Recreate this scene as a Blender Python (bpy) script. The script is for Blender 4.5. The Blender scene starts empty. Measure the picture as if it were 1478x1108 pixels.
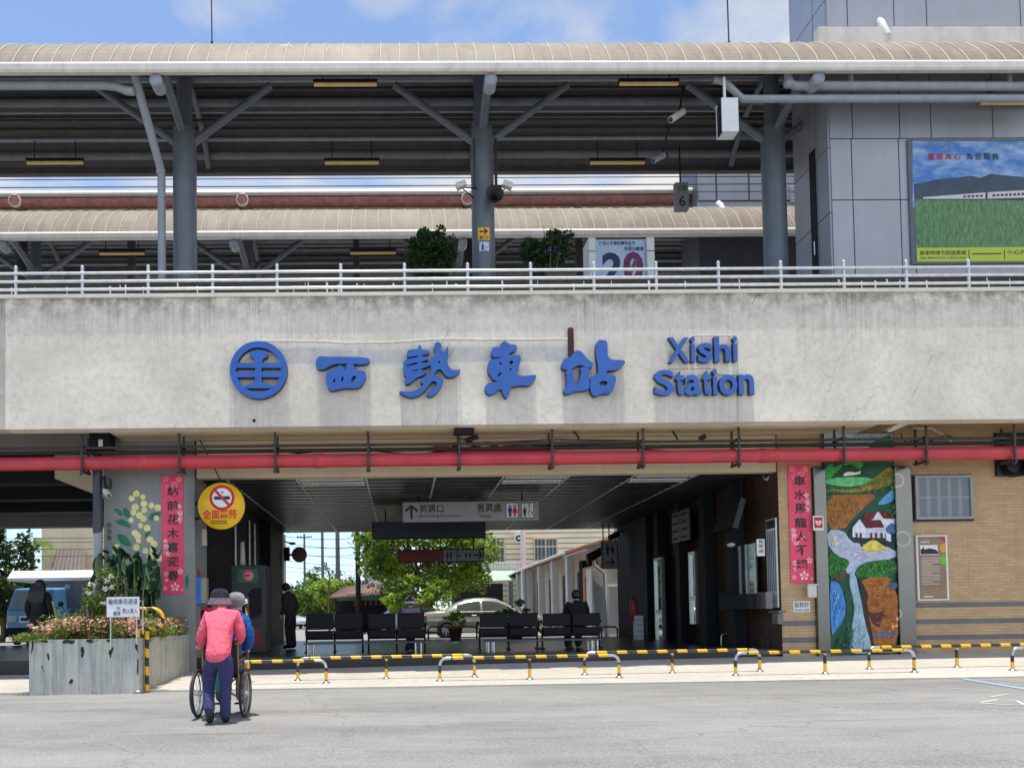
import bpy, bmesh, math, random
from mathutils import Vector, Matrix, noise as mnoise
random.seed(7)
PI = math.pi
sc = bpy.context.scene
COL = sc.collection

# ------------------------------------------------------------------ camera
FPX = 1150.0
YAW, PITCH, ROLL = 0.0180, 0.0315, 0.0148
CAMZ = 1.2
_f = Vector((math.sin(YAW)*math.cos(PITCH), math.cos(YAW)*math.cos(PITCH), math.sin(PITCH)))
_r0 = Vector((math.cos(YAW), -math.sin(YAW), 0)); _u0 = _r0.cross(_f)
_r = math.cos(ROLL)*_r0 - math.sin(ROLL)*_u0
_u = math.cos(ROLL)*_u0 + math.sin(ROLL)*_r0
_d = Vector((_r.y, _u.y, _f.y))
PPX, PPY = 580 - FPX*_d.x/_d.z, 890 + FPX*_d.y/_d.z
CAM = Vector((0, 0, CAMZ))

def ray(x, y):
    return (_r*((x-PPX)/FPX) + _u*((PPY-y)/FPX) + _f)
def P(x, y, Y):
    """point on the vertical plane at distance Y that the survey pixel (x, y) shows"""
    d = ray(x, y); return CAM + d*(Y/d.y)
def PX(x, y, X):
    d = ray(x, y); return CAM + d*(X/d.x)
def Zp(y, Y, x=739): return P(x, y, Y).z
def Xp(x, Y, y=800): return P(x, y, Y).x
def R4(x0, y0, x1, y1, Y):
    """pixel rectangle -> X0, X1, Z0, Z1 on plane Y"""
    a, b, c, d = P(x0, y0, Y), P(x1, y0, Y), P(x0, y1, Y), P(x1, y1, Y)
    return ((a.x+c.x)/2, (b.x+d.x)/2, (c.z+d.z)/2, (a.z+b.z)/2)

cd = bpy.data.cameras.new('camera'); cam = bpy.data.objects.new('camera', cd); COL.objects.link(cam)
cd.sensor_fit = 'HORIZONTAL'; cd.sensor_width = 36; cd.lens = 36*FPX/1478
cd.shift_x = (739-PPX)/1478; cd.shift_y = (PPY-554)/1478
cd.clip_start = .05; cd.clip_end = 4000
cam.matrix_world = Matrix(((_r.x, _u.x, -_f.x, 0), (_r.y, _u.y, -_f.y, 0), (_r.z, _u.z, -_f.z, CAMZ), (0, 0, 0, 1)))
sc.camera = cam

# ------------------------------------------------------------------ materials
def S(r, g, b, k=1.0):
    def l(c):
        c /= 255.0
        return c/12.92 if c <= .04045 else ((c+.055)/1.055)**2.4
    return (l(r)*k, l(g)*k, l(b)*k)
class NT:
    def __init__(s, name):
        s.m = bpy.data.materials.new(name); s.m.use_nodes = True
        s.t = s.m.node_tree; s.b = s.t.nodes['Principled BSDF']
    def n(s, typ, **kw):
        o = s.t.nodes.new('ShaderNode'+typ)
        for k, v in kw.items(): setattr(o, k, v)
        return o
    def l(s, a, b): s.t.links.new(a, b)
    def co(s, scale=(1, 1, 1), world=False):
        if world: c = s.n('NewGeometry').outputs['Position']
        else: c = s.n('TexCoord').outputs['Object']
        mp = s.n('Mapping'); mp.inputs['Scale'].default_value = scale
        s.l(c, mp.inputs['Vector']); return mp.outputs['Vector']
    def noise(s, vec, scale=5, detail=4, rough=.55, dist=0):
        o = s.n('TexNoise'); o.inputs['Scale'].default_value = scale; o.inputs['Detail'].default_value = detail
        o.inputs['Roughness'].default_value = rough; o.inputs['Distortion'].default_value = dist
        s.l(vec, o.inputs['Vector']); return o.outputs['Fac']
    def ramp(s, fac, stops):
        o = s.n('ValToRGB'); e = o.color_ramp.elements
        while len(e) < len(stops): e.new(.5)
        for i, (p, c) in enumerate(stops):
            e[i].position = p; e[i].color = (c, c, c, 1) if not hasattr(c, '__len__') else (*c, 1)
        s.l(fac, o.inputs['Fac']); return o.outputs['Color']
    def mix(s, fac, a, b, mode='MIX'):
        o = s.n('Mix', data_type='RGBA', blend_type=mode)
        for sock, v in ((o.inputs[0], fac), (o.inputs[6], a), (o.inputs[7], b)):
            if hasattr(v, 'node'): s.l(v, sock)
            elif hasattr(v, '__len__'): sock.default_value = (*v, 1)
            else: sock.default_value = v
        return o.outputs[2]
    def math(s, op, a, b=0, clamp=False):
        o = s.n('Math', operation=op, use_clamp=clamp)
        for i, v in enumerate((a, b)):
            if hasattr(v, 'node'): s.l(v, o.inputs[i])
            else: o.inputs[i].default_value = v
        return o.outputs[0]
    def bump(s, h, strength=.3, dist=.02):
        o = s.n('Bump'); o.inputs['Strength'].default_value = strength; o.inputs['Distance'].default_value = dist
        s.l(h, o.inputs['Height']); s.l(o.outputs[0], s.b.inputs['Normal'])
    def fin(s, col, rough=.6, metal=0, spec=.5):
        if hasattr(col, 'node'): s.l(col, s.b.inputs['Base Color'])
        else: s.b.inputs['Base Color'].default_value = (*col, 1)
        if hasattr(rough, 'node'): s.l(rough, s.b.inputs['Roughness'])
        else: s.b.inputs['Roughness'].default_value = rough
        s.b.inputs['Metallic'].default_value = metal
        s.b.inputs['Specular IOR Level'].default_value = spec
        return s.m
def k3(c, k): return tuple(min(1, x*k) for x in c)
def mat(name, col, rough=.6, metal=0, var=.12, scale=4, bump=0, streak=0, spec=.5, world=True, fine=0, dirt=None):
    t = NT(name); v = t.co(world=world)
    f = t.noise(v, scale, 5, .6)
    c = t.mix(t.ramp(f, ((.3, 0.), (.7, 1.))), k3(col, 1-var), k3(col, 1+var))
    if streak:
        sv = t.noise(t.co((7, 7, .35), world), 1.0, 5, .65)
        c = t.mix(t.ramp(sv, ((.48, 0.), (.72, streak))), c, dirt or k3(col, .4))
    if fine:
        g = t.noise(v, scale*25, 3, .6)
        c = t.mix(t.ramp(g, ((.35, 0.), (.65, 1.))), t.mix(fine, c, (0, 0, 0)), c)
    if bump: t.bump(t.noise(v, scale*12, 4, .6), bump, .02)
    rr = t.math('ADD', t.math('MULTIPLY', t.noise(v, scale*2.3, 3), .2), rough-.1, True)
    return t.fin(c, rr, metal, spec)
M = {}
def concrete(name, col, stain=.5, bump=.25):
    t = NT(name); w = t.co(world=True)
    c = t.mix(t.ramp(t.noise(w, .7, 6, .6), ((.3, 0.), (.7, 1.))), k3(col, .86), k3(col, 1.08))
    c = t.mix(t.ramp(t.noise(w, 14, 5, .7), ((.35, .22), (.6, 0.))), c, k3(col, .5))
    st = t.ramp(t.noise(t.co((5, 5, .3), True), 1.3, 6, .7), ((.5, 0.), (.75, 1.)))
    big = t.ramp(t.noise(w, .45, 3), ((.35, 0.), (.65, 1.)))
    c = t.mix(t.math('MULTIPLY', t.math('MULTIPLY', st, big), stain), c, k3(col, .22))
    t.bump(t.noise(w, 30, 5, .65), bump, .02)
    return t.fin(c, .85, 0, .3)
def brick(name, c1, c2, mortar, axis='x', world=True, bw=.22, bh=.065, off=.5):
    t = NT(name)
    g = t.n('NewGeometry').outputs['Position']; sp = t.n('SeparateXYZ'); t.l(g, sp.inputs[0])
    cb = t.n('CombineXYZ'); t.l(sp.outputs[0 if axis == 'x' else 1], cb.inputs[0]); t.l(sp.outputs[2], cb.inputs[1])
    o = t.n('TexBrick', offset=off); t.l(cb.outputs[0], o.inputs['Vector'])
    o.inputs['Scale'].default_value = 1; o.inputs['Brick Width'].default_value = bw; o.inputs['Row Height'].default_value = bh
    o.inputs['Mortar Size'].default_value = .0035; o.inputs['Mortar Smooth'].default_value = .3; o.inputs['Bias'].default_value = -.1
    o.inputs['Color1'].default_value = (*c1, 1); o.inputs['Color2'].default_value = (*c2, 1); o.inputs['Mortar'].default_value = (*mortar, 1)
    w = t.co(world=True)
    c = t.mix(t.ramp(t.noise(w, 1.1, 5, .6), ((.35, .25), (.65, 0.))), o.outputs['Color'], k3(c1, .55))
    c = t.mix(t.ramp(t.noise(t.co((6, 6, .4), True), 1, 5, .7), ((.55, 0.), (.8, .4))), c, k3(c1, .4))
    t.bump(t.math('SUBTRACT', 1, o.outputs['Fac']), .4, .006)
    return t.fin(c, .55, 0, .4)
def stripes(name, ca, cb, period, axis=0, duty=.5, skew=.35):
    t = NT(name); c = t.n('TexCoord').outputs['Object']; sp = t.n('SeparateXYZ'); t.l(c, sp.inputs[0])
    u = t.math('ADD', t.math('MULTIPLY', sp.outputs[axis], 1/period), t.math('MULTIPLY', sp.outputs[2 if axis == 0 else 0], skew/period))
    fr = t.math('FRACT', t.math('ADD', u, 50))
    k = t.math('GREATER_THAN', fr, duty)
    col = t.mix(k, ca, cb)
    wv = t.co()
    col = t.mix(t.ramp(t.noise(wv, 22, 5, .7), ((.55, 0.), (.68, .55))), col, (.12, .11, .1))
    return t.fin(col, .4, 0, .5)
def leafmat(name, col, var=.35):
    t = NT(name)
    v = t.co(world=True)
    f = t.noise(v, 9, 3)
    g = t.n('NewGeometry').outputs['Random Per Island']
    c = t.mix(t.math('MULTIPLY', g, 1), k3(col, 1-var), k3(col, 1+var))
    c = t.mix(t.ramp(f, ((.35, .35), (.65, 0.))), c, (col[0]*1.3, col[1]*1.1, col[2]*.6))
    t.fin(c, .5, 0, .35)
    tr = t.n('BsdfTranslucent'); t.l(c, tr.inputs[0])
    mx = t.n('MixShader'); mx.inputs[0].default_value = .3
    t.l(t.b.outputs[0], mx.inputs[1]); t.l(tr.outputs[0], mx.inputs[2])
    t.l(mx.outputs[0], t.t.nodes['Material Output'].inputs['Surface'])
    return t.m
def glassmat(name, col, rough=.05):
    return mat(name, col, rough, 0, .15, 2, spec=.9)

# ------------------------------------------------------------------ mesh builder
class MB:
    def __init__(s, m=None):
        s.v, s.f, s.mi, s.sm, s.mats = [], [], [], [], []
        s.cur = 0
        if m: s.use(m)
    def use(s, m):
        if m not in s.mats: s.mats.append(m)
        s.cur = s.mats.index(m); return s
    def add(s, vs, fs, smooth=False):
        o = len(s.v); s.v += [tuple(p) for p in vs]
        for f in fs:
            s.f.append([i+o for i in f]); s.mi.append(s.cur); s.sm.append(smooth)
        return s
    def box(s, x0, x1, y0, y1, z0, z1, rot=None, at=None):
        vs = [(x, y, z) for x in (x0, x1) for y in (y0, y1) for z in (z0, z1)]
        if rot is not None:
            m = Matrix.Rotation(rot[1], 3, rot[0]); c = Vector(at) if at else Vector(((x0+x1)/2, (y0+y1)/2, (z0+z1)/2))
            vs = [tuple(m @ (Vector(v)-c)+c) for v in vs]
        return s.add(vs, [(0, 1, 3, 2), (4, 6, 7, 5), (0, 4, 5, 1), (2, 3, 7, 6), (0, 2, 6, 4), (1, 5, 7, 3)])
    def bevbox(s, x0, x1, y0, y1, z0, z1, r):
        """box whose 12 edges are chamfered by r"""
        bm = bmesh.new(); bmesh.ops.create_cube(bm, size=1)
        for v in bm.verts: v.co = Vector((x0+(v.co.x+.5)*(x1-x0), y0+(v.co.y+.5)*(y1-y0), z0+(v.co.z+.5)*(z1-z0)))
        bmesh.ops.bevel(bm, geom=bm.edges[:], offset=r, segments=2, profile=.5, affect='EDGES')
        bm.verts.index_update()
        s.add([v.co for v in bm.verts], [[v.index for v in f.verts] for f in bm.faces]); bm.free(); return s
    def tube(s, pts, r, n=10, caps=True, closed=False):
        pts = [Vector(p) for p in pts]; m = len(pts)
        rs = r if isinstance(r, (list, tuple)) else [r]*m
        tan = []
        for i in range(m):
            if closed: d = pts[(i+1) % m]-pts[i-1]
            else: d = pts[min(i+1, m-1)]-pts[max(i-1, 0)]
            tan.append(d.normalized())
        a = tan[0].orthogonal().normalized() if abs(tan[0].z) > .9 else tan[0].cross(Vector((0, 0, 1))).normalized()
        rings = []
        for i in range(m):
            a = (a - tan[i]*a.dot(tan[i])).normalized(); b = tan[i].cross(a)
            rings.append([pts[i]+(a*math.cos(2*PI*k/n)+b*math.sin(2*PI*k/n))*rs[i] for k in range(n)])
        vs = [p for q in rings for p in q]; fs = []
        for i in range(m if closed else m-1):
            j = (i+1) % m
            for k in range(n):
                fs.append((i*n+k, i*n+(k+1) % n, j*n+(k+1) % n, j*n+k))
        s.add(vs, fs, True)
        if caps and not closed:
            s.add(rings[0], [list(range(n))[::-1]]); s.add(rings[-1], [list(range(n))])
        return s
    def prism(s, poly, y0, y1):
        """outline in X-Z pulled from y0 back to y1"""
        n = len(poly)
        vs = [(x, y0, z) for x, z in poly]+[(x, y1, z) for x, z in poly]
        fs = [list(range(n)), list(range(n, 2*n))[::-1]]+[(i, i+n, (i+1) % n+n, (i+1) % n) for i in range(n)]
        return s.add(vs, fs)
    def prismx(s, poly, x0, x1):
        """outline in Y-Z pulled from x0 to x1"""
        n = len(poly)
        vs = [(x0, y, z) for y, z in poly]+[(x1, y, z) for y, z in poly]
        fs = [list(range(n)), list(range(n, 2*n))[::-1]]+[(i, i+n, (i+1) % n+n, (i+1) % n) for i in range(n)]
        return s.add(vs, fs)
    def ell(s, c, r, nu=14, nv=9, rot=None):
        c = Vector(c); r = r if hasattr(r, '__len__') else (r, r, r)
        vs = [Vector((0, 0, -1))]; fs = []
        for j in range(1, nv):
            t = PI*j/nv-PI/2
            for i in range(nu):
                a = 2*PI*i/nu; vs.append(Vector((math.cos(t)*math.cos(a), math.cos(t)*math.sin(a), math.sin(t))))
        vs.append(Vector((0, 0, 1)))
        for i in range(nu):
            fs.append((0, 1+(i+1) % nu, 1+i))
            for j in range(nv-2):
                b = 1+j*nu; fs.append((b+i, b+(i+1) % nu, b+nu+(i+1) % nu, b+nu+i))
            fs.append((len(vs)-1, 1+(nv-2)*nu+i, 1+(nv-2)*nu+(i+1) % nu))
        out = []
        for v in vs:
            w = Vector((v.x*r[0], v.y*r[1], v.z*r[2]))
            if rot: w = Matrix.Rotation(rot[1], 3, rot[0]) @ w
            out.append(c+w)
        return s.add(out, fs, True)
    def lathe(s, c, prof, n=16, axis='z'):
        c = Vector(c); vs = []; fs = []
        for rr, h in prof:
            for k in range(n):
                a = 2*PI*k/n
                p = (rr*math.cos(a), rr*math.sin(a), h)
                if axis == 'y': p = (p[0], p[2], p[1])
                if axis == 'x': p = (p[2], p[0], p[1])
                vs.append(c+Vector(p))
        for i in range(len(prof)-1):
            for k in range(n):
                fs.append((i*n+k, i*n+(k+1) % n, (i+1)*n+(k+1) % n, (i+1)*n+k))
        return s.add(vs, fs, True)
    def quad(s, a, b, c, d): return s.add([a, b, c, d], [(0, 1, 2, 3)])
    def build(s, name, parent=None, org=None, fix=True):
        me = bpy.data.meshes.new(name)
        if parent is not None:
            r = parent
            while r.parent: r = r.parent
            o3 = r.location
        elif org is not None: o3 = Vector(org)
        else:
            xs = [p[0] for p in s.v]; ys = [p[1] for p in s.v]; zs = [p[2] for p in s.v]
            o3 = Vector(((min(xs)+max(xs))/2, (min(ys)+max(ys))/2, min(zs)))
        me.from_pydata([(p[0]-o3[0], p[1]-o3[1], p[2]-o3[2]) for p in s.v], [], s.f)
        for m in s.mats: me.materials.append(m)
        me.polygons.foreach_set('material_index', s.mi); me.polygons.foreach_set('use_smooth', s.sm)
        if fix:
            bm = bmesh.new(); bm.from_mesh(me); bmesh.ops.recalc_face_normals(bm, faces=bm.faces[:]); bm.to_mesh(me); bm.free()
        me.update()
        o = bpy.data.objects.new(name, me); COL.objects.link(o)
        if parent is not None: o.parent = parent
        else: o.location = o3
        return o
def tag(o, label=None, cat=None, group=None, kind=None):
    if label: o['label'] = label
    if cat: o['category'] = cat
    if group: o['group'] = group
    if kind: o['kind'] = kind
    return o
def thing(name, label, cat, loc, group=None):
    o = bpy.data.objects.new(name, None); COL.objects.link(o); o.location = loc; o.empty_display_size = .1
    return tag(o, label, cat, group)
def single(mb, name, label, cat, group=None, org=None):
    return tag(mb.build(name, org=org), label, cat, group)
def struct(mb, name): return tag(mb.build(name, org=(0, 0, 0)), kind='structure')
def kids(o): return [c for c in bpy.data.objects if c.parent == o]
def copy_tree(o, parent=None):
    c = o.copy(); COL.objects.link(c)
    if parent: c.parent = parent
    for ch in kids(o): copy_tree(ch, c)
    return c
_tmp = bpy.data.collections.new('scratch'); sc.collection.children.link(_tmp)
def curve_mesh(cu):
    o = bpy.data.objects.new('scratch', cu); _tmp.objects.link(o)
    bpy.context.view_layer.update()
    dg = bpy.context.evaluated_depsgraph_get()
    me = bpy.data.meshes.new_from_object(o.evaluated_get(dg), depsgraph=dg)
    vs = [tuple(v.co) for v in me.vertices]; fs = [list(p.vertices) for p in me.polygons]
    bpy.data.objects.remove(o); bpy.data.curves.remove(cu); bpy.data.meshes.remove(me)
    return vs, fs
_tc = {}
def text_geo(s, depth=0, bold=0):
    k = (s, depth, bold)
    if k not in _tc:
        cu = bpy.data.curves.new('t', 'FONT'); cu.body = s; cu.size = 1; cu.extrude = depth; cu.offset = bold; cu.resolution_u = 3
        _tc[k] = curve_mesh(cu)
    return _tc[k]
def text(mb, s, x0, x1, z0, z1, y, th=.003, bold=.0, keep=False, yaxis=False):
    """lettering that fills the box x0..x1, z0..z1; front at y, thickness th"""
    vs, fs = text_geo(s, .5, bold)
    if not vs: return
    ax = min(v[0] for v in vs); bx = max(v[0] for v in vs); ay = min(v[1] for v in vs); by = max(v[1] for v in vs)
    sx = (x1-x0)/max(1e-6, bx-ax); sz = (z1-z0)/max(1e-6, by-ay)
    ox, oz = x0, z0
    if keep:
        k = min(abs(sx), sz); ox += ((x1-x0)-math.copysign(k, sx)*(bx-ax))/2; oz += ((z1-z0)-k*(by-ay))/2; sx, sz = math.copysign(k, sx), k
    out = []
    for v in vs:
        p = ox+(v[0]-ax)*sx, oz+(v[1]-ay)*sz, (v[2]+.5)*th
        out.append((p[0], y+th-p[2], p[1]) if not yaxis else (y+th-p[2] if yaxis > 0 else y-th+p[2], p[0], p[1]))
    mb.add(out, fs)
def chaikin(p, n=2):
    for _ in range(n):
        q = []
        for i in range(len(p)):
            a, b = p[i], p[(i+1) % len(p)]
            q += [(a[0]*.75+b[0]*.25, a[1]*.75+b[1]*.25), (a[0]*.25+b[0]*.75, a[1]*.25+b[1]*.75)]
        p = q
    return p
def outline(mb, loops, y, th, smooth=2):
    """closed outlines in X-Z (later ones inside the first are holes), front at y"""
    cu = bpy.data.curves.new('o', 'CURVE'); cu.dimensions = '2D'; cu.fill_mode = 'BOTH'; cu.extrude = .5
    for lp in loops:
        lp = chaikin(lp, smooth)
        sp = cu.splines.new('POLY'); sp.points.add(len(lp)-1)
        for i, q in enumerate(lp): sp.points[i].co = (q[0], q[1], 0, 1)
        sp.use_cyclic_u = True
    vs, fs = curve_mesh(cu)
    mb.add([(v[0], y+th*(.5-v[2]), v[1]) for v in vs], fs)
def pxloop(pts, Y, org=(0, 0), k=1.0):
    r = []
    for x, y in pts:
        p = P(org[0]+x*k, org[1]+y*k, Y); r.append((p.x, p.z))
    return r
def leaves(mb, c, r, n, size, clumps=0, up=.3, asp=.55, shell=.35):
    """many leaf faces in clumps through an ellipsoid"""
    c = Vector(c); cl = []
    if clumps:
        for _ in range(clumps):
            while True:
                p = Vector((random.uniform(-1, 1), random.uniform(-1, 1), random.uniform(-1, 1)))
                if shell < p.length < 1: break
            cl.append((p, random.uniform(.18, .34)))
    vs = []; fs = []
    for i in range(n):
        if cl:
            q, s = random.choice(cl); d = Vector((random.gauss(0, 1), random.gauss(0, 1), random.gauss(0, 1)))
            p = q+d.normalized()*s*random.random()**.4
        else:
            while True:
                p = Vector((random.uniform(-1, 1), random.uniform(-1, 1), random.uniform(-1, 1)))
                if p.length < 1: break
        p = c+Vector((p.x*r[0], p.y*r[1], p.z*r[2]))
        a = Vector((random.gauss(0, 1), random.gauss(0, 1), random.gauss(0, .6))).normalized()
        nrm = Vector((random.gauss(0, 1), random.gauss(0, 1), random.gauss(up*2, 1)))
        b = a.cross(nrm).normalized()
        L = size*random.uniform(.6, 1.3); w = L*asp*.5; nn = b.cross(a)*L*.12
        o = len(vs)
        vs += [p-a*L*.5, p+b*w+nn, p+a*L*.5, p-b*w+nn]; fs.append((o, o+1, o+2, o+3))
    mb.add(vs, fs)
def skin(name, pts, edges, m, parent=None, sub=2, extra=None, org=None, fold=0):
    """one continuous tapered surface grown round a skeleton; pts: (co, r) or (co, rx, ry)"""
    me = bpy.data.meshes.new('s'); me.from_pydata([p[0] for p in pts], edges, [])
    o = bpy.data.objects.new('scratch', me); _tmp.objects.link(o)
    sk = o.modifiers.new('s', 'SKIN'); sk.use_smooth_shade = True
    for i, p in enumerate(pts):
        d = me.skin_vertices[0].data[i]; d.radius = (p[1], p[2] if len(p) > 2 else p[1]); d.use_root = (i == 0)
    ss = o.modifiers.new('u', 'SUBSURF'); ss.levels = sub; ss.render_levels = sub
    bpy.context.view_layer.update()
    dg = bpy.context.evaluated_depsgraph_get()
    r = bpy.data.meshes.new_from_object(o.evaluated_get(dg), depsgraph=dg)
    mb = MB(m); vv = []
    for v in r.vertices:
        c = v.co.copy()
        if fold:
            q = mnoise.noise(Vector((c.x*9, c.y*9, c.z*17+c.x*12)))+.6*mnoise.noise(Vector((c.x*21, c.y*21, c.z*30-c.x*14)))
            c += v.normal*fold*(1-2*abs(q))
        vv.append(tuple(c))
    mb.add(vv, [list(p.vertices) for p in r.polygons], True)
    bpy.data.objects.remove(o); bpy.data.meshes.remove(r)
    if extra: extra(mb)
    return mb.build(name, parent, org)

# ------------------------------------------------------------------ shared materials
M['asphalt'] = None
def mk():
    t = NT('worn_asphalt'); w = t.co(world=True)
    base = S(150, 148, 143)
    c = t.mix(t.ramp(t.noise(w, .5, 5, .6), ((.3, 0.), (.7, 1.))), k3(base, .84), k3(base, 1.1))
    c = t.mix(t.ramp(t.noise(w, 26, 3, .8), ((.38, .5), (.54, 0.))), c, (.09, .09, .088))
    c = t.mix(t.ramp(t.noise(w, 60, 2, .8), ((.4, .5), (.5, 0.))), c, (.08, .08, .08))
    c = t.mix(t.ramp(t.noise(w, 38, 2, .8), ((.55, 0.), (.66, .5))), c, (.5, .49, .47))
    c = t.mix(t.ramp(t.noise(w, 2.2, 5, .7), ((.5, 0.), (.68, .35))), c, (.15, .145, .14))
    c = t.mix(t.ramp(t.noise(t.co((.25, .9, 1), True), .5, 6, .65), ((.44, .28), (.56, 0.))), c, (.44, .43, .41))
    c = t.mix(t.ramp(t.noise(w, .9, 3, .5, .3), ((.68, 0.), (.73, .4))), c, (.1, .098, .095))
    c = t.mix(t.ramp(t.noise(t.co((.12, 5, 1), True), 1.0, 4, .6, .4), ((.62, 0.), (.68, .35))), c, (.1, .1, .1))
    c = t.mix(t.ramp(t.noise(t.co((.35, 2.2, 1), True), 1.1, 5, .6), ((.55, 0.), (.72, .3))), c, (.16, .155, .15))
    v = t.n('TexVoronoi', feature='DISTANCE_TO_EDGE'); v.inputs['Scale'].default_value = .33
    vv = t.n('Mapping'); vw = t.noise(w, 2.0, 4)
    ad = t.n('VectorMath', operation='ADD'); t.l(w, ad.inputs[0])
    cc = t.n('CombineXYZ'); t.l(t.math('MULTIPLY', vw, .9), cc.inputs[0]); t.l(t.math('MULTIPLY', vw, -.7), cc.inputs[1]); t.l(cc.outputs[0], ad.inputs[1])
    t.l(ad.outputs[0], v.inputs['Vector'])
    c = t.mix(t.ramp(v.outputs['Distance'], ((0., .45), (.004, 0.))), c, (.08, .08, .08))
    t.bump(t.noise(w, 70, 4, .7), .5, .012)
    M['asphalt'] = t.fin(c, .9, 0, .25)
mk()
M['apron'] = concrete('pale_paving', S(196, 190, 178), .5)
M['floor'] = mat('dark_floor', S(38, 38, 42), .3, 0, .25, 1.5, .05, 0, .5)
M['conc'] = concrete('weathered_concrete', S(198, 194, 188), .55)
M['conc_dark'] = concrete('grimy_concrete', S(62, 60, 58), 1.0)
M['conc_grey'] = concrete('painted_grey_concrete', S(146, 148, 148), .3, .1)
M['beige'] = mat('beige_paint', S(210, 194, 164), .7, 0, .06, 2, .1, .15)
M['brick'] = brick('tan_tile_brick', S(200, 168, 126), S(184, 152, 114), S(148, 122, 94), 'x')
M['brickside'] = brick('brown_shade_brick', S(78, 58, 44), S(68, 50, 40), S(48, 38, 32), 'y')
M['greytile'] = brick('grey_tile_band', S(112, 112, 116), S(100, 102, 108), S(140, 132, 120), 'x', bh=.2, bw=.3)
M['dark'] = mat('dark_paint', S(30, 32, 37), .65, 0, .2, 3, .05, 0, .25)
M['black'] = mat('black_paint', S(22, 23, 26), .5, 0, .2, 4)
M['slat'] = mat('dark_slats', S(46, 45, 48), .32, 0, .25, 2)
M['steel'] = mat('brushed_steel', (.55, .56, .57), .32, 1, .1, 8)
M['stripmetal'] = mat('pale_ceiling_strip', S(206, 208, 210), .5, 0, .1, 5)
M['galv'] = mat('galvanised_steel', (.62, .64, .66), .45, .75, .15, 9)
M['red'] = mat('red_pipe_paint', S(198, 62, 74), .45, 0, .16, 2.2, .08, .4, dirt=S(150, 70, 74))
M['conduit'] = mat('dark_conduit', S(62, 58, 56), .5, .2, .25, 5)
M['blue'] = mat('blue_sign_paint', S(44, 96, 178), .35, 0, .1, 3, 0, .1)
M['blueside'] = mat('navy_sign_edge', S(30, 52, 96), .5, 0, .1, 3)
M['white'] = mat('white_paint', (.75, .75, .74), .5, 0, .06, 5)
M['offwhite'] = mat('offwhite_plastic', (.62, .61, .56), .5, 0, .1, 5)
M['yellow'] = mat('yellow_paint', S(240, 186, 30), .45, 0, .08, 6)
M['ltyellow'] = mat('yellowed_lamp_cover', S(228, 196, 128), .5, 0, .1, 5)
M['text'] = mat('black_lettering', (.03, .03, .035), .6, 0, .05, 5)
M['wtext'] = mat('white_lettering', (.8, .8, .8), .6, 0, .03, 5)
M['rtext'] = mat('red_lettering', S(200, 40, 40), .6, 0, .03, 5)
M['stripe'] = stripes('hazard_stripes', S(246, 190, 22), (.025, .025, .025), .37, 0, .5)
M['stripev'] = stripes('hazard_stripes_upright', S(240, 180, 26), (.025, .025, .025), .3, 2, .5)
M['column'] = mat('blue_grey_column_paint', S(104, 112, 121), .4, 0, .12, 2.5, .03, .25)
M['pipegrey'] = mat('grey_pipe', S(150, 156, 166), .5, 0, .12, 4, 0, .2)
M['purlin'] = mat('grey_purlin', S(120, 122, 128), .5, 0, .2, 3, 0, .3)
M['rust'] = mat('rusty_red_beam', S(140, 92, 82), .7, 0, .35, 6, .1, .4)
M['under'] = mat('brown_roof_underside', S(84, 80, 78), .6, 0, .2, 4, 0, .2)
M['gutter'] = mat('pale_gutter', S(214, 208, 198), .5, 0, .1, 3, 0, .25)
def mk():
    t = NT('weathered_roof_sheet'); w = t.co(world=True)
    base = S(148, 135, 118)
    c = t.mix(t.ramp(t.noise(w, .8, 6, .6), ((.3, 0.), (.7, 1.))), k3(base, .75), k3(base, 1.12))
    c = t.mix(t.ramp(t.noise(t.co((3.5, .5, .5), True), 1.6, 6, .75), ((.46, 0.), (.72, .75))), c, S(104, 82, 68))
    c = t.mix(t.ramp(t.noise(t.co((.55, .3, .3), True), 1.3, 4, .6), ((.42, .35), (.58, 0.))), c, S(122, 108, 92))
    c = t.mix(t.ramp(t.noise(t.co((.8, .5, .5), True), 1.1, 4, .6), ((.66, 0.), (.74, .7))), c, S(206, 194, 172))
    wv = t.n('TexWave', wave_type='BANDS', bands_direction='Z'); wv.inputs['Scale'].default_value = 5.5; t.l(w, wv.inputs['Vector'])
    c = t.mix(t.ramp(wv.outputs['Fac'], ((.0, .3), (.25, 0.))), c, k3(base, .45))
    t.bump(wv.outputs['Fac'], .4, .01)
    M['roof'] = t.fin(c, .65, 0, .4)
mk()
M['panel'] = mat('lavender_grey_cladding', S(163, 166, 175), .38, .25, .07, .8, 0, .12)
M['paneldk'] = mat('dark_joint', S(96, 100, 112), .6, 0, .1, 3)
M['seam'] = mat('roof_seam', S(186, 176, 156), .6, 0, .2, 3, 0, .3)
M['dullsteel'] = mat('dull_steel', (.16, .16, .17), .45, .6, .15, 6)
M['skin'] = mat('skin', S(196, 150, 122), .55, 0, .06, 10)
M['hair'] = mat('black_hair', (.012, .011, .011), .5, 0, .3, 20)
M['rubber'] = mat('black_rubber', (.02, .02, .02), .7, 0, .2, 9)
M['glass'] = glassmat('dark_glass', (.05, .06, .07))
M['trunk'] = mat('bark', S(110, 92, 72), .9, 0, .3, 6, .3)
M['leaf1'] = leafmat('bright_leaf', (.27, .40, .045))
M['leaf2'] = leafmat('mid_leaf', (.07, .14, .025))
M['leaf3'] = leafmat('dark_leaf', (.03, .07, .025))
M['tin'] = mat('zinc_sheet', S(180, 184, 188), .45, .3, .12, 2, 0, .3)
SUN_E, SKY_E, EXPO, SKYOFF = 3.2, .15, .6, (.3, .2, .1)
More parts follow.
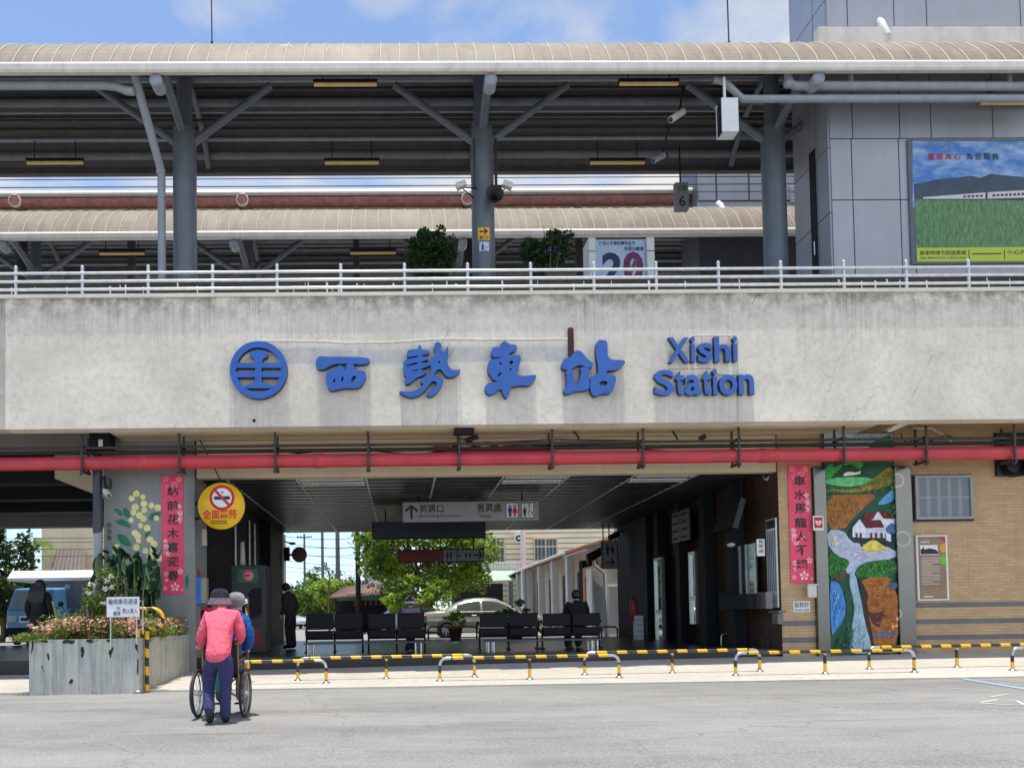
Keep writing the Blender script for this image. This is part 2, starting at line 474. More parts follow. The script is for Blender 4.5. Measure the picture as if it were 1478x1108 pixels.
# ================================================================== GROUND
YF, YW = 15.3, 16.4          # face of the viaduct edge, face of the walls below it
FL = .42                     # hall floor height
mb = MB(mat('earth', S(150, 146, 138), .9, 0, .2, .3))
mb.add([(-900, -400, -.06), (900, -400, -.06), (900, 17, -.06), (-900, 17, -.06), (900, 27, .36), (-900, 27, .36), (900, 2500, .36), (-900, 2500, .36)],
       [(0, 1, 2, 3), (3, 2, 4, 5), (5, 4, 6, 7)])
struct(mb, 'ground')
mb = MB(M['asphalt']); N = 40
mb.add([(-70, -60, 0), (70, -60, 0), (70, 13.52, 0), (-70, 13.52, 0)], [(0, 1, 2, 3)])
struct(mb, 'road')
def apz(x, y):
    k = min(1, max(0, (x+5)/16)); zb = .13+.16*k
    return .03+max(0, (y-13.5)/2.9)*(zb-.03)
mb = MB(M['apron']); xs = [-60, -20, -12]+[-8+i for i in range(21)]+[20, 60]; ys = [13.5, 14.2, 15, 16, 16.5]
vs = [(x, y, apz(x, y)) for y in ys for x in xs]; n = len(xs)
mb.add(vs, [(j*n+i, j*n+i+1, (j+1)*n+i+1, (j+1)*n+i) for j in range(len(ys)-1) for i in range(n-1)])
mb.add([(x, 13.5, z) for z in (-.05, .03) for x in (-60, 60)], [(0, 1, 3, 2)])
struct(mb, 'pavement')
HL, HR = -4.3, 7.75
mb = MB(M['floor'])
mb.box(-60, 60, 16.52, 27.6, -.05, FL)
struct(mb, 'hall_floor')
mb = MB(mat('pale_street', S(150, 148, 142), .9, 0, .15, .8, .1))
mb.add([(-150, 27.55, .40), (150, 27.55, .40), (150, 400, .40), (-150, 400, .40)], [(0, 1, 2, 3)])
struct(mb, 'street')
# worn blue and white paint strokes on the asphalt at the right
def ground_pt(x, y, z=.006):
    d = ray(x, y); return CAM+d*((z-CAMZ)/d.z)
def stroke(mb, pts, w, z):
    p = [ground_pt(*q, z=z) for q in pts]; L = []; R = []
    for i in range(len(p)):
        d = (p[min(i+1, len(p)-1)]-p[max(i-1, 0)]).normalized(); n_ = Vector((-d.y, d.x, 0))*w*.5*random.uniform(.6, 1.2)
        L.append(p[i]+n_); R.append(p[i]-n_)
    k = len(p); mb.add(L+R, [(i, i+1, k+i+1, k+i) for i in range(k-1)])
def chalk(name, col):
    t = NT(name); w = t.co(world=True)
    f = t.ramp(t.noise(w, 40, 4, .7), ((.48, 0.), (.62, 1.)))
    return t.fin(t.mix(f, col, S(158, 156, 152)), .9, 0, .2)
mb = MB(chalk('worn_blue_line', S(150, 180, 222))); stroke(mb, [(1385, 978), (1420, 984), (1478, 993), (1560, 1008)], .16, .008)
tag(mb.build('road_marking', org=(0, 0, 0)), kind='structure')
mb = MB(chalk('worn_white_line', S(214, 216, 222)))
stroke(mb, [(1352, 992), (1380, 993), (1410, 996), (1440, 997)], .06, .0045)
stroke(mb, [(1415, 1013), (1440, 1009), (1468, 1011), (1478, 1016), (1450, 1016), (1415, 1014)], .07, .005)
stroke(mb, [(1430, 1005), (1455, 1001), (1490, 1003)], .06, .0055)
stroke(mb, [(1442, 986), (1478, 988), (1510, 990)], .05, .006)
tag(mb.build('road_marking', org=(0, 0, 0)), kind='structure')

# ================================================================== VIADUCT
zb, zt = Zp(612, YF), Zp(426, YF)
V = thing('station_viaduct', 'broad weathered concrete viaduct edge carrying the blue station name', 'viaduct', (1.7, YF+.2, zb))
def mk():
    """weathered board-marked concrete with run-off streaks that start under each raised letter"""
    t = NT('stained_fascia'); w = t.co(world=True); col = S(240, 230, 214)
    c = t.mix(t.ramp(t.noise(w, .55, 6, .62), ((.3, 0.), (.7, 1.))), k3(col, .78), k3(col, 1.06))
    c = t.mix(t.ramp(t.noise(w, 1.7, 6, .7, .5), ((.56, 0.), (.72, .34))), c, S(172, 164, 152))
    c = t.mix(t.ramp(t.noise(w, 9, 6, .75), ((.36, .35), (.55, 0.))), c, k3(col, .55))
    g = t.n('NewGeometry').outputs['Position']; sp = t.n('SeparateXYZ'); t.l(g, sp.inputs[0])
    fine = t.ramp(t.noise(t.co((11, 1, .22), True), 1.5, 6, .75), ((.45, 0.), (.72, 1.)))
    top = t.n('MapRange'); top.inputs[1].default_value = zb+.9; top.inputs[2].default_value = zt; t.l(sp.outputs[2], top.inputs[0])
    pt = t.ramp(t.noise(w, .8, 4, .6), ((.35, .15), (.6, 1.)))
    c = t.mix(t.math('MULTIPLY', t.math('MULTIPLY', t.math('MULTIPLY', fine, top.outputs[0]), pt), .55), c, S(96, 96, 98))
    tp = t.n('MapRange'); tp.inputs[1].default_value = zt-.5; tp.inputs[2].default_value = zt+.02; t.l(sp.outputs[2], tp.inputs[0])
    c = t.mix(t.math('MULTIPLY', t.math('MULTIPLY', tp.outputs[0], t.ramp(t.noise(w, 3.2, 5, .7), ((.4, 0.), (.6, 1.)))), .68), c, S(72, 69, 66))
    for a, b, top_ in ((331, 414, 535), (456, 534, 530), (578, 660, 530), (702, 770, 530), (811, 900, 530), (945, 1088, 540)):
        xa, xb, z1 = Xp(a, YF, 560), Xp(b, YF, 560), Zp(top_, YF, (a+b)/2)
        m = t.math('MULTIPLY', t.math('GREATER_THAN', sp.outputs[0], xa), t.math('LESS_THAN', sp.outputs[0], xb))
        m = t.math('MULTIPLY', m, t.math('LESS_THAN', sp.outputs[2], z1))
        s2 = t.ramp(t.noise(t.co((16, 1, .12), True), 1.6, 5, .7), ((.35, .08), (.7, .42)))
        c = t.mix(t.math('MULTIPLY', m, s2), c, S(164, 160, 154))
    # bluish repaint patch between the letters
    m = t.math('MULTIPLY', t.math('GREATER_THAN', sp.outputs[0], Xp(405, YF)), t.math('LESS_THAN', sp.outputs[0], Xp(830, YF)))
    m = t.math('MULTIPLY', m, t.math('MULTIPLY', t.math('GREATER_THAN', sp.outputs[2], Zp(522, YF)), t.math('LESS_THAN', sp.outputs[2], Zp(497, YF))))
    c = t.mix(t.math('MULTIPLY', m, t.ramp(t.noise(w, 4, 4), ((.4, .1), (.6, .38)))), c, S(168, 172, 186))
    # dark old joint at the far left end
    m = t.math('LESS_THAN', sp.outputs[0], Xp(8, YF, 520))
    c = t.mix(t.math('MULTIPLY', m, .4), c, S(90, 90, 90))
    # hairline cracks
    v = t.n('TexVoronoi', feature='DISTANCE_TO_EDGE'); v.inputs['Scale'].default_value = .8
    ad = t.n('VectorMath', operation='ADD'); t.l(t.co((1.4, 1, .7), True), ad.inputs[0]); wn = t.noise(w, 3.5, 5, .7)
    cc = t.n('CombineXYZ'); t.l(wn, cc.inputs[0]); t.l(wn, cc.inputs[2]); t.l(cc.outputs[0], ad.inputs[1]); t.l(ad.outputs[0], v.inputs['Vector'])
    ck = t.math('MULTIPLY', t.ramp(v.outputs['Distance'], ((0., 1.), (.006, 0.))), t.ramp(t.noise(w, .9, 3), ((.5, 0.), (.6, .6))))
    c = t.mix(ck, c, (.12, .12, .12))
    t.bump(t.noise(w, 26, 6, .7), .35, .015)
    return t.fin(c, .85, 0, .3)
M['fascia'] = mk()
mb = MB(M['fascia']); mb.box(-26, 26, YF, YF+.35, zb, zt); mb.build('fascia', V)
mb = MB(concrete('ledge_concrete', S(226, 220, 208), .35)); mb.box(-26, 26, YF-.05, YF+.45, zt, zt+.07); mb.build('coping', V)
mb = MB(M['conc_dark']); mb.box(-26, 26, YF+.5, YF+.75, zt-.4, Zp(403, YF+.5)); 
mb.build('kerb_wall', V)
mb = MB(M['beige']); mb.box(Xp(150, YF), Xp(1288, YF), YF+.355, YW+.02, zb-.004, zb+.3); mb.build('soffit', V)
mb = MB(M['conc']); mb.box(-26, 26, YF+.36, 27.55, zb+.32, 6.9); mb.build('deck', V)
# white drips of lime on the kerb wall behind the rails
mb = MB(M['white'])
for i in range(46):
    x = random.uniform(-9.5, 13); w = random.uniform(.01, .05); h = random.uniform(.08, .3); z1 = Zp(404, YF+.5)-random.uniform(0, .08)
    mb.prism([(x, z1), (x+w, z1-.02), (x+w*.7, z1-h), (x+w*.3, z1-h*.95)], YF+.496, YF+.5)
mb.build('lime_streak', V)
mb = MB(M['beige']); zc = 4.17
mb.box(Xp(282, YW, 640)+.01, Xp(1128, YW, 640), YW+.04, YW+.26, zc-.05, zb-.01); mb.build('header_panel', V)
# hall ceiling: dark boards, pale joint strips, louvred light panels
mb = MB(M['slat'])
y = YW+.3; k = 0
while y < 27.4:
    mb.box(HL, HR, y, y+.1, zc-.012*(k % 3 == 0), zc+.05); y += .155; k += 1
mb.build('ceiling_board', V)
mb = MB(M['black']); mb.box(HL, HR, YW+.27, 27.5, zc+.09, zc+.16); mb.build('ceiling_backing', V)
mb = MB(M['stripmetal'])
for x in (-3.68, -2.2, -.72, .75, 2.22, 3.63, 5.05, 6.4):
    mb.box(x-.018, x+.018, YW+.3, 27.4, zc-.016, zc+.02)
    yy = YW+.6
    while yy < 27:
        mb.box(x-.03, x+.03, yy, yy+.035, zc-.018, zc-.004); yy += .9
mb.build('ceiling_strip', V)
for a, b in ((-2.15, -.77), (2.27, 3.58), (5.1, 6.35)):
    mb = MB(M['white'])
    for q in range(2):
        y0 = YW+.36+q*.66
        mb.box(a, b, y0, y0+.05, zc-.03, zc+.01); mb.box(a, b, y0+.25, y0+.3, zc-.03, zc+.01)
        for i in range(15): x = a+(b-a)*(i+.5)/15; mb.box(x-.012, x+.012, y0+.05, y0+.25, zc-.027, zc+.01)
    mb.build('light_panel', V)
# side beam over the left passage
mb = MB(M['conc_grey']); mb.box(-26, Xp(132, 16.6, 640), 16.6, 17.0, Zp(647, 16.6, 60), zb+.32); mb.build('edge_beam', V)
a = R4(79, 648, 131, 690, 17.6)
mb = MB(concrete('warm_beam_concrete', S(206, 194, 168), .3, .1)); mb.prism([(a[0], a[3]), (a[0], a[2]), (a[0]+.15, a[2]-.06), (a[1]+.5, a[2]-.5), (a[1]+.5, a[3])], 17.6, 27); mb.build('pier_cap', V)
mb = MB(M['dark']); mb.box(-26, HL-.05, 17.05, 26, 4.95, 5.1); mb.build('passage_soffit', V)
for y in (19, 21.5, 24):
    mb = MB(M['dark']); mb.box(-26, HL-.4, y, y+.4, 4.5, 4.96); mb.build('cross_girder', V)
mb = MB(M['conc_grey']); mb.box(-26, HL-.2, 26, 26.5, Zp(760, 26, 60), 5.3); mb.build('rear_beam', V)
# left pier with its painted flowers
x0, x1 = Xp(150, YW, 760), Xp(281, YW, 760)
mb = MB(M['conc_grey']); mb.box(x0, x1, YW, YW+1.0, -.05, zb+.31)
pier = single(mb, 'concrete_pier', 'grey concrete pier painted with yellow blossom behind the flower planter', 'pier')
mb = MB(mat('leaf_paint', S(44, 118, 84), .7, 0, .25, 5))
G = lambda pts: pxloop(pts, YW, (0, 600), .2706)
for lf in ([(600, 490), (640, 495), (662, 535), (632, 532)], [(652, 490), (686, 495), (702, 550), (662, 540)], [(608, 562), (655, 545), (690, 575), (702, 602), (640, 582)],
           [(612, 628), (660, 632), (690, 660), (706, 698), (650, 690)], [(790, 545), (810, 515), (862, 508), (855, 542), (800, 562)], [(765, 650), (788, 600), (806, 615), (792, 648)],
           [(560, 760), (620, 735), (700, 760), (720, 830), (640, 860), (570, 820)], [(700, 850), (760, 780), (800, 800), (790, 900), (730, 930)], [(790, 900), (830, 830), (862, 850), (862, 960), (820, 990)], [(985, 860), (1006, 840), (1006, 925), (988, 910)]):
    outline(mb, [G(lf)], YW-.003, .0025, 2)
mb.use(mat('stalk_paint', S(150, 170, 90), .7))
for i, st in enumerate(([(728, 420), (740, 520), (760, 640), (770, 720)], [(808, 480), (760, 560), (752, 600)], [(830, 545), (780, 600), (765, 660)], [(820, 690), (790, 740), (780, 780)])):
    p = G(st); L = [(x-.008, z) for x, z in p]; Rr = [(x+.008, z) for x, z in p]; mb.prism(L+Rr[::-1], YW-.0045-.0004*i, YW-.0005)
mb.use(mat('blossom_paint', S(232, 224, 158), .7, 0, .14, 14))
for i, (x, y) in enumerate(((728, 415), (703, 440), (762, 432), (768, 468), (808, 478), (842, 490), (722, 487), (770, 502), (712, 515), (745, 530), (765, 548), (835, 545), (700, 555), (750, 585), (785, 598), (720, 625), (740, 665), (800, 658), (822, 683), (728, 700), (775, 720), (815, 715), (625, 695), (615, 722), (800, 750), (835, 745), (851, 760), (735, 640))):
    c = G([(x, y)])[0]; r = .062*random.uniform(.85, 1.2)
    mb.prism([(c[0]+r*math.cos(q*PI/7), c[1]+r*math.sin(q*PI/7)) for q in range(14)], YW-.0065-.0003*(i % 7), YW-.001)
mb.build('flower_painting', pier)
mb = MB(M['dark']); c = G([(572, 575)])[0]
for i, ch in enumerate('阿勃勒'): text(mb, ch, c[0], c[0]+.085, c[1]-.09-i*.125, c[1]-i*.125+.015, YW-.004)
mb.build('lettering', pier)

# ================================================================== EMBLEM + NAME
def char(name_label, pieces, org, k, dz=0, cat='sign character'):
    t = None; th = .16
    for i, loops in enumerate(pieces):
        m2 = MB(M['blueside']); lp = [pxloop(q, YF-.14, org, k) for q in loops]
        outline(m2, lp, YF-.145-.0013*i, th-.012+.0013*i, 2 if len(loops[0]) > 6 else 1)
        m2.use(M['blue'])
        m3 = MB(); 
        if i == 0: base = m2
        else:
            o = len(base.v); base.use(M['blueside']); a_ = base.mats.index(M['blueside'])
            base.v += m2.v; base.f += [[q+o for q in f] for f in m2.f]; base.mi += [a_]*len(m2.f); base.sm += m2.sm
    # faces that look at the street take the bright paint, the deep edges stay navy
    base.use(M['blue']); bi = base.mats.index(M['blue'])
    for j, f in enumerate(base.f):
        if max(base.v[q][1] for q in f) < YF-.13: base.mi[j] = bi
    return single(base, 'sign_character', name_label, cat, 'blue characters of the station name')
XI = [[[(105, 232), (135, 205), (175, 215), (400, 213), (555, 222), (580, 240), (572, 264), (545, 280), (440, 280), (340, 274), (255, 280), (215, 302), (165, 327), (118, 326), (97, 300), (97, 262)]],
      [[(195, 335), (240, 332), (272, 325), (300, 290), (325, 288), (340, 322), (362, 332), (374, 270), (430, 270), (440, 328), (480, 338), (522, 338), (542, 355), (540, 400), (515, 460), (482, 492), (430, 492), (370, 490), (300, 502), (240, 517), (205, 500), (187, 440), (188, 370)],
       [(246, 442), (260, 410), (272, 410), (268, 440)], [(320, 438), (328, 395), (344, 388), (343, 436)], [(408, 440), (425, 385), (457, 380), (448, 415), (425, 442)]]]
SHI = [[[(1000, 330), (1003, 150), (1010, 112), (1025, 108), (1042, 140), (1044, 330), (1030, 362), (1005, 360)]],
       [[(903, 190), (915, 155), (950, 148), (1100, 153), (1112, 175), (1080, 197), (1000, 202), (915, 224)]],
       [[(873, 272), (890, 238), (960, 226), (1075, 208), (1102, 225), (1085, 247), (1000, 260), (880, 299)]],
       [[(876, 332), (890, 305), (980, 283), (1090, 260), (1122, 285), (1080, 307), (980, 332), (885, 354)]],
       [[(872, 290), (905, 280), (915, 340), (960, 343), (1060, 333), (1087, 345), (1060, 377), (985, 402), (960, 430), (915, 464), (885, 442), (907, 395), (885, 380), (876, 350)]],
       [[(1148, 110), (1170, 80), (1205, 88), (1217, 120), (1205, 155), (1225, 172), (1250, 177), (1260, 128), (1274, 128), (1277, 200), (1264, 260), (1282, 310), (1312, 332), (1350, 337), (1386, 320), (1377, 350), (1340, 387), (1280, 397), (1245, 382), (1215, 332), (1190, 322), (1160, 342), (1142, 402), (1118, 402), (1103, 380), (1128, 310), (1108, 290), (1103, 240), (1140, 225), (1163, 180), (1150, 150)], [(1184, 272), (1195, 242), (1207, 272)]],
       [[(1026, 430), (1040, 398), (1090, 390), (1140, 382), (1192, 393), (1232, 415), (1227, 450), (1192, 512), (1140, 562), (1105, 567), (1078, 550), (1110, 520), (1140, 490), (1168, 475), (1178, 450), (1160, 432), (1130, 432), (1102, 472), (1062, 522), (1012, 562), (940, 577), (890, 562), (833, 526), (850, 518), (920, 528), (988, 513), (1038, 478), (1058, 455), (1033, 450)]]]
CHE = [[[(203, 118), (225, 83), (260, 80), (290, 108), (340, 110), (364, 130), (362, 157), (330, 177), (292, 187), (292, 213), (340, 210), (375, 203), (399, 225), (397, 265), (377, 300), (377, 350), (357, 385), (380, 400), (440, 400), (525, 390), (542, 394), (532, 440), (502, 472), (470, 494), (400, 484), (350, 494), (300, 502), (297, 560), (265, 614), (235, 582), (220, 522), (190, 527), (150, 562), (110, 577), (75, 557), (60, 510), (80, 473), (130, 460), (188, 455), (140, 435), (118, 400), (93, 370), (90, 310), (98, 265), (128, 244), (205, 238), (214, 222), (150, 232), (120, 208), (128, 140), (170, 128), (203, 143)],
        [(193, 292), (205, 273), (224, 280), (212, 300)], [(288, 272), (310, 258), (329, 268), (317, 292), (292, 297)], [(288, 347), (300, 326), (315, 335), (303, 352)], [(176, 402), (200, 370), (222, 362), (212, 387), (190, 410)]]]
ZHAN = [[[(768, 330), (798, 230), (845, 243), (900, 168), (935, 163), (970, 183), (1010, 243), (1062, 275), (1074, 300), (1055, 322), (1020, 327), (960, 300), (920, 302), (880, 332), (830, 347)]],
        [[(812, 340), (882, 335), (887, 420), (895, 472), (920, 472), (937, 440), (957, 370), (945, 316), (1032, 322), (1037, 370), (1027, 420), (1037, 500), (1020, 532), (900, 542), (850, 567), (808, 572), (793, 535), (823, 500), (823, 420)]],
        [[(1093, 110), (1115, 70), (1150, 66), (1192, 76), (1202, 110), (1202, 253), (1340, 253), (1368, 267), (1352, 302), (1290, 347), (1230, 350), (1192, 352), (1187, 388), (1250, 388), (1282, 410), (1272, 470), (1252, 540), (1222, 567), (1150, 564), (1090, 592), (1058, 577), (1038, 520), (1038, 440), (1058, 400), (1118, 388), (1113, 300), (1098, 240)],
         [(1124, 488), (1128, 456), (1155, 450), (1198, 448), (1198, 482), (1160, 492)]]]
char('blue brush character 西 (west) beside the round emblem on the concrete', XI, (440, 480), .16238)
char('blue brush character 勢 with a sweeping tail on the concrete', SHI, (440, 480), .16238)
char('blue brush character 車 (vehicle) on the concrete, below the middle of the wire', CHE, (690, 480), .15562)
char('blue brush character 站 (station) beside the English name on the concrete', ZHAN, (690, 480), .15562)
# round railway emblem
def circ(cx, cy, r, n=40): return [(cx+r*math.cos(2*PI*i/n), cy+r*math.sin(2*PI*i/n)) for i in range(n)]
mb = MB(M['blueside']); O, K = (300, 460), .2706
def ol(loops, lift, sm=0): outline(mb, [pxloop(q, YF-.14, O, K) for q in loops], YF-.145-lift, .13+lift, sm)
ol([circ(270, 272, 153, 56), circ(270, 272, 119, 56)], 0)
ol([[(232, 168), (308, 168), (320, 190), (314, 206), (292, 214), (287, 240), (287, 330), (296, 342), (348, 356), (356, 371), (184, 371), (192, 356), (244, 342), (253, 330), (253, 240), (248, 214), (226, 206), (220, 190)]], .002, 1)
ol([[(140, 236), (400, 236), (404, 262), (136, 262)]], .004); ol([[(140, 284), (400, 284), (396, 312), (144, 312)]], .005)
mb.use(M['blue']); bi = mb.mats.index(M['blue'])
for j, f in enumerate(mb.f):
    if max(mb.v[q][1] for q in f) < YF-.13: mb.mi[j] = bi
single(mb, 'railway_emblem', 'round blue railway emblem with a rail section inside its ring', 'emblem')
WORD = (('X', 955, 1058, 90, 210, 'capital X opening the upper English line'), ('i', 1066, 1086, 85, 209, 'small i next to the capital X'), ('s', 1100, 1170, 116, 211, 'letter s in the upper English line'), ('h', 1180, 1256, 86, 207, 'letter h in the upper English line'), ('i', 1270, 1290, 84, 205, 'small i ending the upper English line'),
        ('S', 888, 986, 247, 370, 'capital S opening the lower English line'), ('t', 992, 1034, 250, 368, 'small t just after the capital S'), ('a', 1036, 1117, 270, 370, 'letter a in the lower English line'), ('t', 1121, 1166, 248, 368, 'small t between a and i in the lower English line'), ('i', 1172, 1194, 243, 366, 'small i in the lower English line'), ('o', 1203, 1292, 270, 370, 'letter o in the lower English line'), ('n', 1298, 1373, 268, 366, 'letter n ending the lower English line'))
for ch, xa, xb, ya, yb, lab in WORD:
    a = R4(680+xa*.2977, 460+ya*.2977, 680+xb*.2977, 460+yb*.2977, YF-.12)
    mb = MB(M['blueside']); text(mb, ch, a[0], a[1], a[2], a[3], YF-.12, .105, .022)
    mb.use(M['blue']); bi = mb.mats.index(M['blue'])
    for j, f in enumerate(mb.f):
        if max(mb.v[q][1] for q in f) < YF-.117: mb.mi[j] = bi
    single(mb, 'sign_letter', 'blue raised '+lab, 'sign letter', 'raised letters of the English name')
mb = MB(M['offwhite'])
W = lambda pts: [P(x, y, YF-.02) for x, y in pts]
mb.tube(W([(371, 508), (372, 496), (380, 492), (440, 492), (470, 493), (500, 495), (560, 494), (595, 492), (640, 489), (700, 490), (770, 490), (815, 489), (824, 490), (828, 500), (828, 508), (823, 515)]), .012, 6)
for a in ([(499, 495), (497, 512)], [(595, 492), (597, 506)], [(721, 490), (721, 500)]): mb.tube(W(a), .009, 6)
mb.build('main_cable') if False else single(mb, 'sign_cable', 'off-white electric cable sagging along the tops of the blue characters', 'cable')
mb = MB(M['offwhite'])
for a in ([(995, 488), (1000, 484), (1063, 484), (1065, 490), (1065, 540), (1073, 545)], [(958, 532), (966, 520), (966, 508)], [(966, 532), (1032, 531), (1036, 540), (1063, 541)], [(1014, 494), (1014, 484)], [(1052, 484), (1053, 490)], [(1066, 568), (1066, 608)]): mb.tube(W(a), .009, 6)
single(mb, 'sign_cable', 'thin pale cable looped round the English letters on the concrete', 'cable')
mb = MB(mat('rusted_iron', S(74, 38, 34), .8, 0, .3, 8, .2)); a = R4(820, 475, 828, 514, YF-.03); mb.box(a[0], a[1], YF-.05, YF, a[2], a[3]); mb.ell(((a[0]+a[1])/2, YF-.025, a[3]), ((a[1]-a[0])/2, .025, .04)); single(mb, 'iron_strip', 'rust-brown iron strip on the concrete above the fourth character', 'bracket')
mb = MB(M['black']); c = P(367, 607, YF); mb.lathe((c.x, YF-.004, c.z), [(0, -.02), (.03, -.02), (.03, .004)], 12, 'y'); single(mb, 'bolt_head', 'small black bolt in the concrete under the round emblem', 'bolt')

# ================================================================== RAILING
YR = YF+.2; zr = zt+.07
RL = thing('steel_railing', 'long galvanised steel railing with three bars along the viaduct top', 'railing', (1.7, YR, zr))
p_ = [23, 119, 214, 307, 400, 492, 584, 675, 766, 857, 947, 1037, 1127, 1218, 1308, 1398]
xsr = [Xp(x, YR, 400) for x in p_]; d_ = (xsr[-1]-xsr[0])/(len(xsr)-1)
xsr = [xsr[0]-d_*3, xsr[0]-d_*2, xsr[0]-d_]+xsr+[xsr[-1]+d_*q for q in (1, 2, 3)]
ztop = Zp(381, YR)
for x in xsr:
    mb = MB(M['galv']); mb.tube([(x, YR, zr), (x, YR, ztop)], .032, 10); mb.ell((x, YR, ztop), (.036, .036, .03), 10, 6); mb.lathe((x, YR, zr), [(.07, 0), (.07, .015), (.032, .02)], 12); mb.build('post', RL)
for yy in (391, 402.5, 414):
    mb = MB(M['galv']); z = Zp(yy, YR); mb.tube([(xsr[0], YR-.03, z), (xsr[-1], YR-.03, z)], .028, 10); mb.build('rail', RL)

# ================================================================== PIPES UNDER THE EDGE
YP = 15.9; zp = Zp(661.5, YP)
RP = thing('fire_pipe', 'thick red water pipe hung along the whole front of the viaduct', 'pipe', (1.7, YP, zp))
mb = MB(M['red']); mb.tube([(-24, YP, zp), (24, YP, zp)], .134, 20); mb.build('pipe', RP)
mb = MB(M['red'])
for x in (-5.1, -1.6, 3.1, 7.4): mb.lathe((x, YP, zp), [(.135, -.12), (.147, -.11), (.147, .11), (.135, .12)], 20, 'x')
mb.build('coupling', RP)
for px in (-60, 123, 262, 399, 532, 662, 795, 925, 1062, 1212, 1330, 1456, 1580):
    x = Xp(px, YP, 660); mb = MB(M['conduit'])
    mb.box(x-.02, x+.02, YP-.185, YP-.155, zp-.2, zb-.01); mb.box(x-.02, x+.02, YP+.155, YP+.185, zp-.2, zb-.01)
    mb.box(x-.03, x+.03, YP-.2, YP+.22, zp-.2, zp-.155); mb.tube([(x-.03, YP-.17, zp-.26), (x+.02, YP-.17, zp-.2)], .028, 8)
    mb.box(x-.035, x+.035, YP-.19, YP+.19, zp+.29, zp+.33)
    mb.build('hanger', RP)
zq = Zp(641, YP)
CD = thing('conduit_run', 'two dark conduits running above the red pipe', 'conduit', (1.7, YP-.1, zq))
for dy, dz, r in ((-.09, .0, .03), (.09, -.06, .04)):
    mb = MB(M['conduit']); mb.tube([(-24, YP+dy, zq+dz), (24, YP+dy, zq+dz)], r, 10); mb.build('conduit', CD)
for a in ([(399, 650), (430, 654), (470, 650), (532, 650)], [(532, 650), (600, 656), (662, 648)], [(662, 633), (690, 640), (800, 634), (925, 636)], [(925, 648), (1000, 653), (1062, 648)], [(700, 638), (780, 643), (925, 640)]):
    mb = MB(M['conduit']); mb.tube([P(x, y, YP+.2) for x, y in a], .016, 6); mb.build('loose_cable', CD)
for a, b, r in (((827, 622), (836, 634), .02), ((970, 622), (978, 635), .02), ((672, 636), (690, 630), .05), ((1010, 634), (1018, 629), .05)):
    mb = MB(M['black']); mb.tube([P(*a, 15.95), P((a[0]+b[0])/2+1, (a[1]+b[1])/2-1, 15.95), P(*b, 15.95)], r, 8); mb.build('cable_stub', CD)
# drainpipe at the left of the pier
DP = thing('rain_pipe', 'dark grey downpipe standing left of the painted pier', 'pipe', (Xp(141, 16.15, 800), 16.15, .15))
x = Xp(141, 16.15, 700)
mb = MB(mat('charcoal_pipe', S(62, 66, 74), .5, 0, .15, 4)); mb.tube([(x, 16.15, Zp(762, 16.15)), (x, 16.15, zb+.2)], .092, 16); mb.tube([(x, 16.15, Zp(756, 16.15)), (x, 16.15, Zp(736, 16.15))], .1, 16); mb.build('upper_pipe', DP)
mb = MB(M['pipegrey']); mb.tube([(x+.01, 16.15, .1), (x+.01, 16.15, Zp(760, 16.15))], .086, 16); mb.build('lower_pipe', DP)
mb = MB(M['dark']); a = R4(131, 622, 161, 652, 16.1); mb.box(a[0], a[1], 16.02, 16.3, a[2], a[3]); mb.use(M['white']); a = R4(142, 634, 148, 644, 16.0); mb.box(a[0], a[1], 16.0, 16.02, a[2], a[3]); mb.build('junction_box', DP)
def cctv(lab, a, b, Y, r=.075, col='offwhite', arm=None):
    t = thing('security_camera', lab, 'camera', P(*a, Y))
    m2 = MB(M[col]); A, B = P(*a, Y), P(*b, Y-.15); m2.tube([A, B], r, 12); m2.build('housing', t)
    m2 = MB(M['glass']); dd = (B-A).normalized(); m2.tube([B-dd*.01, B+dd*.012], r*.75, 12); m2.build('lens', t)
    m2 = MB(M['dark']); q = P(*(arm or (a[0], a[1]-14)), Y); m2.tube([A.lerp(B, .35), q], .022, 8); m2.ell(q, .045, 8, 6); m2.build('bracket', t)
    return t
cctv('small camera and lamp unit clipped to the left downpipe below the red pipe', (152, 708), (157, 715), 16.05, .06, 'offwhite', (150, 690))
mb = MB(M['conduit']); a = R4(150, 690, 159, 704, 16.1); mb.box(a[0], a[1], 16.05, 16.2, a[2], a[3]); single(mb, 'control_box', 'small brown control box on the strut below the red pipe at the pier', 'box')

# ================================================================== RIGHT WALL
BW = thing('brick_station_building', 'tan tile-brick station wing with grey tile bands right of the hall', 'building', (11, YW, .2))
xa, xb = Xp(1126, YW, 800), Xp(1188, YW, 800)
mb = MB(M['brick']); mb.box(xa, xb, YW, YW+.5, -.05, zb+.3); mb.build('brick_pillar', BW)
mb = MB(M['brickside']); mb.box(xa-.006, xa+.01, YW+.012, YW+.5, -.04, zb+.29); mb.build('pillar_shade_flank', BW)  # thin slab over the tan brick; the side's shade is put into its colour
mb = MB(M['brick']); mb.box(Xp(1188, YW, 800)+.003, 26, YW+.06, 27.4, -.05, zb+.31); mb.build('wall', BW)
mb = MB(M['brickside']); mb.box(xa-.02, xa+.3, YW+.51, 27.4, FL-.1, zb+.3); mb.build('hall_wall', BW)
for z in (Zp(872, YW, 1390), Zp(896, YW, 1390), Zp(919, YW, 1390)):
    mb = MB(M['greytile']); mb.box(Xp(1312, YW), 26, YW+.052, YW+.07, z-.05, z+.05); mb.build('tile_band', BW)
for y in (899, 923):
    z = Zp(y, YW, 1155); mb = MB(M['greytile']); mb.box(xa-.006, xb-.05, YW-.006, YW+.01, z-.055, z+.055); mb.build('tile_band', BW)
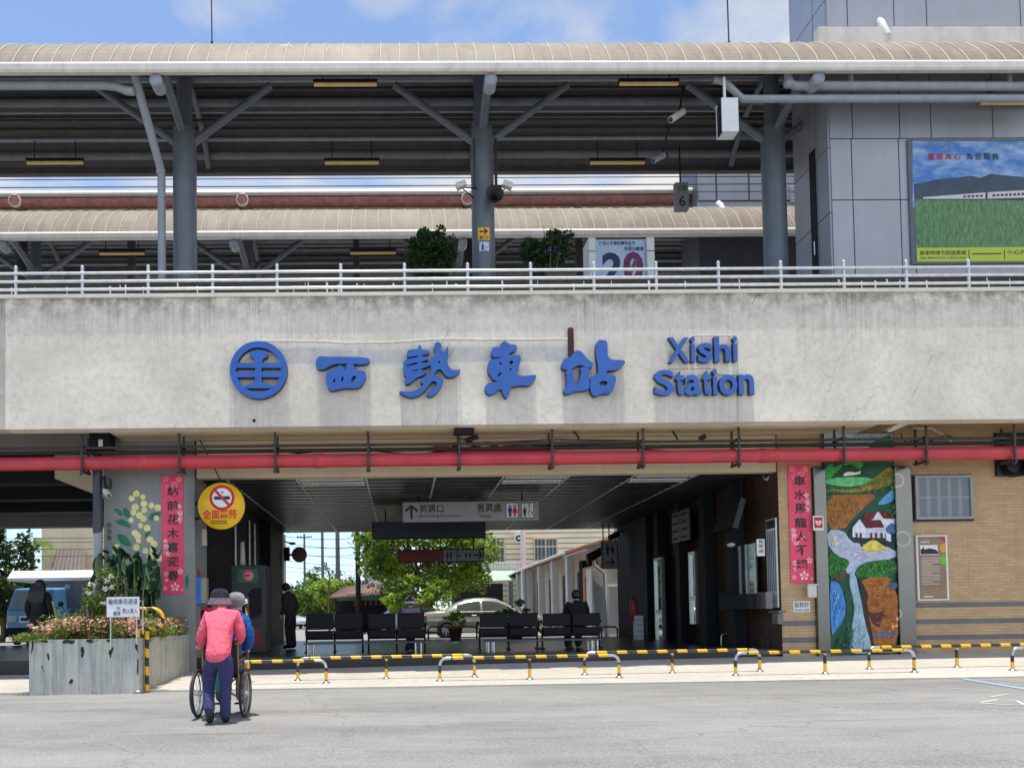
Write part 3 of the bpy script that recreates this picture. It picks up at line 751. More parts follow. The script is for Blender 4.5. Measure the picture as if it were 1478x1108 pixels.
# window
a = R4(1321, 686, 1404, 749, YW)
wn = thing('frosted_window', 'grey framed frosted window in the tan brick wall', 'window', (a[0], YW, a[2]))
mb = MB(M['black']); mb.box(a[0]-.03, a[1]+.03, YW+.02, YW+.07, a[2]-.04, a[3]+.02); mb.build('reveal', wn)
mb = MB(mat('grey_aluminium', S(140, 144, 150), .45, .2)); f = .055
mb.box(a[0], a[1], YW-.02, YW+.05, a[3]-f, a[3]); mb.box(a[0], a[1], YW-.02, YW+.05, a[2], a[2]+f); mb.box(a[0], a[0]+f, YW-.021, YW+.05, a[2]+f, a[3]-f); mb.box(a[1]-f, a[1], YW-.021, YW+.05, a[2]+f, a[3]-f); mb.build('frame', wn)
t = NT('ribbed_glass'); sp = t.n('SeparateXYZ'); t.l(t.n('NewGeometry').outputs['Position'], sp.inputs[0])
sn = t.math('SINE', t.math('MULTIPLY', sp.outputs[0], 28)); M['ribglass'] = t.fin(t.mix(t.ramp(sn, ((.2, 0.), (.9, 1.))), S(84, 92, 102), S(116, 126, 136)), .25, 0, .7)
mb = MB(M['ribglass']); mb.box(a[0]+f, a[1]-f, YW+.01, YW+.03, a[2]+f, a[3]-f); mb.build('pane', wn)
mb = MB(M['pipegrey']); zc_ = (a[2]+a[3])/2; mb.box(a[0]+f, a[1]-f, YW+.002, YW+.012, zc_-.012, zc_+.012); mb.build('glazing_bar', wn)
# louvred exhaust opening at the far right
a = R4(1438, 624, 1530, 686, YW)
mb = MB(M['black']); mb.box(a[0], a[1], YW-.01, YW+.1, a[2], a[3])
vt = thing('exhaust_box', 'dark exhaust opening with a round fan pipe behind the red pipe end', 'vent', (a[0], YW, a[2])); mb.build('opening', vt)
mb = MB(M['galv']); mb.box(a[0]-.03, a[1], YW-.03, YW-.011, a[3]-.26, a[3]-.2); mb.build('flange', vt)
mb = MB(M['dark']); c = P(1462, 670, YW); mb.lathe((c.x, YW-.1, c.z), [(.27, 0), (.27, .1), (.22, .1), (.2, .02)], 20, 'y'); mb.build('fan_pipe', vt)
# service light and cables on the soffit at the right
sl = thing('flood_light', 'flat square flood light with black cable on the soffit above the mural', 'light', P(1300, 622, 15.8))
mb = MB(M['offwhite']); a, b = P(1282, 622, 15.75), P(1312, 610, 15.75); mb.tube([a, b], .03, 6); mb.box(a.x, b.x, 15.6, 15.9, b.z-.06, b.z-.03, (Vector((0, 1, 0)), -.35)); mb.build('lamp_head', sl)
mb = MB(M['black']); mb.tube([P(x, y, 15.8) for x, y in ((1310, 608), (1325, 612), (1338, 609))], .022, 6); mb.build('cable', sl)
mb = MB(M['offwhite'])
mb.tube([P(x, y, YW-.06) for x, y in ((1318, 618), (1345, 618), (1362, 628), (1378, 640))], .02, 6); mb.use(M['black'])
mb.tube([P(x, y, YW-.08) for x, y in ((1300, 626), (1308, 642), (1320, 632), (1340, 638), (1365, 628), (1385, 634))], .014, 6)
single(mb, 'cable_bundle', 'tangled white and black cables on the brick above the window', 'cable')
mb = MB(M['dark']); a = R4(655, 620, 684, 627, 15.6); mb.box(a[0], a[1], 15.5, 15.7, a[2], a[3]); single(mb, 'soffit_lamp', 'small flat brown lamp under the middle of the soffit', 'light')
# info board
a = R4(1324, 772, 1369, 866, YW)
ib = thing('history_board', 'upright white framed history board on the tan brick under the window', 'notice board', (a[0], YW, a[2]))
mb = MB(M['white']); mb.box(a[0], a[1], YW+.01, YW+.058, a[2], a[3]); mb.build('frame', ib)
W_, H_ = a[1]-a[0], a[3]-a[2]; u = lambda x, z: (a[0]+x*W_, a[3]-z*H_)
mb = MB(mat('board_print', S(146, 120, 96), .5, 0, .25, 3))
mb.box(a[0]+.06*W_, a[1]-.06*W_, YW+.007, YW+.012, a[2]+.02*H_, a[3]-.02*H_); mb.use(M['white'])
q = u(.12, .15); r = u(.68, .3); mb.box(q[0], r[0], YW+.004, YW+.008, r[1], q[1])
mb.use(M['black']); mb.prism([u(.13, .29), u(.13, .22), u(.2, .2), u(.22, .17), u(.25, .22), u(.42, .2), u(.6, .22), u(.68, .25), u(.68, .29)], YW+.002, YW+.005)
mb.use(M['wtext'])
text(mb, '西勢車站', a[0]+.14*W_, a[0]+.42*W_, a[3]-.12*H_, a[3]-.085*H_, YW+.004)
for i in range(13):
    z = a[3]-(.35+.033*i)*H_; mb.box(a[0]+.15*W_, a[0]+(.72 if i % 4 != 3 else .5)*W_, YW+.004, YW+.008, z-.004, z+.004)
mb.box(a[0]+.2*W_, a[0]+.48*W_, YW+.004, YW+.008, a[2]+.05*H_, a[2]+.065*H_)
mb.use(M['rtext']); mb.prism([u(.7, .025), u(.93, .025), u(.93, .11), u(.88, .09)], YW+.003, YW+.006)
for cz, col in ((.2, S(226, 160, 70)), (.38, S(110, 190, 50))):
    mb.use(mat('round_print', col)); c = u(.86, cz); mb.prism([(min(a[1]-.06*W_, c[0]+.08*math.cos(k*PI/10)), c[1]+.095*math.sin(k*PI/10)) for k in range(20)], YW+.003, YW+.006)
mb.build('print', ib)
# steel posts + village mural
mu = thing('village_mural', 'tall painted mural of a farmhouse, river and hen between steel pillars', 'mural', (Xp(1242, YW), YW-.02, .3))
YM = YW-.03
mb = MB(mat('mural_green', S(22, 84, 58), .6, 0, .35, 4))
c4 = [P(1189, 625, YM), P(1290, 625, YM), P(1296, 943, YM), P(1196, 943, YM)]
mb.prism([(p.x, p.z) for p in c4], YM, YM+.06)
_ly = [0]
def paint(col, pts, sm=2, var=.25, sc_=5):
    _ly[0] += 1
    mb.use(mat('mural_paint', col, .6, 0, var+.1, sc_*2.2, .1, .25)); outline(mb, [pxloop(pts, YM)], YM-.0012*_ly[0], .0012*_ly[0]+.001, sm)
paint(S(176, 196, 206), [(1189.5, 625.5), (1289, 625.5), (1289, 640), (1240, 650), (1190, 646)], 0)
paint(S(40, 120, 60), [(1250, 648), (1268, 632), (1289, 626), (1290, 655), (1240, 660)], 1)
paint(S(58, 158, 70), [(1190.5, 672), (1215, 665), (1250, 664), (1236, 684), (1210, 690), (1191, 694)], 1)
paint(S(18, 74, 44), [(1196, 690), (1222, 668), (1240, 676), (1266, 692), (1240, 698), (1210, 694)], 1)
paint(S(104, 196, 122), [(1190.5, 692), (1215, 688), (1262, 689), (1250, 699), (1222, 703), (1191.5, 698)], 1)
paint(S(150, 138, 40), [(1192, 704), (1230, 708), (1262, 690), (1288, 668), (1290, 700), (1262, 714), (1225, 713), (1192, 711)], 2, .45)
paint(S(20, 72, 52), [(1192, 708), (1230, 712), (1275, 704), (1291, 696), (1291, 716), (1192, 714)], 1)
paint(S(160, 104, 38), [(1191.8, 714), (1230, 713.5), (1270, 712), (1244, 735), (1226, 752), (1220, 763), (1193, 764)], 1, .35)
paint(S(92, 158, 206), [(1264, 729), (1278, 714), (1291, 704), (1291.5, 720), (1280, 727)], 1)
paint(S(188, 194, 216), [(1193, 764), (1217, 765), (1224, 776), (1250, 782), (1292.5, 792), (1293, 806), (1252, 810), (1238, 817), (1232, 832), (1218, 824), (1226, 812), (1196, 793)], 1, .12)
paint(S(14, 52, 50), [(1222, 782), (1228, 757), (1244, 742), (1262, 738), (1292, 746), (1293, 790), (1262, 786)], 1)
paint(S(222, 226, 236), [(1256, 752), (1266, 738.5), (1290, 748), (1291, 768), (1262, 770)], 0, .08)
paint(S(112, 24, 36), [(1248, 740), (1265, 739.5), (1260, 749), (1246, 750)], 0)
paint(S(112, 24, 36), [(1268, 738.5), (1284, 739.5), (1289, 749), (1274, 748)], 0)
paint(S(226, 228, 238), [(1230, 774), (1230, 761), (1240, 749), (1249, 762), (1249, 776), (1231, 775)], 0, .06)
paint(S(206, 208, 222), [(1249, 762), (1276, 762), (1277, 776), (1249, 776)], 0, .1)
paint(S(104, 22, 34), [(1243, 751), (1270, 750), (1276, 761), (1249, 761.5)], 0, .4, 12)
paint(S(74, 106, 160), [(1277, 762), (1285, 755), (1292, 756), (1292, 770), (1279, 768)], 0)
paint(S(222, 224, 232), [(1278, 768), (1285, 771), (1285, 782), (1278, 779)], 0, .06)
for x in (1234, 1240, 1255, 1262, 1270): paint(S(90, 40, 60), [(x, 769), (x+3, 769), (x+3, 776), (x, 776)], 0)
paint(S(232, 208, 84), [(1240, 792), (1250, 783), (1260, 778), (1272, 786), (1282, 792), (1262, 796)], 1)
paint(S(224, 214, 150), [(1198, 786), (1203, 777), (1210, 785), (1205, 788)], 1)
for x in (1241, 1275): paint(S(30, 40, 40), [(x, 786), (x+2, 780), (x+4, 786), (x+3, 789)], 1)
paint(S(28, 104, 36), [(1194, 795), (1206, 802), (1226, 808), (1220, 822), (1208, 832), (1195, 836)], 1, .4)
paint(S(136, 44, 60), [(1202, 835), (1212, 826), (1222, 824), (1214, 838)], 1)
paint(S(34, 112, 46), [(1233, 828), (1238, 816), (1252, 811), (1292, 806), (1293, 832), (1238, 833)], 1, .4)
paint(S(164, 98, 34), [(1240, 833), (1293.5, 832), (1295.5, 942), (1260, 942), (1255, 905), (1250, 872), (1248, 855)], 1, .3)
paint(S(44, 34, 26), [(1237, 832), (1246, 845), (1253, 862), (1248, 872), (1256, 905), (1262, 942), (1252, 942), (1248, 905), (1242, 870), (1240, 850)], 1)
paint(S(66, 138, 208), [(1196.2, 840), (1203, 838), (1212, 845), (1217, 862), (1220, 880), (1214, 898), (1203, 912), (1198.5, 918)], 1, .2, 2)
paint(S(160, 190, 206), [(1226, 824), (1233, 828), (1237, 845), (1242, 870), (1246, 895), (1255, 925), (1256, 942.5), (1225, 942.5), (1227, 910), (1233, 880), (1229, 858), (1225, 842)], 1, .2, 2)
paint(S(84, 30, 42), [(1251, 881), (1260, 885), (1268, 884), (1273, 879), (1275, 888), (1270, 898), (1268, 905), (1262, 903), (1256, 897)], 1)
paint(S(78, 92, 122), [(1278, 848), (1284, 840), (1293, 840), (1293.5, 848), (1284, 852)], 1)
paint(S(104, 104, 130), [(1257, 914), (1275, 910), (1295, 911), (1295, 916), (1272, 921), (1258, 919)], 1)
for x, y in ((1287, 904), (1292, 902), (1293, 893)): paint(S(232, 160, 92), [(x-3, y), (x, y-4), (x+2.6, y), (x, y+4)], 2)
paint(S(230, 228, 220), [(1216, 684), (1222, 681), (1233, 682), (1240, 680), (1240, 684), (1228, 686), (1217, 687)], 0)
def inside(p, poly):
    x, y = p; c = False; n = len(poly)
    for i in range(n):
        (x1, y1), (x2, y2) = poly[i], poly[(i+1) % n]
        if (y1 > y) != (y2 > y) and x < (x2-x1)*(y-y1)/(y2-y1)+x1: c = not c
    return c
rn = random.Random(11); _sk = [0]
def strokes(poly, cols, n, L, w, ang):
    xs_, ys_ = [p[0] for p in poly], [p[1] for p in poly]; ms = [mat('brush_stroke', S(*c), .6, 0, .15, 9) for c in cols]
    for i in range(n):
        for _ in range(30):
            x, y = rn.uniform(min(xs_), max(xs_)), rn.uniform(min(ys_), max(ys_)); a_ = math.radians(ang+rn.uniform(-22, 22)); l_ = L*rn.uniform(.5, 1.3)
            e = (x+l_*math.cos(a_), y-l_*math.sin(a_))
            if inside((x, y), poly) and inside(e, poly): break
        else: continue
        _sk[0] += 1; yy = YM-.0012*_ly[0]-.001-.00002*_sk[0]; p, q = P(x, y, YM), P(*e, YM); d = Vector((q.x-p.x, 0, q.z-p.z)); nn = Vector((-d.z, 0, d.x)).normalized()*w/70*.5
        mb.use(rn.choice(ms)); m_ = p.lerp(q, .5)
        mb.add([(p.x, yy, p.z), (m_.x+nn.x, yy, m_.z+nn.z), (q.x, yy, q.z), (m_.x-nn.x, yy, m_.z-nn.z)], [(0, 1, 2, 3)])
strokes([(1192, 715), (1266, 713), (1243, 733), (1224, 752), (1219, 762), (1193, 763)], [(190, 132, 52), (128, 78, 28), (104, 70, 30), (176, 120, 70)], 110, 8, 1.1, 75)
strokes([(1242, 835), (1292, 834), (1294, 940), (1264, 940), (1257, 900), (1252, 862)], [(184, 116, 46), (134, 78, 30), (116, 62, 24), (196, 136, 70)], 110, 7, 1.3, 25)
strokes([(1194, 799), (1224, 809), (1218, 822), (1206, 832), (1195, 835)], [(54, 140, 50), (18, 74, 36), (90, 150, 40)], 60, 4, 1.6, 80)
strokes([(1236, 828), (1240, 817), (1252, 812), (1292, 807), (1292, 830)], [(60, 150, 54), (20, 80, 40), (110, 160, 40)], 80, 5, 1.6, 80)
strokes([(1192, 700), (1225, 708), (1288, 676), (1290, 712), (1192, 713)], [(14, 58, 40), (60, 120, 40), (130, 120, 30), (34, 96, 56)], 110, 5, 1.8, 70)
strokes([(1270, 745), (1291, 722), (1291, 748)], [(40, 96, 40), (90, 120, 30), (20, 60, 40)], 40, 4, 1.4, 60)
strokes([(1196, 800), (1222, 840), (1230, 870), (1230, 938), (1198, 938), (1220, 900), (1221, 870)], [(14, 66, 44), (30, 104, 60), (24, 84, 70)], 80, 9, 2, 80)
strokes([(1227, 830), (1234, 850), (1242, 880), (1246, 900), (1252, 940), (1228, 940), (1230, 900), (1232, 870), (1228, 850)], [(190, 210, 220), (130, 170, 196), (170, 200, 190)], 60, 9, 1.6, 82)
strokes([(1198, 842), (1208, 846), (1217, 870), (1216, 890), (1200, 912)], [(90, 160, 220), (44, 110, 184), (110, 176, 226)], 40, 8, 2, 78)
strokes([(1196, 766), (1218, 768), (1226, 780), (1250, 796), (1288, 798), (1250, 806), (1228, 810), (1198, 790)], [(206, 208, 222), (168, 176, 204), (214, 212, 210)], 60, 9, 1.8, 5)
mb.build('painting', mu, fix=False)
def mk():
    t = NT('swirl_polished_steel'); w = t.co(world=True)
    v = t.n('TexVoronoi'); v.inputs['Scale'].default_value = 1.5; t.l(w, v.inputs['Vector'])
    rg = t.ramp(v.outputs['Distance'], ((.2, 0.), (.22, 1.), (.24, .25), (.25, .25), (.27, .0)))
    return t.fin(t.mix(rg, (.17, .17, .15), (.46, .44, .4)), t.math('ADD', t.math('MULTIPLY', rg, .22), t.math('ADD', .16, t.math('MULTIPLY', t.noise(w, 2.5, 4), .12))), 1)
M['swirl'] = mk()
for xl, xr in ((1171, 1189), (1288, 1312)):
    xm = (Xp(xl+3, YW, 800)+Xp(xr+3, YW, 800))/2; w = (Xp(xr, YW, 800)-Xp(xl, YW, 800))/2
    mb = MB(M['swirl']); mb.bevbox(xm-w, xm+w, YW-.1, YW+.1, .12, zp-.17, .02)
    single(mb, 'steel_pillar', 'polished steel pillar with ring marks '+('between the red banner and the mural' if xl < 1200 else 'between the mural and the brick wall'), 'pillar', 'steel pillars beside the mural')
# ================================================================== BANNERS
M['banner'] = mat('couplet_paper', S(232, 74, 106), .6, 0, .14, 3)
M['petal'] = mat('pale_petals', S(250, 214, 208), .6, 0, .1, 8); M['petal2'] = mat('pink_petals', S(240, 150, 170), .6, 0, .15, 8)
def flower(mb, cx, cz, r, y):
    for k in range(5):
        a = k*2*PI/5+.3; ux, uz = math.cos(a), math.sin(a)
        mb.prism([(cx+ux*r*.15, cz+uz*r*.15), (cx+ux*r*.7-uz*r*.3, cz+uz*r*.7+ux*r*.3), (cx+ux*r, cz+uz*r), (cx+ux*r*.7+uz*r*.3, cz+uz*r*.7-ux*r*.3)], y, y+.002)
def banner(x0, x1, y0, y1, Y, s, lab):
    a = R4(x0, y0, x1, y1, Y); w, h = a[1]-a[0], a[3]-a[2]
    t = thing('couplet_banner', lab, 'banner', (a[0], Y, a[2]), 'red spring couplets beside the hall')
    m2 = MB(M['banner']); m2.box(a[0], a[1], Y-.012, Y-.001, a[2], a[3]); m2.use(M['petal2'])
    rn = random.Random(len(s)+x0)
    for i, (u_, v_, r_, mm) in enumerate(((.2, .97, .16, 'petal2'), (.6, .92, .18, 'petal2'), (.8, .965, .14, 'ltyellow'), (.25, .9, .12, 'petal2'), (.8, .74, .12, 'petal'), (.86, .68, .12, 'petal'), (.8, .62, .12, 'petal'), (.2, .40, .13, 'petal'), (.28, .34, .13, 'petal'), (.16, .45, .1, 'petal'), (.6, .38, .1, 'petal'), (.2, .17, .13, 'petal'), (.85, .19, .15, 'petal'), (.6, .06, .22, 'petal'), (.14, .05, .1, 'petal'), (.93, .035, .09, 'petal'), (.2, .12, .09, 'petal'))):
        r = min(r_*w, (u_)*w*.98, (1-u_)*w*.98, v_*h, (1-v_)*h); m2.use(M[mm]); flower(m2, a[0]+u_*w, a[2]+v_*h, r, Y-.0142-.0003*(i % 3))
    m2.use(M['petal'])
    for (u0, v0, nx, nz) in ((.72, .60, 6, 14), (.05, .33, 6, 12)):
        for i in range(nx):
            for j in range(nz):
                if rn.random() < .45: x = a[0]+(u0+i*.04)*w; z = a[2]+(v0+j*.0105)*h; m2.box(x, x+.012, Y-.0135, Y-.0115, z, z+.014)
    m2.build('paper', t)
    m2 = MB(M['text']); n_ = len(s)
    for i, ch in enumerate(s):
        zc_ = a[3]-h*(.135+.118*i); text(m2, ch, a[0]+w*(.24), a[0]+w*.78, zc_-h*.043, zc_+h*.043, Y-.0165, .002, .022)
    m2.build('lettering', t)
banner(234, 265, 686, 857, YW-.002, '站前花木喜迎春', 'red vertical couplet banner on the grey painted pier')
banner(1139, 1171, 671, 841, YW-.012, '車水馬龍人不絕', 'red vertical couplet banner on the tan brick pillar by the mural')
a = R4(625, 640, 794, 668, YW)
bn = thing('couplet_banner', 'horizontal red banner half hidden behind the red pipe', 'banner', (a[0], YW, a[2]), 'red spring couplets beside the hall')
mb = MB(mat('faded_banner', S(178, 58, 82), .6)); mb.box(a[0], a[1], YW+.02, YW+.036, a[2], a[3]); mb.use(M['petal'])
for i in range(14): flower(mb, a[0]+.1+random.random()*(a[1]-a[0]-.2), a[3]-.06, .05, YW+.017-.0004*i)
mb.use(M['text'])
for i in range(5):
    x = a[0]+.35+i*.42; mb.prism([(x, a[3]-.12), (x+.05, a[3]-.02), (x+.16, a[3]-.04), (x+.1, a[3]-.14)], YW+.008, YW+.014)
mb.build('paper', bn)
# small plates on the pillar
a = R4(1174, 744, 1189, 765, YW-.12); mb = MB(M['white']); mb.box(a[0], a[1], YW-.112, YW-.1, a[2], a[3])
ad = thing('aed_sticker', 'red and white heart sticker on the steel pillar by the mural', 'sticker', (a[0], YW-.11, a[2])); mb.build('backing', ad)
w = a[1]-a[0]; mb = MB(M['rtext']); mb.box(a[0]+.1*w, a[1]-.1*w, YW-.115, YW-.111, a[2]+.05, a[3]-.03); mb.use(M['white'])
cx, cz = (a[0]+a[1])/2, (a[2]+a[3])/2+.01
outline(mb, [[(cx, cz-.075), (cx-.07, cz), (cx-.06, cz+.05), (cx, cz+.03), (cx+.06, cz+.05), (cx+.07, cz)]], YW-.118, .003, 2)
mb.use(M['rtext']); mb.prism([(cx-.004, cz+.03), (cx-.022, cz-.015), (cx+.004, cz-.01), (cx-.006, cz-.05), (cx+.022, cz+.002), (cx, cz)], YW-.121, YW-.117); mb.build('symbol', ad)
a = R4(1145, 867, 1169, 883, YW-.01); sb = thing('service_bell_sign', 'white service bell sign low on the brick pillar', 'sign', (a[0], YW, a[2]))
mb = MB(M['white']); mb.box(a[0], a[1], YW-.012, YW-.001, a[2], a[3]); mb.build('plate', sb)
mb = MB(M['text']); w, h = a[1]-a[0], a[3]-a[2]; text(mb, '服務鈴', a[0]+.06*w, a[1]-.06*w, a[2]+.42*h, a[3]-.08*h, YW-.015); text(mb, 'Service Bell', a[0]+.06*w, a[1]-.06*w, a[2]+.1*h, a[2]+.33*h, YW-.015); mb.build('lettering', sb)
a = R4(1164, 844, 1177, 862, YW-.1); bl = thing('bell_button_box', 'small grey bell button box below the red banner on the pillar', 'button box', (a[0], YW, a[2]))
mb = MB(M['offwhite']); mb.bevbox(a[0], a[1], YW-.16, YW-.11, a[2], a[3], .012); mb.build('box', bl); mb = MB(M['galv']); mb.box(a[0]-.015, a[1]+.01, YW-.19, YW-.105, a[3]+.003, a[3]+.02); mb.build('rain_cover', bl)
# narrow info panel on the pillar's inner edge
p0, p1 = PX(1123, 745, xa-.03), PX(1137, 745, xa-.03)
zA, zB = Zp(748, YW+.2, 1130), Zp(876, YW+.2, 1130)
np_ = thing('timetable_panel', 'narrow white timetable panel on the hall side of the brick pillar', 'notice board', (xa-.03, YW+.25, zB))
mb = MB(M['white']); mb.box(xa-.05, xa-.02, YW+.06, YW+.5, zB, zA); mb.build('panel', np_)
mb = MB(M['text']); mb.box(xa-.054, xa-.051, YW+.08, YW+.48, zA-.2, zA-.02)
mb.use(mat('table_print', S(120, 130, 140), .6, 0, .3, 30))
for i in range(5): mb.box(xa-.054, xa-.051, YW+.09+i*.08, YW+.14+i*.08, zB+.35, zA-.25)
mb.build('print', np_)
# ================================================================== PLATFORM CANOPIES
RC = 2.73
def canopy(name, lab, Y0, ze, x0, x1, ribs, colx, grp, purl, end=-52, x_cut=None):
    """barrel vaulted platform roof: eave at (Y0, ze), columns under the ridge"""
    Yc, zc_ = Y0+RC*math.sin(math.radians(65)), ze-RC*math.cos(math.radians(65))
    pt = lambda a, r=RC: (Yc-r*math.sin(math.radians(a)), zc_+r*math.cos(math.radians(a)))
    T = thing(name, lab, 'canopy', ((x0+x1)/2, Y0, 6.9), grp)
    A = [65-i*(65-end)/26 for i in range(27)]
    m2 = MB(M['roof'])
    for aa, bb in zip(A[:-1], A[1:]):
        (y0, z0), (y1, z1) = pt(aa), pt(bb); m2.add([(x0, y0, z0), (x1, y0, z0), (x1, y1, z1), (x0, y1, z1)], [(0, 1, 2, 3)], True)
    m2.use(M['under'])
    for aa, bb in zip(A[:-1], A[1:]):
        (y0, z0), (y1, z1) = pt(aa, RC-.06), pt(bb, RC-.06); m2.add([(x0, y0, z0), (x1, y0, z0), (x1, y1, z1), (x0, y1, z1)], [(3, 2, 1, 0)], True)
    # standing seams
    m2.use(M['seam'])
    for x in ribs:
        m2.tube([(x+random.uniform(-.006, .006), *pt(aa, RC+.004)) for aa in A], .014, 6)
    m2.build('roof', T, fix=False)
    m2 = MB(M['gutter']); m2.prismx([(Y0-.07, ze-.22), (Y0-.1, ze-.18), (Y0-.1, ze-.06), (Y0-.03, ze+.02), (Y0+.06, ze+.01), (Y0+.06, ze-.2)], x0, x1)
    x = x0+2.2
    while x < x1: m2.box(x-.006, x+.006, Y0-.104, Y0-.09, ze-.19, ze-.05); x += 4.7
    m2.build('gutter', T)
    yb, zb_ = pt(end); m2 = MB(M['under']); m2.prismx([(yb-.05, zb_-.2), (yb-.05, zb_+.02), (yb+.12, zb_+.02), (yb+.12, zb_-.2)], x0, x1); m2.build('gutter', T)
    for a_, r, off, mm in purl:
        y, z = pt(a_, RC-.1-off); m2 = MB(M[mm]); m2.tube([(x0, y, z), (x1, y, z)], r, 10); m2.build('purlin', T)
        # drop clips under the lamps and cable trays
    ys, zs = Yc-.3, None
    for x in colx:
        ztop_ = ze-.12+.0
        c = MB(M['column']); c.tube([(x, Yc-.37, 6.9), (x, Yc-.37, ztop_)], .265, 24); c.tube([(x, Yc-.37, ztop_), (x, Yc-.37, ztop_+.03)], .27, 24); co = c.build('column', T)
        Y2 = Yc-.37
        for sx in (-1, 1):
            b = MB(M['column']); b.tube([(x+sx*.2, Y2, ztop_-.25), (x+sx*2.0, Y2-.1, ztop_+1.02)], .085, 12); b.build('brace', co)
        b = MB(M['column']); b.tube([(x, Y2-.2, ztop_-.1), (x-.0, Y0+.25, ze+.22)], .1, 12); b.build('brace', co)
        b = MB(M['column']); b.tube([(x+.05, Y2+.1, ztop_-.2), (x+.05, Y2+1.6, pt(-40, RC-.25)[1])], .075, 12); b.build('brace', co)
        b = MB(M['column']); b.tube([(x, Y2, ztop_), (x, Y2, pt(8, RC-.1)[1])], .17, 12); b.build('king_post', co)
        b = MB(M['pipegrey']); b.lathe((x-.02, Y0+.02, ze-.33), [(0, -.03), (.125, -.03), (.13, .0), (.13, .3)], 18, 'y'); b.build('end_cap', co)
    for x in colx:
        for a_ in (8,):
            pass
    for x in colx:                       # curved rafters
        m2 = MB(M['purlin']); m2.tube([(x, *pt(aa, RC-.28)) for aa in A[::2]], .07, 8); m2.build('rafter', T)
    return T, pt
ZE1 = Zp(91, 16.0)
sp1 = 28.35/1150*16
xr0 = Xp(605, 16.0, 90); rb = [xr0+sp1*i for i in range(-45, 46)]
pl = ((57, .06, 0, 'purlin'), (44, .075, .06, 'purlin'), (32, .05, 0, 'under'), (20, .1, .1, 'purlin'), (8, .05, 0, 'purlin'), (-4, .045, 0, 'pipegrey'), (-16, .1, .1, 'purlin'), (-27, .05, 0, 'purlin'), (-38, .05, 0, 'pipegrey'), (-46, .1, .06, 'purlin'), (50, .03, 0, 'under'), (38, .028, -.02, 'pipegrey'), (26, .035, .16, 'under'), (14, .03, 0, 'pipegrey'), (2, .035, .12, 'purlin'), (-10, .03, 0, 'under'), (-22, .028, .1, 'pipegrey'), (-33, .035, 0, 'under'))
cx1 = [Xp(267, 18.1, 300), Xp(697, 18.1, 300), Xp(1118, 18.1, 300)]
dcx = cx1[1]-cx1[0]
C1, pt1 = canopy('platform_canopy', 'near barrel vaulted platform canopy on thick grey columns above the railing', 16.0, ZE1, -17, 17, rb, [cx1[0]-dcx]+cx1, 'station platform canopies', pl)
ZE2 = Zp(335, 22.8, 300)
xr0 = Xp(605, 22.8, 340); rb2 = [xr0+sp1*i for i in range(-52, 62)]
cx2 = [Xp(338, 22.8, 353)+6.65*i for i in (-2, -1, 0, 1)]
C2, pt2 = canopy('platform_canopy', 'far barrel vaulted platform canopy seen below the near roof', 22.8, ZE2, -22, 24, rb2, cx2, 'station platform canopies', pl)
# third roof: white eave on a rusty beam behind the far canopy
Y3 = 25.2
T3 = thing('rear_canopy', 'flat white edged roof on a rusty red beam behind the far canopy', 'canopy', (0, Y3, 6.9), 'station platform canopies')
z0, z1 = Zp(282, Y3, 300), Zp(274, Y3, 300)
mb = MB(M['gutter']); mb.prismx([(Y3, z0), (Y3-.05, z0+.08), (Y3, z1), (Y3+1.6, z1+.2), (Y3+1.6, z0+.15)], -26, Xp(1000, Y3, 280)); mb.build('roof', T3)
zr3 = Zp(289, Y3, 300); mb = MB(M['rust']); mb.tube([(-26, Y3+.15, zr3), (Xp(995, Y3, 290), Y3+.15, zr3)], .17, 12); mb.build('beam', T3)
mb = MB(M['under']); mb.box(-26, Xp(995, Y3, 290), Y3+.5, Y3+1.5, Zp(310, Y3, 300)-.1, Zp(297, Y3, 300)); mb.build('ceiling', T3)
for i in (-1, 0, 1, 2, 3):
    x = Xp(22, Y3, 289)+i*(Xp(350, Y3, 289)-Xp(22, Y3, 289))
    if x > Xp(990, Y3, 289): continue
    mb = MB(M['under']); mb.tube([(x+.05, Y3+.3, 6.9), (x+.05, Y3+.3, zr3)], .2, 12); cc = mb.build('column', T3)
    mb = MB(M['offwhite']); mb.lathe((x, Y3, zr3), [(.17, -.06), (.2, -.06), (.2, .1), (.17, .1)], 16, 'y'); mb.use(M['rust']); mb.lathe((x, Y3-.03, zr3), [(0, -.05), (.17, -.05)], 16, 'y'); mb.build('beam_end', cc)
    x2 = x+ (Xp(350, Y3, 289)-Xp(22, Y3, 289))/2
    if x2 < Xp(990, Y3, 289):
        mb = MB(M['under']); mb.box(x2-.1, x2+.1, Y3+.1, Y3+.3, 6.9, zr3-.12); mb.build('post', T3)
# overhead wires
for i, (y, Yw, r) in enumerate(((257, 21.6, .012), (268, 21.9, .014), (279, 21.7, .01))):
    mb = MB(M['black']); z = Zp(y, Yw, 500); mb.tube([(-40, Yw, z), (40, Yw, z-.02)], r, 6)
    single(mb, 'overhead_wire', ('upper', 'middle', 'lower')[i]+' thin railway wire crossing the gap between the two canopies', 'wire', 'railway overhead wires')
# lightning rods
for px, ln, nm in ((306, 55, 'left'), (1052, 60, 'right')):
    mb = MB(M['conduit']); b = P(px, 60, 17.2); mb.tube([(b.x, 17.2, b.z-.2), (b.x-.01, 17.2, b.z+1.4)], .016, 6); mb.tube([(b.x, 17.2, b.z-.25), (b.x, 17.2, b.z)], .03, 6)
    single(mb, 'lightning_rod', 'thin lightning rod on the '+nm+' half of the near canopy roof', 'rod', 'roof lightning rods')
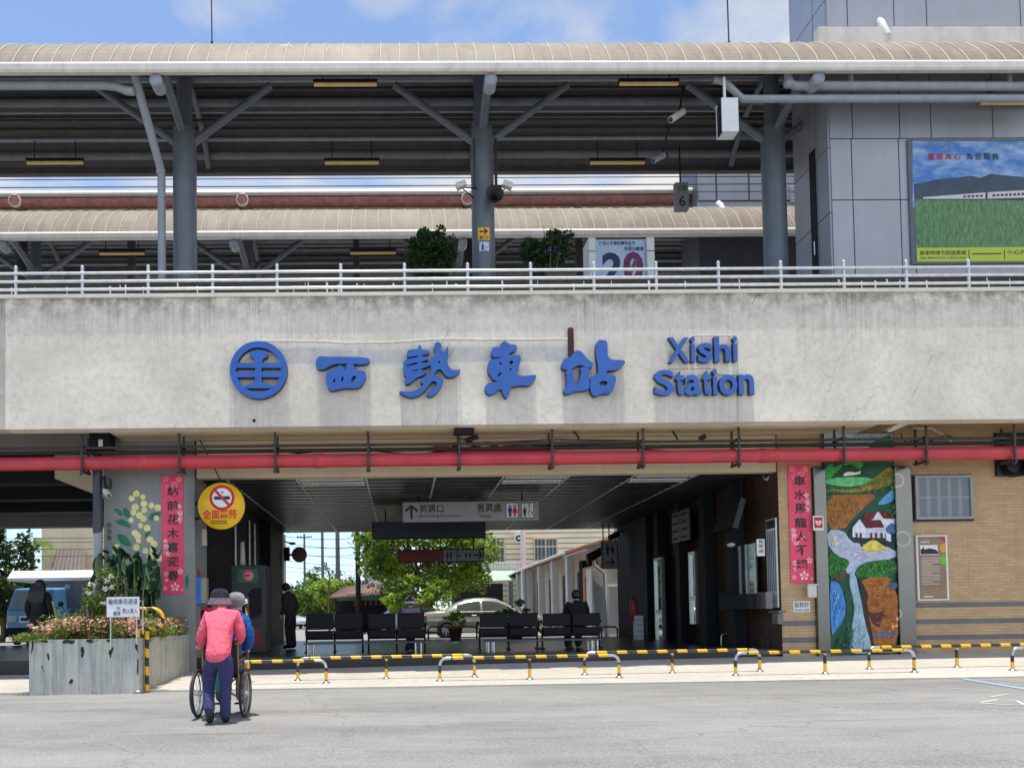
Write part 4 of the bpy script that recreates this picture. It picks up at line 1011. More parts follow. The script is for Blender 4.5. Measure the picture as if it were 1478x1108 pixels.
# lamps under the canopies
for (xa_, xb_, y, Y, nm) in ((452, 545, 122, 16.6, 'lamp under the near eave between the first two columns'), (893, 980, 121, 16.6, 'lamp under the near eave right of the middle column'), (38, 121, 235, 19.3, 'lamp deep under the near canopy at the far left'), (468, 548, 235, 19.3, 'lamp deep under the near canopy left of the middle column'), (851, 931, 235, 19.3, 'lamp deep under the near canopy right of the middle column'), (1414, 1500, 149, 16.8, 'lamp on the grey cladding above the landscape poster'), (143, 209, 366, 24, 'lamp under the far canopy at the left'), (505, 572, 365, 24, 'lamp under the far canopy right of the first column')):
    L = thing('strip_lamp', 'yellowed strip '+nm, 'lamp', P((xa_+xb_)/2, y, Y), 'strip lamps under the canopies')
    a = R4(xa_, y-3, xb_, y+3, Y); mb = MB(M['ltyellow']); mb.tube([(a[0]+.02, Y, (a[2]+a[3])/2), (a[1]-.02, Y, (a[2]+a[3])/2)], .042, 10); mb.build('cover', L)
    mb = MB(M['dark']); mb.box(a[0], a[1], Y-.04, Y+.06, a[3]-.01, a[3]+.05)
    for x in (a[0]+.2, a[1]-.2): mb.tube([(x, Y, a[3]), (x, Y, a[3]+.5)], .012, 6)
    mb.build('housing', L)
# drainpipes of the near canopy
def pipe(name, lab, pts, r, m='pipegrey', cat='pipe', clips=()):
    m2 = MB(M[m]); m2.tube(pts, r, 12)
    for c_ in clips: m2.ell(c_, r*1.25, 8, 6)
    return single(m2, name, lab, cat)
pipe('rain_pipe', 'grey slanting downpipe beside the left column of the near canopy', [P(192, 100, 16.3), P(197, 118, 16.35), P(232, 244, 17.7), P(233, 252, 17.75), P(234, 420, 17.75)], .09, clips=(P(232, 247, 17.72),))
pipe('rain_pipe', 'horizontal grey rain pipe under the near eave at the far left', [P(-60, 123, 16.35), P(150, 123, 16.35), P(168, 125, 16.35), P(182, 131, 16.35), P(194, 132, 16.35)], .085)
pipe('rain_pipe', 'upper white rain pipe below the eave right of the right column', [P(1138, 104, 16.25), P(1138, 118, 16.25), P(1146, 124, 16.25), P(1520, 125, 16.25)], .09, clips=(P(1138, 120, 16.25),))
pipe('rain_pipe', 'lower pale conduit bending down past the hanging speaker box', [P(1030, 115, 16.3), P(1045, 118, 16.3), P(1072, 143, 16.3), P(1520, 142, 16.3)], .075)
mb = MB(M['pipegrey'])
for x in (1228, 1457): mb.tube([P(x, 105, 16.25), P(x, 120, 16.25)], .05, 8)
single(mb, 'pipe_bracket', 'short hangers holding the upper white rain pipe under the right eave', 'bracket')
pipe('cable_tray', 'dark cable tray bar running under the near canopy behind the columns', [P(-60, 175, 18.7), P(1200, 172, 18.7)], .035, 'conduit')
# hanging box speaker
sb = thing('hanging_box', 'white box hanging on a rod from the near eave', 'box', P(1047, 150, 16.2))
a = R4(1036, 150, 1060, 198, 16.2); mb = MB(M['white']); mb.box(a[0]+.04, a[1], 16.0, 16.3, a[2], a[3]); mb.build('housing', sb)
mb = MB(M['dark']); mb.prismx([(16.02, a[2]+.03), (16.28, a[2]+.03), (16.28, a[3]-.03), (16.02, a[3]-.03)], a[0]+.02, a[0]+.039); mb.use(M['white']); mb.box(a[0]+.005, a[0]+.04, 16.0, 16.02, a[2], a[3]); mb.box(a[0]+.005, a[0]+.04, 16.28, 16.3, a[2], a[3]); mb.build('grille', sb)
mb = MB(M['white']); c = P(1046, 150, 16.15); mb.tube([(c.x, 16.15, c.z), (c.x, 16.15, P(1046, 112, 16.15).z)], .03, 8); mb.build('rod', sb)
cctv('white camera on a dropped cable arm under the near canopy left of the hanging box', (986, 161), (968, 173), 17.2, .075, 'offwhite', (986, 130))
cctv('lower small camera beneath the dropped arm under the near canopy', (957, 224), (943, 232), 18.4, .07, 'pipegrey', (960, 214))
mb = MB(M['black']); mb.tube([P(x, y, 17.4) for x, y in ((984, 168), (970, 176), (962, 196), (960, 212), (964, 228))], .022, 6); single(mb, 'cable_loop', 'black looping cable between the two cameras under the near canopy', 'cable')
# floodlights, horn and stickers on the middle column
for sx, a, b, nm in ((-1, (688, 272), (665, 270), 'left'), (1, (709, 268), (732, 270), 'right')):
    fl = thing('flood_light', 'small white flood light on the '+nm+' side of the middle column', 'light', P(*a, 17.7))
    c = P(*b, 17.6); mb = MB(M['offwhite']); mb.box(c.x-.11, c.x+.11, 17.45, 17.6, c.z-.06, c.z+.06, (Vector((0, 1, 0)), sx*.35)); mb.build('lamp_head', fl)
    mb = MB(M['dark']); mb.tube([P(*a, 17.8), c, P(a[0]+sx*4, 286, 17.75)], .02, 6); mb.build('arm', fl)
hn = thing('horn_speaker', 'black horn loudspeaker on the right side of the middle column', 'speaker', P(716, 285, 17.7))
c = P(713, 286, 17.7); mb = MB(M['black']); mb.lathe((c.x, 17.6, c.z), [(.02, .25), (.06, .2), (.1, .1), (.19, -.05), (.2, -.09), (.19, -.09), (.05, .08)], 18, 'y'); mb.build('horn', hn)
mb = MB(M['black']); mb.tube([(c.x-.1, 17.8, c.z+.3), (c.x, 17.75, c.z)], .03, 6); mb.build('bracket', hn)
mb = MB(M['conduit'])
for x in (684, 714, 716): mb.tube([P(x, 200, 17.78), P(x+1, 270, 17.78)], .018, 6)
single(mb, 'cable_run', 'thin cables strapped down both sides of the middle column', 'cable')
YS = cx1 and 18.1-.0
Yk = 16.0+RC*math.sin(math.radians(65))-.37-.27
a = R4(690, 328, 707, 346, Yk); st = thing('exit_sticker', 'yellow arrow sign on the middle platform column', 'sign', (a[0], Yk, a[2]))
mb = MB(M['yellow']); n_ = 9
def wrap(mb, x0, x1, z0, z1, xc, yc, r, n=8):
    vs = []; 
    for i in range(n+1):
        x = x0+(x1-x0)*i/n; y = yc-math.sqrt(max(0, r*r-(x-xc)**2)); vs += [(x, y, z0), (x, y, z1)]
    mb.add(vs, [(2*i, 2*i+2, 2*i+3, 2*i+1) for i in range(n)])
xc, yc = cx1[1], Yk+.27
wrap(mb, a[0], a[1], a[2], a[3], xc, yc, .271); mb.build('panel', st)
mb = MB(M['text']); w, h = a[1]-a[0], a[3]-a[2]; y_ = Yk-.006
mb.prism([(a[0]+.15*w, a[2]+.62*h), (a[0]+.6*w, a[2]+.62*h), (a[0]+.45*w, a[2]+.44*h), (a[0]+.58*w, a[2]+.44*h), (a[0]+.85*w, a[2]+.67*h), (a[0]+.58*w, a[2]+.9*h), (a[0]+.45*w, a[2]+.9*h), (a[0]+.6*w, a[2]+.72*h), (a[0]+.15*w, a[2]+.72*h)], y_, y_+.03)
text(mb, '出口', a[0]+.15*w, a[0]+.85*w, a[2]+.08*h, a[2]+.34*h, y_, .03); mb.build('lettering', st)
a = R4(692, 349, 706, 362, Yk); st = thing('lift_sticker', 'pale blue lift pictogram on the middle platform column', 'sign', (a[0], Yk, a[2]))
mb = MB(mat('pale_blue_film', S(196, 214, 236), .5)); wrap(mb, a[0], a[1], a[2], a[3], xc, yc, .271); mb.build('panel', st)
mb = MB(M['text']); w, h = a[1]-a[0], a[3]-a[2]
mb.ell((a[0]+.35*w, y_+.01, a[2]+.75*h), (.02, .01, .02), 8, 6); mb.prism([(a[0]+.25*w, a[2]+.1*h), (a[0]+.45*w, a[2]+.1*h), (a[0]+.45*w, a[2]+.64*h), (a[0]+.25*w, a[2]+.64*h)], y_, y_+.02); mb.tube([(a[0]+.7*w+.04*math.cos(k), y_+.01, a[2]+.3*h+.04*math.sin(k)) for k in (0, 1, 2, 3, 4, 5)], .006, 5); mb.build('pictogram', st)
# car-stop number plate
a = R4(973, 266, 992, 305, 19.6); np6 = thing('car_stop_sign', 'hanging grey number 6 sign under the near canopy', 'sign', (a[0], 19.6, a[2]))
mb = MB(mat('sign_grey', S(128, 130, 132), .6, 0, .08, 5)); mb.bevbox(a[0], a[1], 19.5, 19.66, a[2], a[3], .012); mb.build('panel', np6)
mb = MB(M['text']); w, h = a[1]-a[0], a[3]-a[2]; text(mb, '6', a[0]+.25*w, a[0]+.75*w, a[2]+.1*h, a[2]+.5*h, 19.495, .004, .02); text(mb, 'A車', a[0]+.15*w, a[0]+.85*w, a[2]+.66*h, a[2]+.88*h, 19.495, .004); mb.build('lettering', np6)
mb = MB(M['dark']); c = P(982, 266, 19.58); mb.tube([c, (c.x, c.y, c.z+1.0)], .02, 8); mb.build('rod', np6)
# big 20 notice box
Yn = 19.0; a = R4(849, 345, 944, 420, Yn); nb = thing('notice_box', 'large pale blue 20 notice in a white frame box on the platform', 'notice board', (a[0], Yn, 6.9))
mb = MB(M['white']); w, h = a[1]-a[0], a[3]-a[2]; mb.box(a[0], a[1], Yn+.03, Yn+.5, 6.9, a[3]); 
for x0_, x1_ in ((0, .11), (.88, 1)): mb.bevbox(a[0]+x0_*w, a[0]+x1_*w, Yn-.08, Yn+.03, 6.9, a[3]+.01, .02)
mb.use(M['dark']); mb.box(a[0]-.005, a[0]+.11*w, Yn-.084, Yn-.05, a[3]-.34, a[3]-.325); mb.box(a[0]+.88*w, a[1]+.005, Yn-.084, Yn-.05, a[3]-.34, a[3]-.325)
mb.build('frame', nb)
mb = MB(mat('pale_blue_print', S(176, 196, 222), .5, 0, .05, 2)); mb.box(a[0]+.115*w, a[0]+.875*w, Yn+.01, Yn+.028, 7.0, a[3]-.01); mb.build('panel', nb)
mb = MB(mat('navy_print', S(34, 52, 92), .6)); u = lambda p, q: (a[0]+w*p, a[3]-(a[3]-P(900, 395, Yn).z)*q)
p, q = u(.17, .17), u(.72, .06); text(mb, '任何人不得供應菸品予', p[0], q[0], p[1], q[1], Yn+.006, .003, .02)
p, q = u(.55, .34), u(.85, .21); text(mb, '未滿20歲者', p[0], q[0], p[1], q[1], Yn+.006, .003, .02)
p, q = u(.21, 1.25), u(.52, .38); text(mb, '2', p[0], q[0], p[1], q[1], Yn+.006, .003, .04)
mb.use(mat('plum_print', S(112, 40, 92), .6, 0, .3, 3)); p, q = u(.53, 1.25), u(.84, .36); text(mb, '0', p[0], q[0], p[1], q[1], Yn+.006, .003, .04)
mb.use(mat('grey_print', S(90, 84, 92), .6)); p = [u(*k) for k in ((.6, .98), (.7, .6), (.73, .55), (.76, .62), (.72, .8), (.66, 1.0))]; mb.prism(p, Yn+.002, Yn+.005)
mb.build('lettering', nb)
# clipped trees in planters on the platform
def bush(px0, px1, py0, Y, lab, loose):
    c0, c1 = P(px0, py0, Y), P(px1, 402, Y); xm = (c0.x+c1.x)/2; w = (c1.x-c0.x)/2
    t = thing('potted_shrub', lab, 'shrub', (xm, Y, 6.9), 'potted shrubs on the platform')
    m2 = MB(M['trunk']); m2.tube([(xm, Y, 6.95), (xm+.03, Y, 7.5), (xm-.02, Y, (c0.z+7.6)/2)], [.05, .04, .02], 8)
    for k in range(7): m2.tube([(xm, Y, 7.5), (xm+random.uniform(-w, w)*.8, Y+random.uniform(-.4, .4), c0.z-random.uniform(.1, .5))], [.025, .006], 5)
    m2.build('stem', t)
    m2 = MB(M['leaf3']); n = 3200
    if loose:
        for k in range(9): leaves(m2, (xm+random.uniform(-.75, .45)*w, Y+random.uniform(-.3, .3), 7.75+random.uniform(0, (c0.z-7.75)*.78)), (w*.36, .3, .28), 420, .12)
        for k in range(4): leaves(m2, (xm+w*random.uniform(.3, .9), Y, c0.z-.15-.3*random.random()), (w*.2, .15, .1), 40, .1)
    else:
        leaves(m2, (xm, Y, c0.z-.5), (w*.98, w*.9, .5), n, .11, 70, shell=.55)
        leaves(m2, (xm, Y, c0.z-.56), (w*.96, w*.8, .47), 2600, .1); leaves(m2, (xm, Y, c0.z-.95), (w*.8, w*.6, .3), 700, .11)
    m2.build('foliage', t, fix=False)
    m2 = MB(M['conc_grey']); m2.lathe((xm, Y, 6.9), [(.25, 0), (.34, .5), (.36, .5), (.36, .56), (.3, .56)], 16); m2.build('pot', t)
    return t
bush(588, 656, 333, 17.3, 'dark round clipped shrub left of the middle column on the platform', False)
sh = bush(748, 832, 322, 17.3, 'dark straggly shrub with purple blooms right of the middle column', True)
mb = MB(mat('purple_bloom', S(120, 70, 150), .6)); c = P(800, 362, 17.0); leaves(mb, c, (.2, .15, .12), 40, .07); mb.build('bloom', sh, fix=False)

# ================================================================== LIFT BUILDING
YB = 17.0
def clad(mb, xs, zs, Y, gap=.012, deep=.05):
    """cladding sheets with open joints, seen from the street"""
    for x0_, x1_ in zip(xs[:-1], xs[1:]):
        for z0_, z1_ in zip(zs[:-1], zs[1:]): mb.box(x0_+gap, x1_-gap, Y-deep, Y+.02, z0_+gap, z1_-gap)
x0 = Xp(1199, YB, 300); ztw = Zp(-60, YB)
LB = thing('lift_building', 'lavender grey clad lift building rising through the near canopy at the right', 'building', (x0, YB, 6.9))
mb = MB(M['paneldk']); mb.box(x0, 26, YB+.02, YB+1.5, 6.9, ztw+2); mb.build('wall', LB)
mb = MB(M['panel'])
xs = [x0]+[Xp(q, YB, 250) for q in (1228, 1296, 1316, 1500, 1580, 1660)]
clad(mb, xs, [6.9, Zp(290, YB, 1300), Zp(202, YB, 1300)], YB)
xs = [x0]+[Xp(q, YB, 170) for q in (1228, 1296, 1341, 1430, 1500, 1580)]
clad(mb, xs, [Zp(202, YB, 1300), Zp(100, YB, 1300)], YB)
mb.build('cladding', LB)
mb = MB(M['panel']); Yu = 16.97; xu = Xp(1191, Yu, 20)
xs = [xu]+[Xp(q, Yu, 20) for q in (1221, 1288, 1335, 1470, 1560, 1660)]
clad(mb, xs, [Zp(41, Yu, 1300), Zp(-20, Yu, 1300), ztw+2], Yu); mb.use(M['gutter']); mb.box(xu-.25, 26, Yu-.16, Yu+.03, Zp(56, Yu, 1300)-.3, Zp(46, Yu, 1300)); mb.use(M['paneldk']); mb.box(xu-.02, 26, Yu-.055, Yu+.02, Zp(46, Yu, 1300), Zp(41, Yu, 1300)); mb.build('upper_cladding', LB)
# flank facing left
yr = YB+1.35
mb = MB(M['panel'])
zj = [6.9, Zp(330, YB+.7, 1170), Zp(240, YB+.7, 1170), Zp(150, YB+.7, 1170), ztw-1, ztw+2]
for z0_, z1_ in zip(zj[:-1], zj[1:]):
    for y0_, y1_ in ((YB-.03, YB+.45), (YB+.46, YB+1.5)): mb.box(x0-.03, x0+.01, y0_+.01, y1_-.01, z0_+.012, z1_-.012)
mb.build('flank_cladding', LB)
mb = MB(M['dark']); mb.box(x0-.05, x0-.032, YB+.5, YB+.75, 6.9, Zp(218, YB+.6, 1175)); dr = mb.build('door', LB)
mb = MB(M['steel']); mb.tube([(x0-.09, YB+.55, Zp(352, YB, 1175)), (x0-.09, YB+.55, Zp(332, YB, 1175))], .02, 8); mb.build('handle', dr)
pipe('roof_pipe', 'short white vent pipe on the canopy roof against the lift building', [P(1280, 52, 16.85), P(1271, 33, 16.9), P(1266, 30, 17.05)], .085, 'white')
# poster
YQ = YB-.09; a = R4(1316, 203, 1560, 378, YQ); W_, H_ = a[1]-a[0], a[3]-a[2]
ps = thing('landscape_poster', 'large poster of a train crossing a green field below mountains', 'poster', (a[0], YQ, a[2]))
mb = MB(M['paneldk']); mb.box(a[0]-.05, a[1], YQ, YQ+.05, a[2]-.04, a[3]+.03); mb.build('frame', ps)
t = NT('poster_sky'); w_ = t.co((1, 1, 2.2), True); M['psky'] = t.fin(t.mix(t.ramp(t.noise(w_, 1.6, 5, .6, .4), ((.42, 0.), (.68, .85))), S(60, 118, 190), S(170, 196, 224)), .35, 0, .5)
t = NT('poster_field'); n1 = t.noise(t.co((14, 1, 3), True), 2.4, 6, .8); M['pfield'] = t.fin(t.mix(t.ramp(n1, ((.35, 0.), (.65, 1.))), S(34, 88, 52), S(112, 158, 104)), .35, 0, .5)
mb = MB(M['psky']); ub = lambda x, y: (Xp(x, YQ, y), Zp(y, YQ, x)); rb_ = lambda pts, y0_: mb.prism([ub(*p) for p in pts], y0_, YQ-.0005)
rb_([(1317, 204), (1558, 204), (1558, 300), (1317, 300)], YQ-.002)
mb.use(mat('poster_hills', S(44, 66, 88), .35, 0, .3, 4)); rb_([(1319, 266), (1340, 262), (1352, 259), (1365, 258), (1385, 256), (1402, 254), (1415, 257), (1430, 251), (1445, 253), (1478, 256), (1558, 262), (1558, 292), (1320, 292)], YQ-.004)
mb.use(M['pfield']); rb_([(1320, 288), (1400, 288), (1478, 290), (1558, 291), (1558, 358), (1322, 358)], YQ-.006)
mb.use(mat('poster_train', S(206, 200, 206), .4)); rb_([(1332, 285), (1384, 281), (1424, 278), (1478, 275), (1558, 271), (1558, 284), (1478, 287), (1425, 288), (1360, 288), (1332, 288)], YQ-.008)
mb.use(mat('poster_train_window', S(44, 44, 70), .4))
for x in [1390+6*i for i in range(28)]:
    if x in (1420, 1426): continue
    k = (x-1332)/226; rb_([(x, 285.5-10.5*k), (x+4, 285.2-10.5*k), (x+4, 287.8-9*k), (x, 288-9*k)], YQ-.0095)
rb_([(1332, 287.4), (1425, 287.3), (1478, 285.7), (1558, 282.5), (1558, 284.5), (1478, 287.6), (1425, 288.6), (1332, 288.6)], YQ-.01); rb_([(1422, 276.5), (1425, 276.5), (1425, 288.5), (1422, 288.5)], YQ-.0105)
mb.use(mat('poster_lime', S(188, 204, 62), .4, 0, .05)); rb_([(1323, 358), (1558, 356), (1558, 377), (1323.5, 378)], YQ-.008); mb.build('print', ps)
mb = MB(M['rtext'])
for i, ch in enumerate('臺鐵真心為您服務'):
    if i == 4: mb.use(M['text'])
    x = 1339+12.6*i+(5 if i > 3 else 0); p, q = ub(x, 231), ub(x+9, 221.5); text(mb, ch, p[0], q[0], p[1], q[1], YQ-.011, .002, .0)
mb.use(M['text'])
p, q = ub(1327, 368.5), ub(1394, 361.5); text(mb, '候車時請勿超越黃線', p[0], q[0], p[1], q[1], YQ-.011, .002, .005)
p, q = ub(1328, 374.5), ub(1393, 370.5); text(mb, 'Stay Behind the Yellow Line', p[0], q[0], p[1], q[1], YQ-.011, .002, .01)
p, q = ub(1403, 367.5), ub(1445, 365.5); mb.box(p[0], q[0], YQ-.011, YQ-.009, p[1], q[1])
p, q = ub(1453, 367.5), ub(1510, 360.5); text(mb, '小心月台間隙', p[0], q[0], p[1], q[1], YQ-.011, .002, .005)
p, q = ub(1398, 375), ub(1398.6, 361); mb.box(p[0], q[0], YQ-.011, YQ-.009, p[1], q[1]); p, q = ub(1449, 375), ub(1449.6, 361); mb.box(p[0], q[0], YQ-.011, YQ-.009, p[1], q[1])
mb.build('lettering', ps)
# second lift tower on the far platform
Yt = 24.75; xa_, xb_ = Xp(1006, Yt, 270), Xp(1250, Yt, 270)
LT = thing('lift_tower', 'pale clad lift tower standing on the far canopy behind the hanging 6 sign', 'building', (xa_, Yt, 6.9))
mb = MB(M['paneldk']); mb.box(xa_+.02, xb_, Yt+.02, Yt+1.6, 6.9, 17.5); mb.build('wall', LT)
mb = MB(M['panel']); xs = [xa_]+[Xp(q, Yt, 270) for q in (1033, 1080, 1130, 1190, 1250)]; clad(mb, xs, [Zp(291, Yt, 1060), Zp(240, Yt, 1060), 17.5], Yt, .03); mb.box(xa_, xb_, Yt-.03, Yt+.02, Zp(300, Yt, 1060), Zp(292, Yt, 1060)); mb.build('cladding', LT)
mb = MB(M['gutter']); mb.box(xa_-.2, xb_, Yt-.12, Yt, Zp(309, Yt, 1060)-.2, Zp(301, Yt, 1060)); mb.build('flashing', LT)
mb = MB(M['galv']); a = R4(1140, 268, 1155, 292, Yt-.06)
for i in range(7): mb.box(a[0], a[1]+.6, Yt-.1, Yt-.055, a[2]+i*(a[3]-a[2])/7, a[2]+(i+.6)*(a[3]-a[2])/7)
mb.build('louvre', LT)
pipe('roof_pipe', 'short white vent pipe on the far canopy roof', [P(1045, 308, 23.9), P(1040, 296, 24.0), P(1037, 294, 24.15)], .09, 'white')
# ================================================================== HALL INTERIOR
mb = MB(M['dark']); mb.box(HL-.5, HL, YW+1.01, 24.6, FL-.4, zc+.02); mb.box(HL-.3, HL+.28, 24.6, 27.4, FL-.4, zc+.02)
lw = single(mb, 'hall_wall', 'dark left wall of the station hall behind the yellow sign', 'wall', org=(HL, 18, FL))
mb = MB(M['white']); mb.box(HL+.285, HL+.34, 26.9, 27.45, FL+.02, zc-.1); mb.build('door_jamb', lw)
mb = MB(M['galv'])
for y in (20.5, 22.4, 23.2): mb.tube([(HL+.05, y, FL), (HL+.05, y, zc-.2)], .035, 8)
mb.build('conduit', lw)
# big roller of dark boards at left far: end pier of the hall
mb = MB(M['dark']); mb.box(HR-.25, HR+.5, 24.2, 27.5, FL, zc+.02); single(mb, 'end_pier', 'dark end pier at the far right of the hall by the red extinguisher', 'pier')
mb = MB(M['dark'])
for y, w in ((17.9, .25), (19.6, .3), (21.4, .3), (23.2, .35)): mb.box(HR-.22, HR+.05, y, y+w, FL, zc)
mb.build('wall_pier', BW)
# doors and windows on the right wall: X plane HR
def onwall(x0, y0, x1, y1, X): 
    a, b = PX(x0, y0, X), PX(x1, y1, X); c, d = PX(x0, y1, X), PX(x1, y0, X)
    return min(a.y, b.y), max(a.y, b.y), min(c.z, b.z), max(a.z, d.z)
XW = HR-.06
for (x0, y0, x1, y1, lab) in ((944, 806, 958, 932, 'far glass door with bright reflections on the right hall wall'), (994, 797, 1006, 900, 'narrow bright window strip on the right hall wall')):
    y_0, y_1, z_0, z_1 = onwall(x0, y0, x1, y1, XW-.2)
    t = thing('glass_door' if x0 < 960 else 'side_window', lab, 'door' if x0 < 960 else 'window', (XW, y_0, z_0))
    m2 = MB(M['steel']); f = .05
    m2.box(XW-.22, XW-.12, y_0, y_0+f, z_0, z_1); m2.box(XW-.22, XW-.12, y_1-f, y_1, z_0, z_1); m2.box(XW-.222, XW-.12, y_0+f, y_1-f, z_1-f, z_1); m2.box(XW-.222, XW-.12, y_0+f, y_1-f, (z_0+z_1)/2-.3, (z_0+z_1)/2-.22)
    m2.build('frame', t)
    m2 = MB(mat('mirror_glass', (.7, .75, .75), .04, .9, .02, 2)); m2.box(XW-.17, XW-.15, y_0+f, y_1-f, z_0, z_1-f); m2.build('pane', t)
# ticket window + counter
y_0, y_1, z_0, z_1 = onwall(1058, 790, 1094, 862, XW)
t = thing('ticket_window', 'ticket window with steel mullions on the right hall wall', 'window', (XW, y_0, z_0))
mb = MB(M['glass']); mb.box(XW-.03, XW+.01, y_0, y_1, z_0, z_1); mb.build('pane', t)
mb = MB(M['steel'])
for i in range(4): yy = y_0+(y_1-y_0)*i/3; mb.box(XW-.06, XW-.031, yy-.02, yy+.02, z_0, z_1)
mb.build('mullion', t)
y_0, y_1, z_0, z_1 = onwall(1077, 855, 1099, 878, XW-.35)
t = thing('counter_shelf', 'steel counter box below the ticket window, catching the light', 'counter', (XW, y_0, z_0))
mb = MB(M['dullsteel']); mb.box(XW-.14, XW, y_0+.25, y_1, z_0, z_1); mb.build('box', t); mb = MB(M['dark']); mb.box(XW-.3, XW, y_1+.01, y_1+1.6, z_0, z_1-.02); mb.build('ledge', t)
y_0, y_1, z_0, z_1 = onwall(1099, 881, 1121, 900, XW-.3)
mb = MB(M['dullsteel']); mb.bevbox(XW-.16, XW, y_0+.2, y_1, z_1-.05, z_1, .012); mb.box(XW-.13, XW-.02, y_0+.3, y_1-.1, z_0, z_1-.06); single(mb, 'steel_basin', 'small steel ledge beside the brick pillar inside the hall', 'shelf')
# hanging screen, small plates, wall boards
s = thing('hanging_screen', 'dark tilted screen hung high on the right hall wall', 'screen', PX(1050, 750, XW-.4))
c = PX(1052, 745, XW-.4); mb = MB(M['black']); mb.box(c.x-.06, c.x+.06, c.y-.55, c.y+.55, c.z-.33, c.z+.33, (Vector((0, 1, 0)), .3)); mb.build('panel', s)
mb = MB(M['dark']); mb.tube([c, (c.x+.3, c.y, c.z+.3), (c.x+.3, c.y, zc)], .03, 8); mb.build('bracket', s); mb = MB(M['offwhite']); c = PX(1055, 786, XW-.4); mb.ell(c, (.09, .12, .05), 10, 6); mb.build('sensor', s)
y_0, y_1, z_0, z_1 = onwall(1091, 779, 1098, 802, XW-.15)
t = thing('projecting_sign', 'small white projecting sign with black characters by the ticket window', 'sign', (XW, y_0, z_0))
mb = MB(M['white']); xq = PX(1091, 790, XW-.1).x; mb.box(XW-.22, XW-.06, y_0, y_0+.04, z_0, z_1); mb.build('plate', t); mb = MB(M['text'])
for i, ch in enumerate('售票處'): text(mb, ch, XW-.195, XW-.085, z_1-.09-i*.1, z_1-.015-i*.1, y_0-.004)
mb.build('lettering', t)
y_0, y_1, z_0, z_1 = onwall(969, 742, 994, 778, XW-.3)
t = thing('fare_board', 'pair of grey slatted fare boards high on the right hall wall', 'notice board', (XW, y_0, z_0))
for k in range(2):
    mb = MB(M['dullsteel']); a0 = y_0+(y_1-y_0)*(k*.52); mb.box(XW-.3, XW-.25, a0, a0+(y_1-y_0)*.46, z_0, z_1)
    mb.use(M['dark'])
    for i in range(4): zz = z_0+(z_1-z_0)*(i+.5)/4; mb.box(XW-.305, XW-.3, a0+.1, a0+(y_1-y_0)*.4, zz-.03, zz+.03)
    mb.build('panel', t)
# queue hoops, extinguisher, cabinet, camera on pillar
for i, (xa_, xb_, Y) in enumerate(((1041, 1063, 19.2), (1074, 1097, 18.2), (1101, 1122, 17.3))):
    a, b = P(xa_, 914, Y), P(xb_, 914, Y); mb = MB(M['steel'])
    mb.tube([(a.x, Y, FL), (a.x, Y, a.z-.06), (a.x+.05, Y, a.z), (b.x-.05, Y, a.z), (b.x, Y, a.z-.06), (b.x, Y, FL)], .022, 8)
    mb.tube([((a.x+b.x)/2, Y, FL), ((a.x+b.x)/2, Y, a.z)], .018, 8)
    single(mb, 'queue_rail', 'steel hoop rail '+('farthest from', 'second from', 'nearest to')[i]+' the brick pillar along the right hall wall', 'rail', 'steel hoop rails in the hall')
fe = thing('fire_extinguisher', 'red fire extinguisher standing at the far end pier', 'fire extinguisher', (P(914, 900, 24).x, 23.9, FL+.35))
c = P(914, 880, 23.9); mb = MB(M['red']); mb.lathe((c.x, 23.9, c.z-.35), [(0, 0), (.1, 0), (.1, .55), (.06, .65), (.03, .7), (0, .7)], 14); mb.build('cylinder', fe); mb = MB(M['black']); mb.box(c.x-.04, c.x+.06, 23.86, 23.94, c.z+.35, c.z+.42); mb.tube([(c.x+.05, 23.9, c.z+.36), (c.x+.12, 23.85, c.z+.1), (c.x+.09, 23.85, c.z-.15)], .014, 6); mb.build('valve', fe)
a = R4(918, 888, 929, 921, 23.6); mb = MB(M['white']); mb.bevbox(a[0], a[1], 23.6, 23.9, FL, a[3], .015); mb.use(M['dark'])
for i in range(4): z = FL+.1+i*(a[3]-FL)/4.4; mb.box(a[0]+.02, a[1]-.02, 23.595, 23.6, z, z+.012)
single(mb, 'small_cabinet', 'small white drawer cabinet at the far right end of the hall', 'cabinet')
cctv('white bullet camera under the hall ceiling by the brick pillar', (1120, 696), (1106, 686), 17.0, .09, 'offwhite', (1126, 680))
cctv('dark camera on the far right corner of the hall ceiling', (892, 770), (880, 776), 26.8, .1, 'dark', (897, 766))
# hanging direction signs
M['signgrey'] = mat('grey_sign_face', S(150, 152, 150), .5)
def sign_panel(x0, y0, x1, y1, Y, lab, name='direction_sign', col='signgrey', frame='pipegrey', depth=.14):
    a = R4(x0, y0, x1, y1, Y); t = thing(name, lab, 'sign', (a[0], Y, a[2]), 'hanging direction signs')
    m2 = MB(M[frame]); m2.bevbox(a[0], a[1], Y, Y+depth, a[2], a[3], .02); m2.build('frame', t)
    m2 = MB(M[col]); m2.box(a[0]+.03, a[1]-.03, Y-.006, Y, a[2]+.03, a[3]-.03); m2.build('panel', t)
    m2 = MB(M['dark']); n_ = 3
    for i in range(n_): x = a[0]+(a[1]-a[0])*(.12+.38*i); m2.tube([(x, Y+.07, a[3]), (x, Y+.07, zc)], .02, 6)
    m2.build('rod', t)
    return t, a, a[1]-a[0], a[3]-a[2]
def arrow(mb, cx, cz, s, y, up=False):
    pts = [(-.5, -.09), (.22, -.09), (-.02, -.38), (.14, -.46), (.5, 0), (.14, .46), (-.02, .38), (.22, .09), (-.5, .09)]
    if up: pts = [(-b, a) for a, b in pts]
    mb.prism([(cx+a*s, cz+b*s) for a, b in pts], y-.003, y)
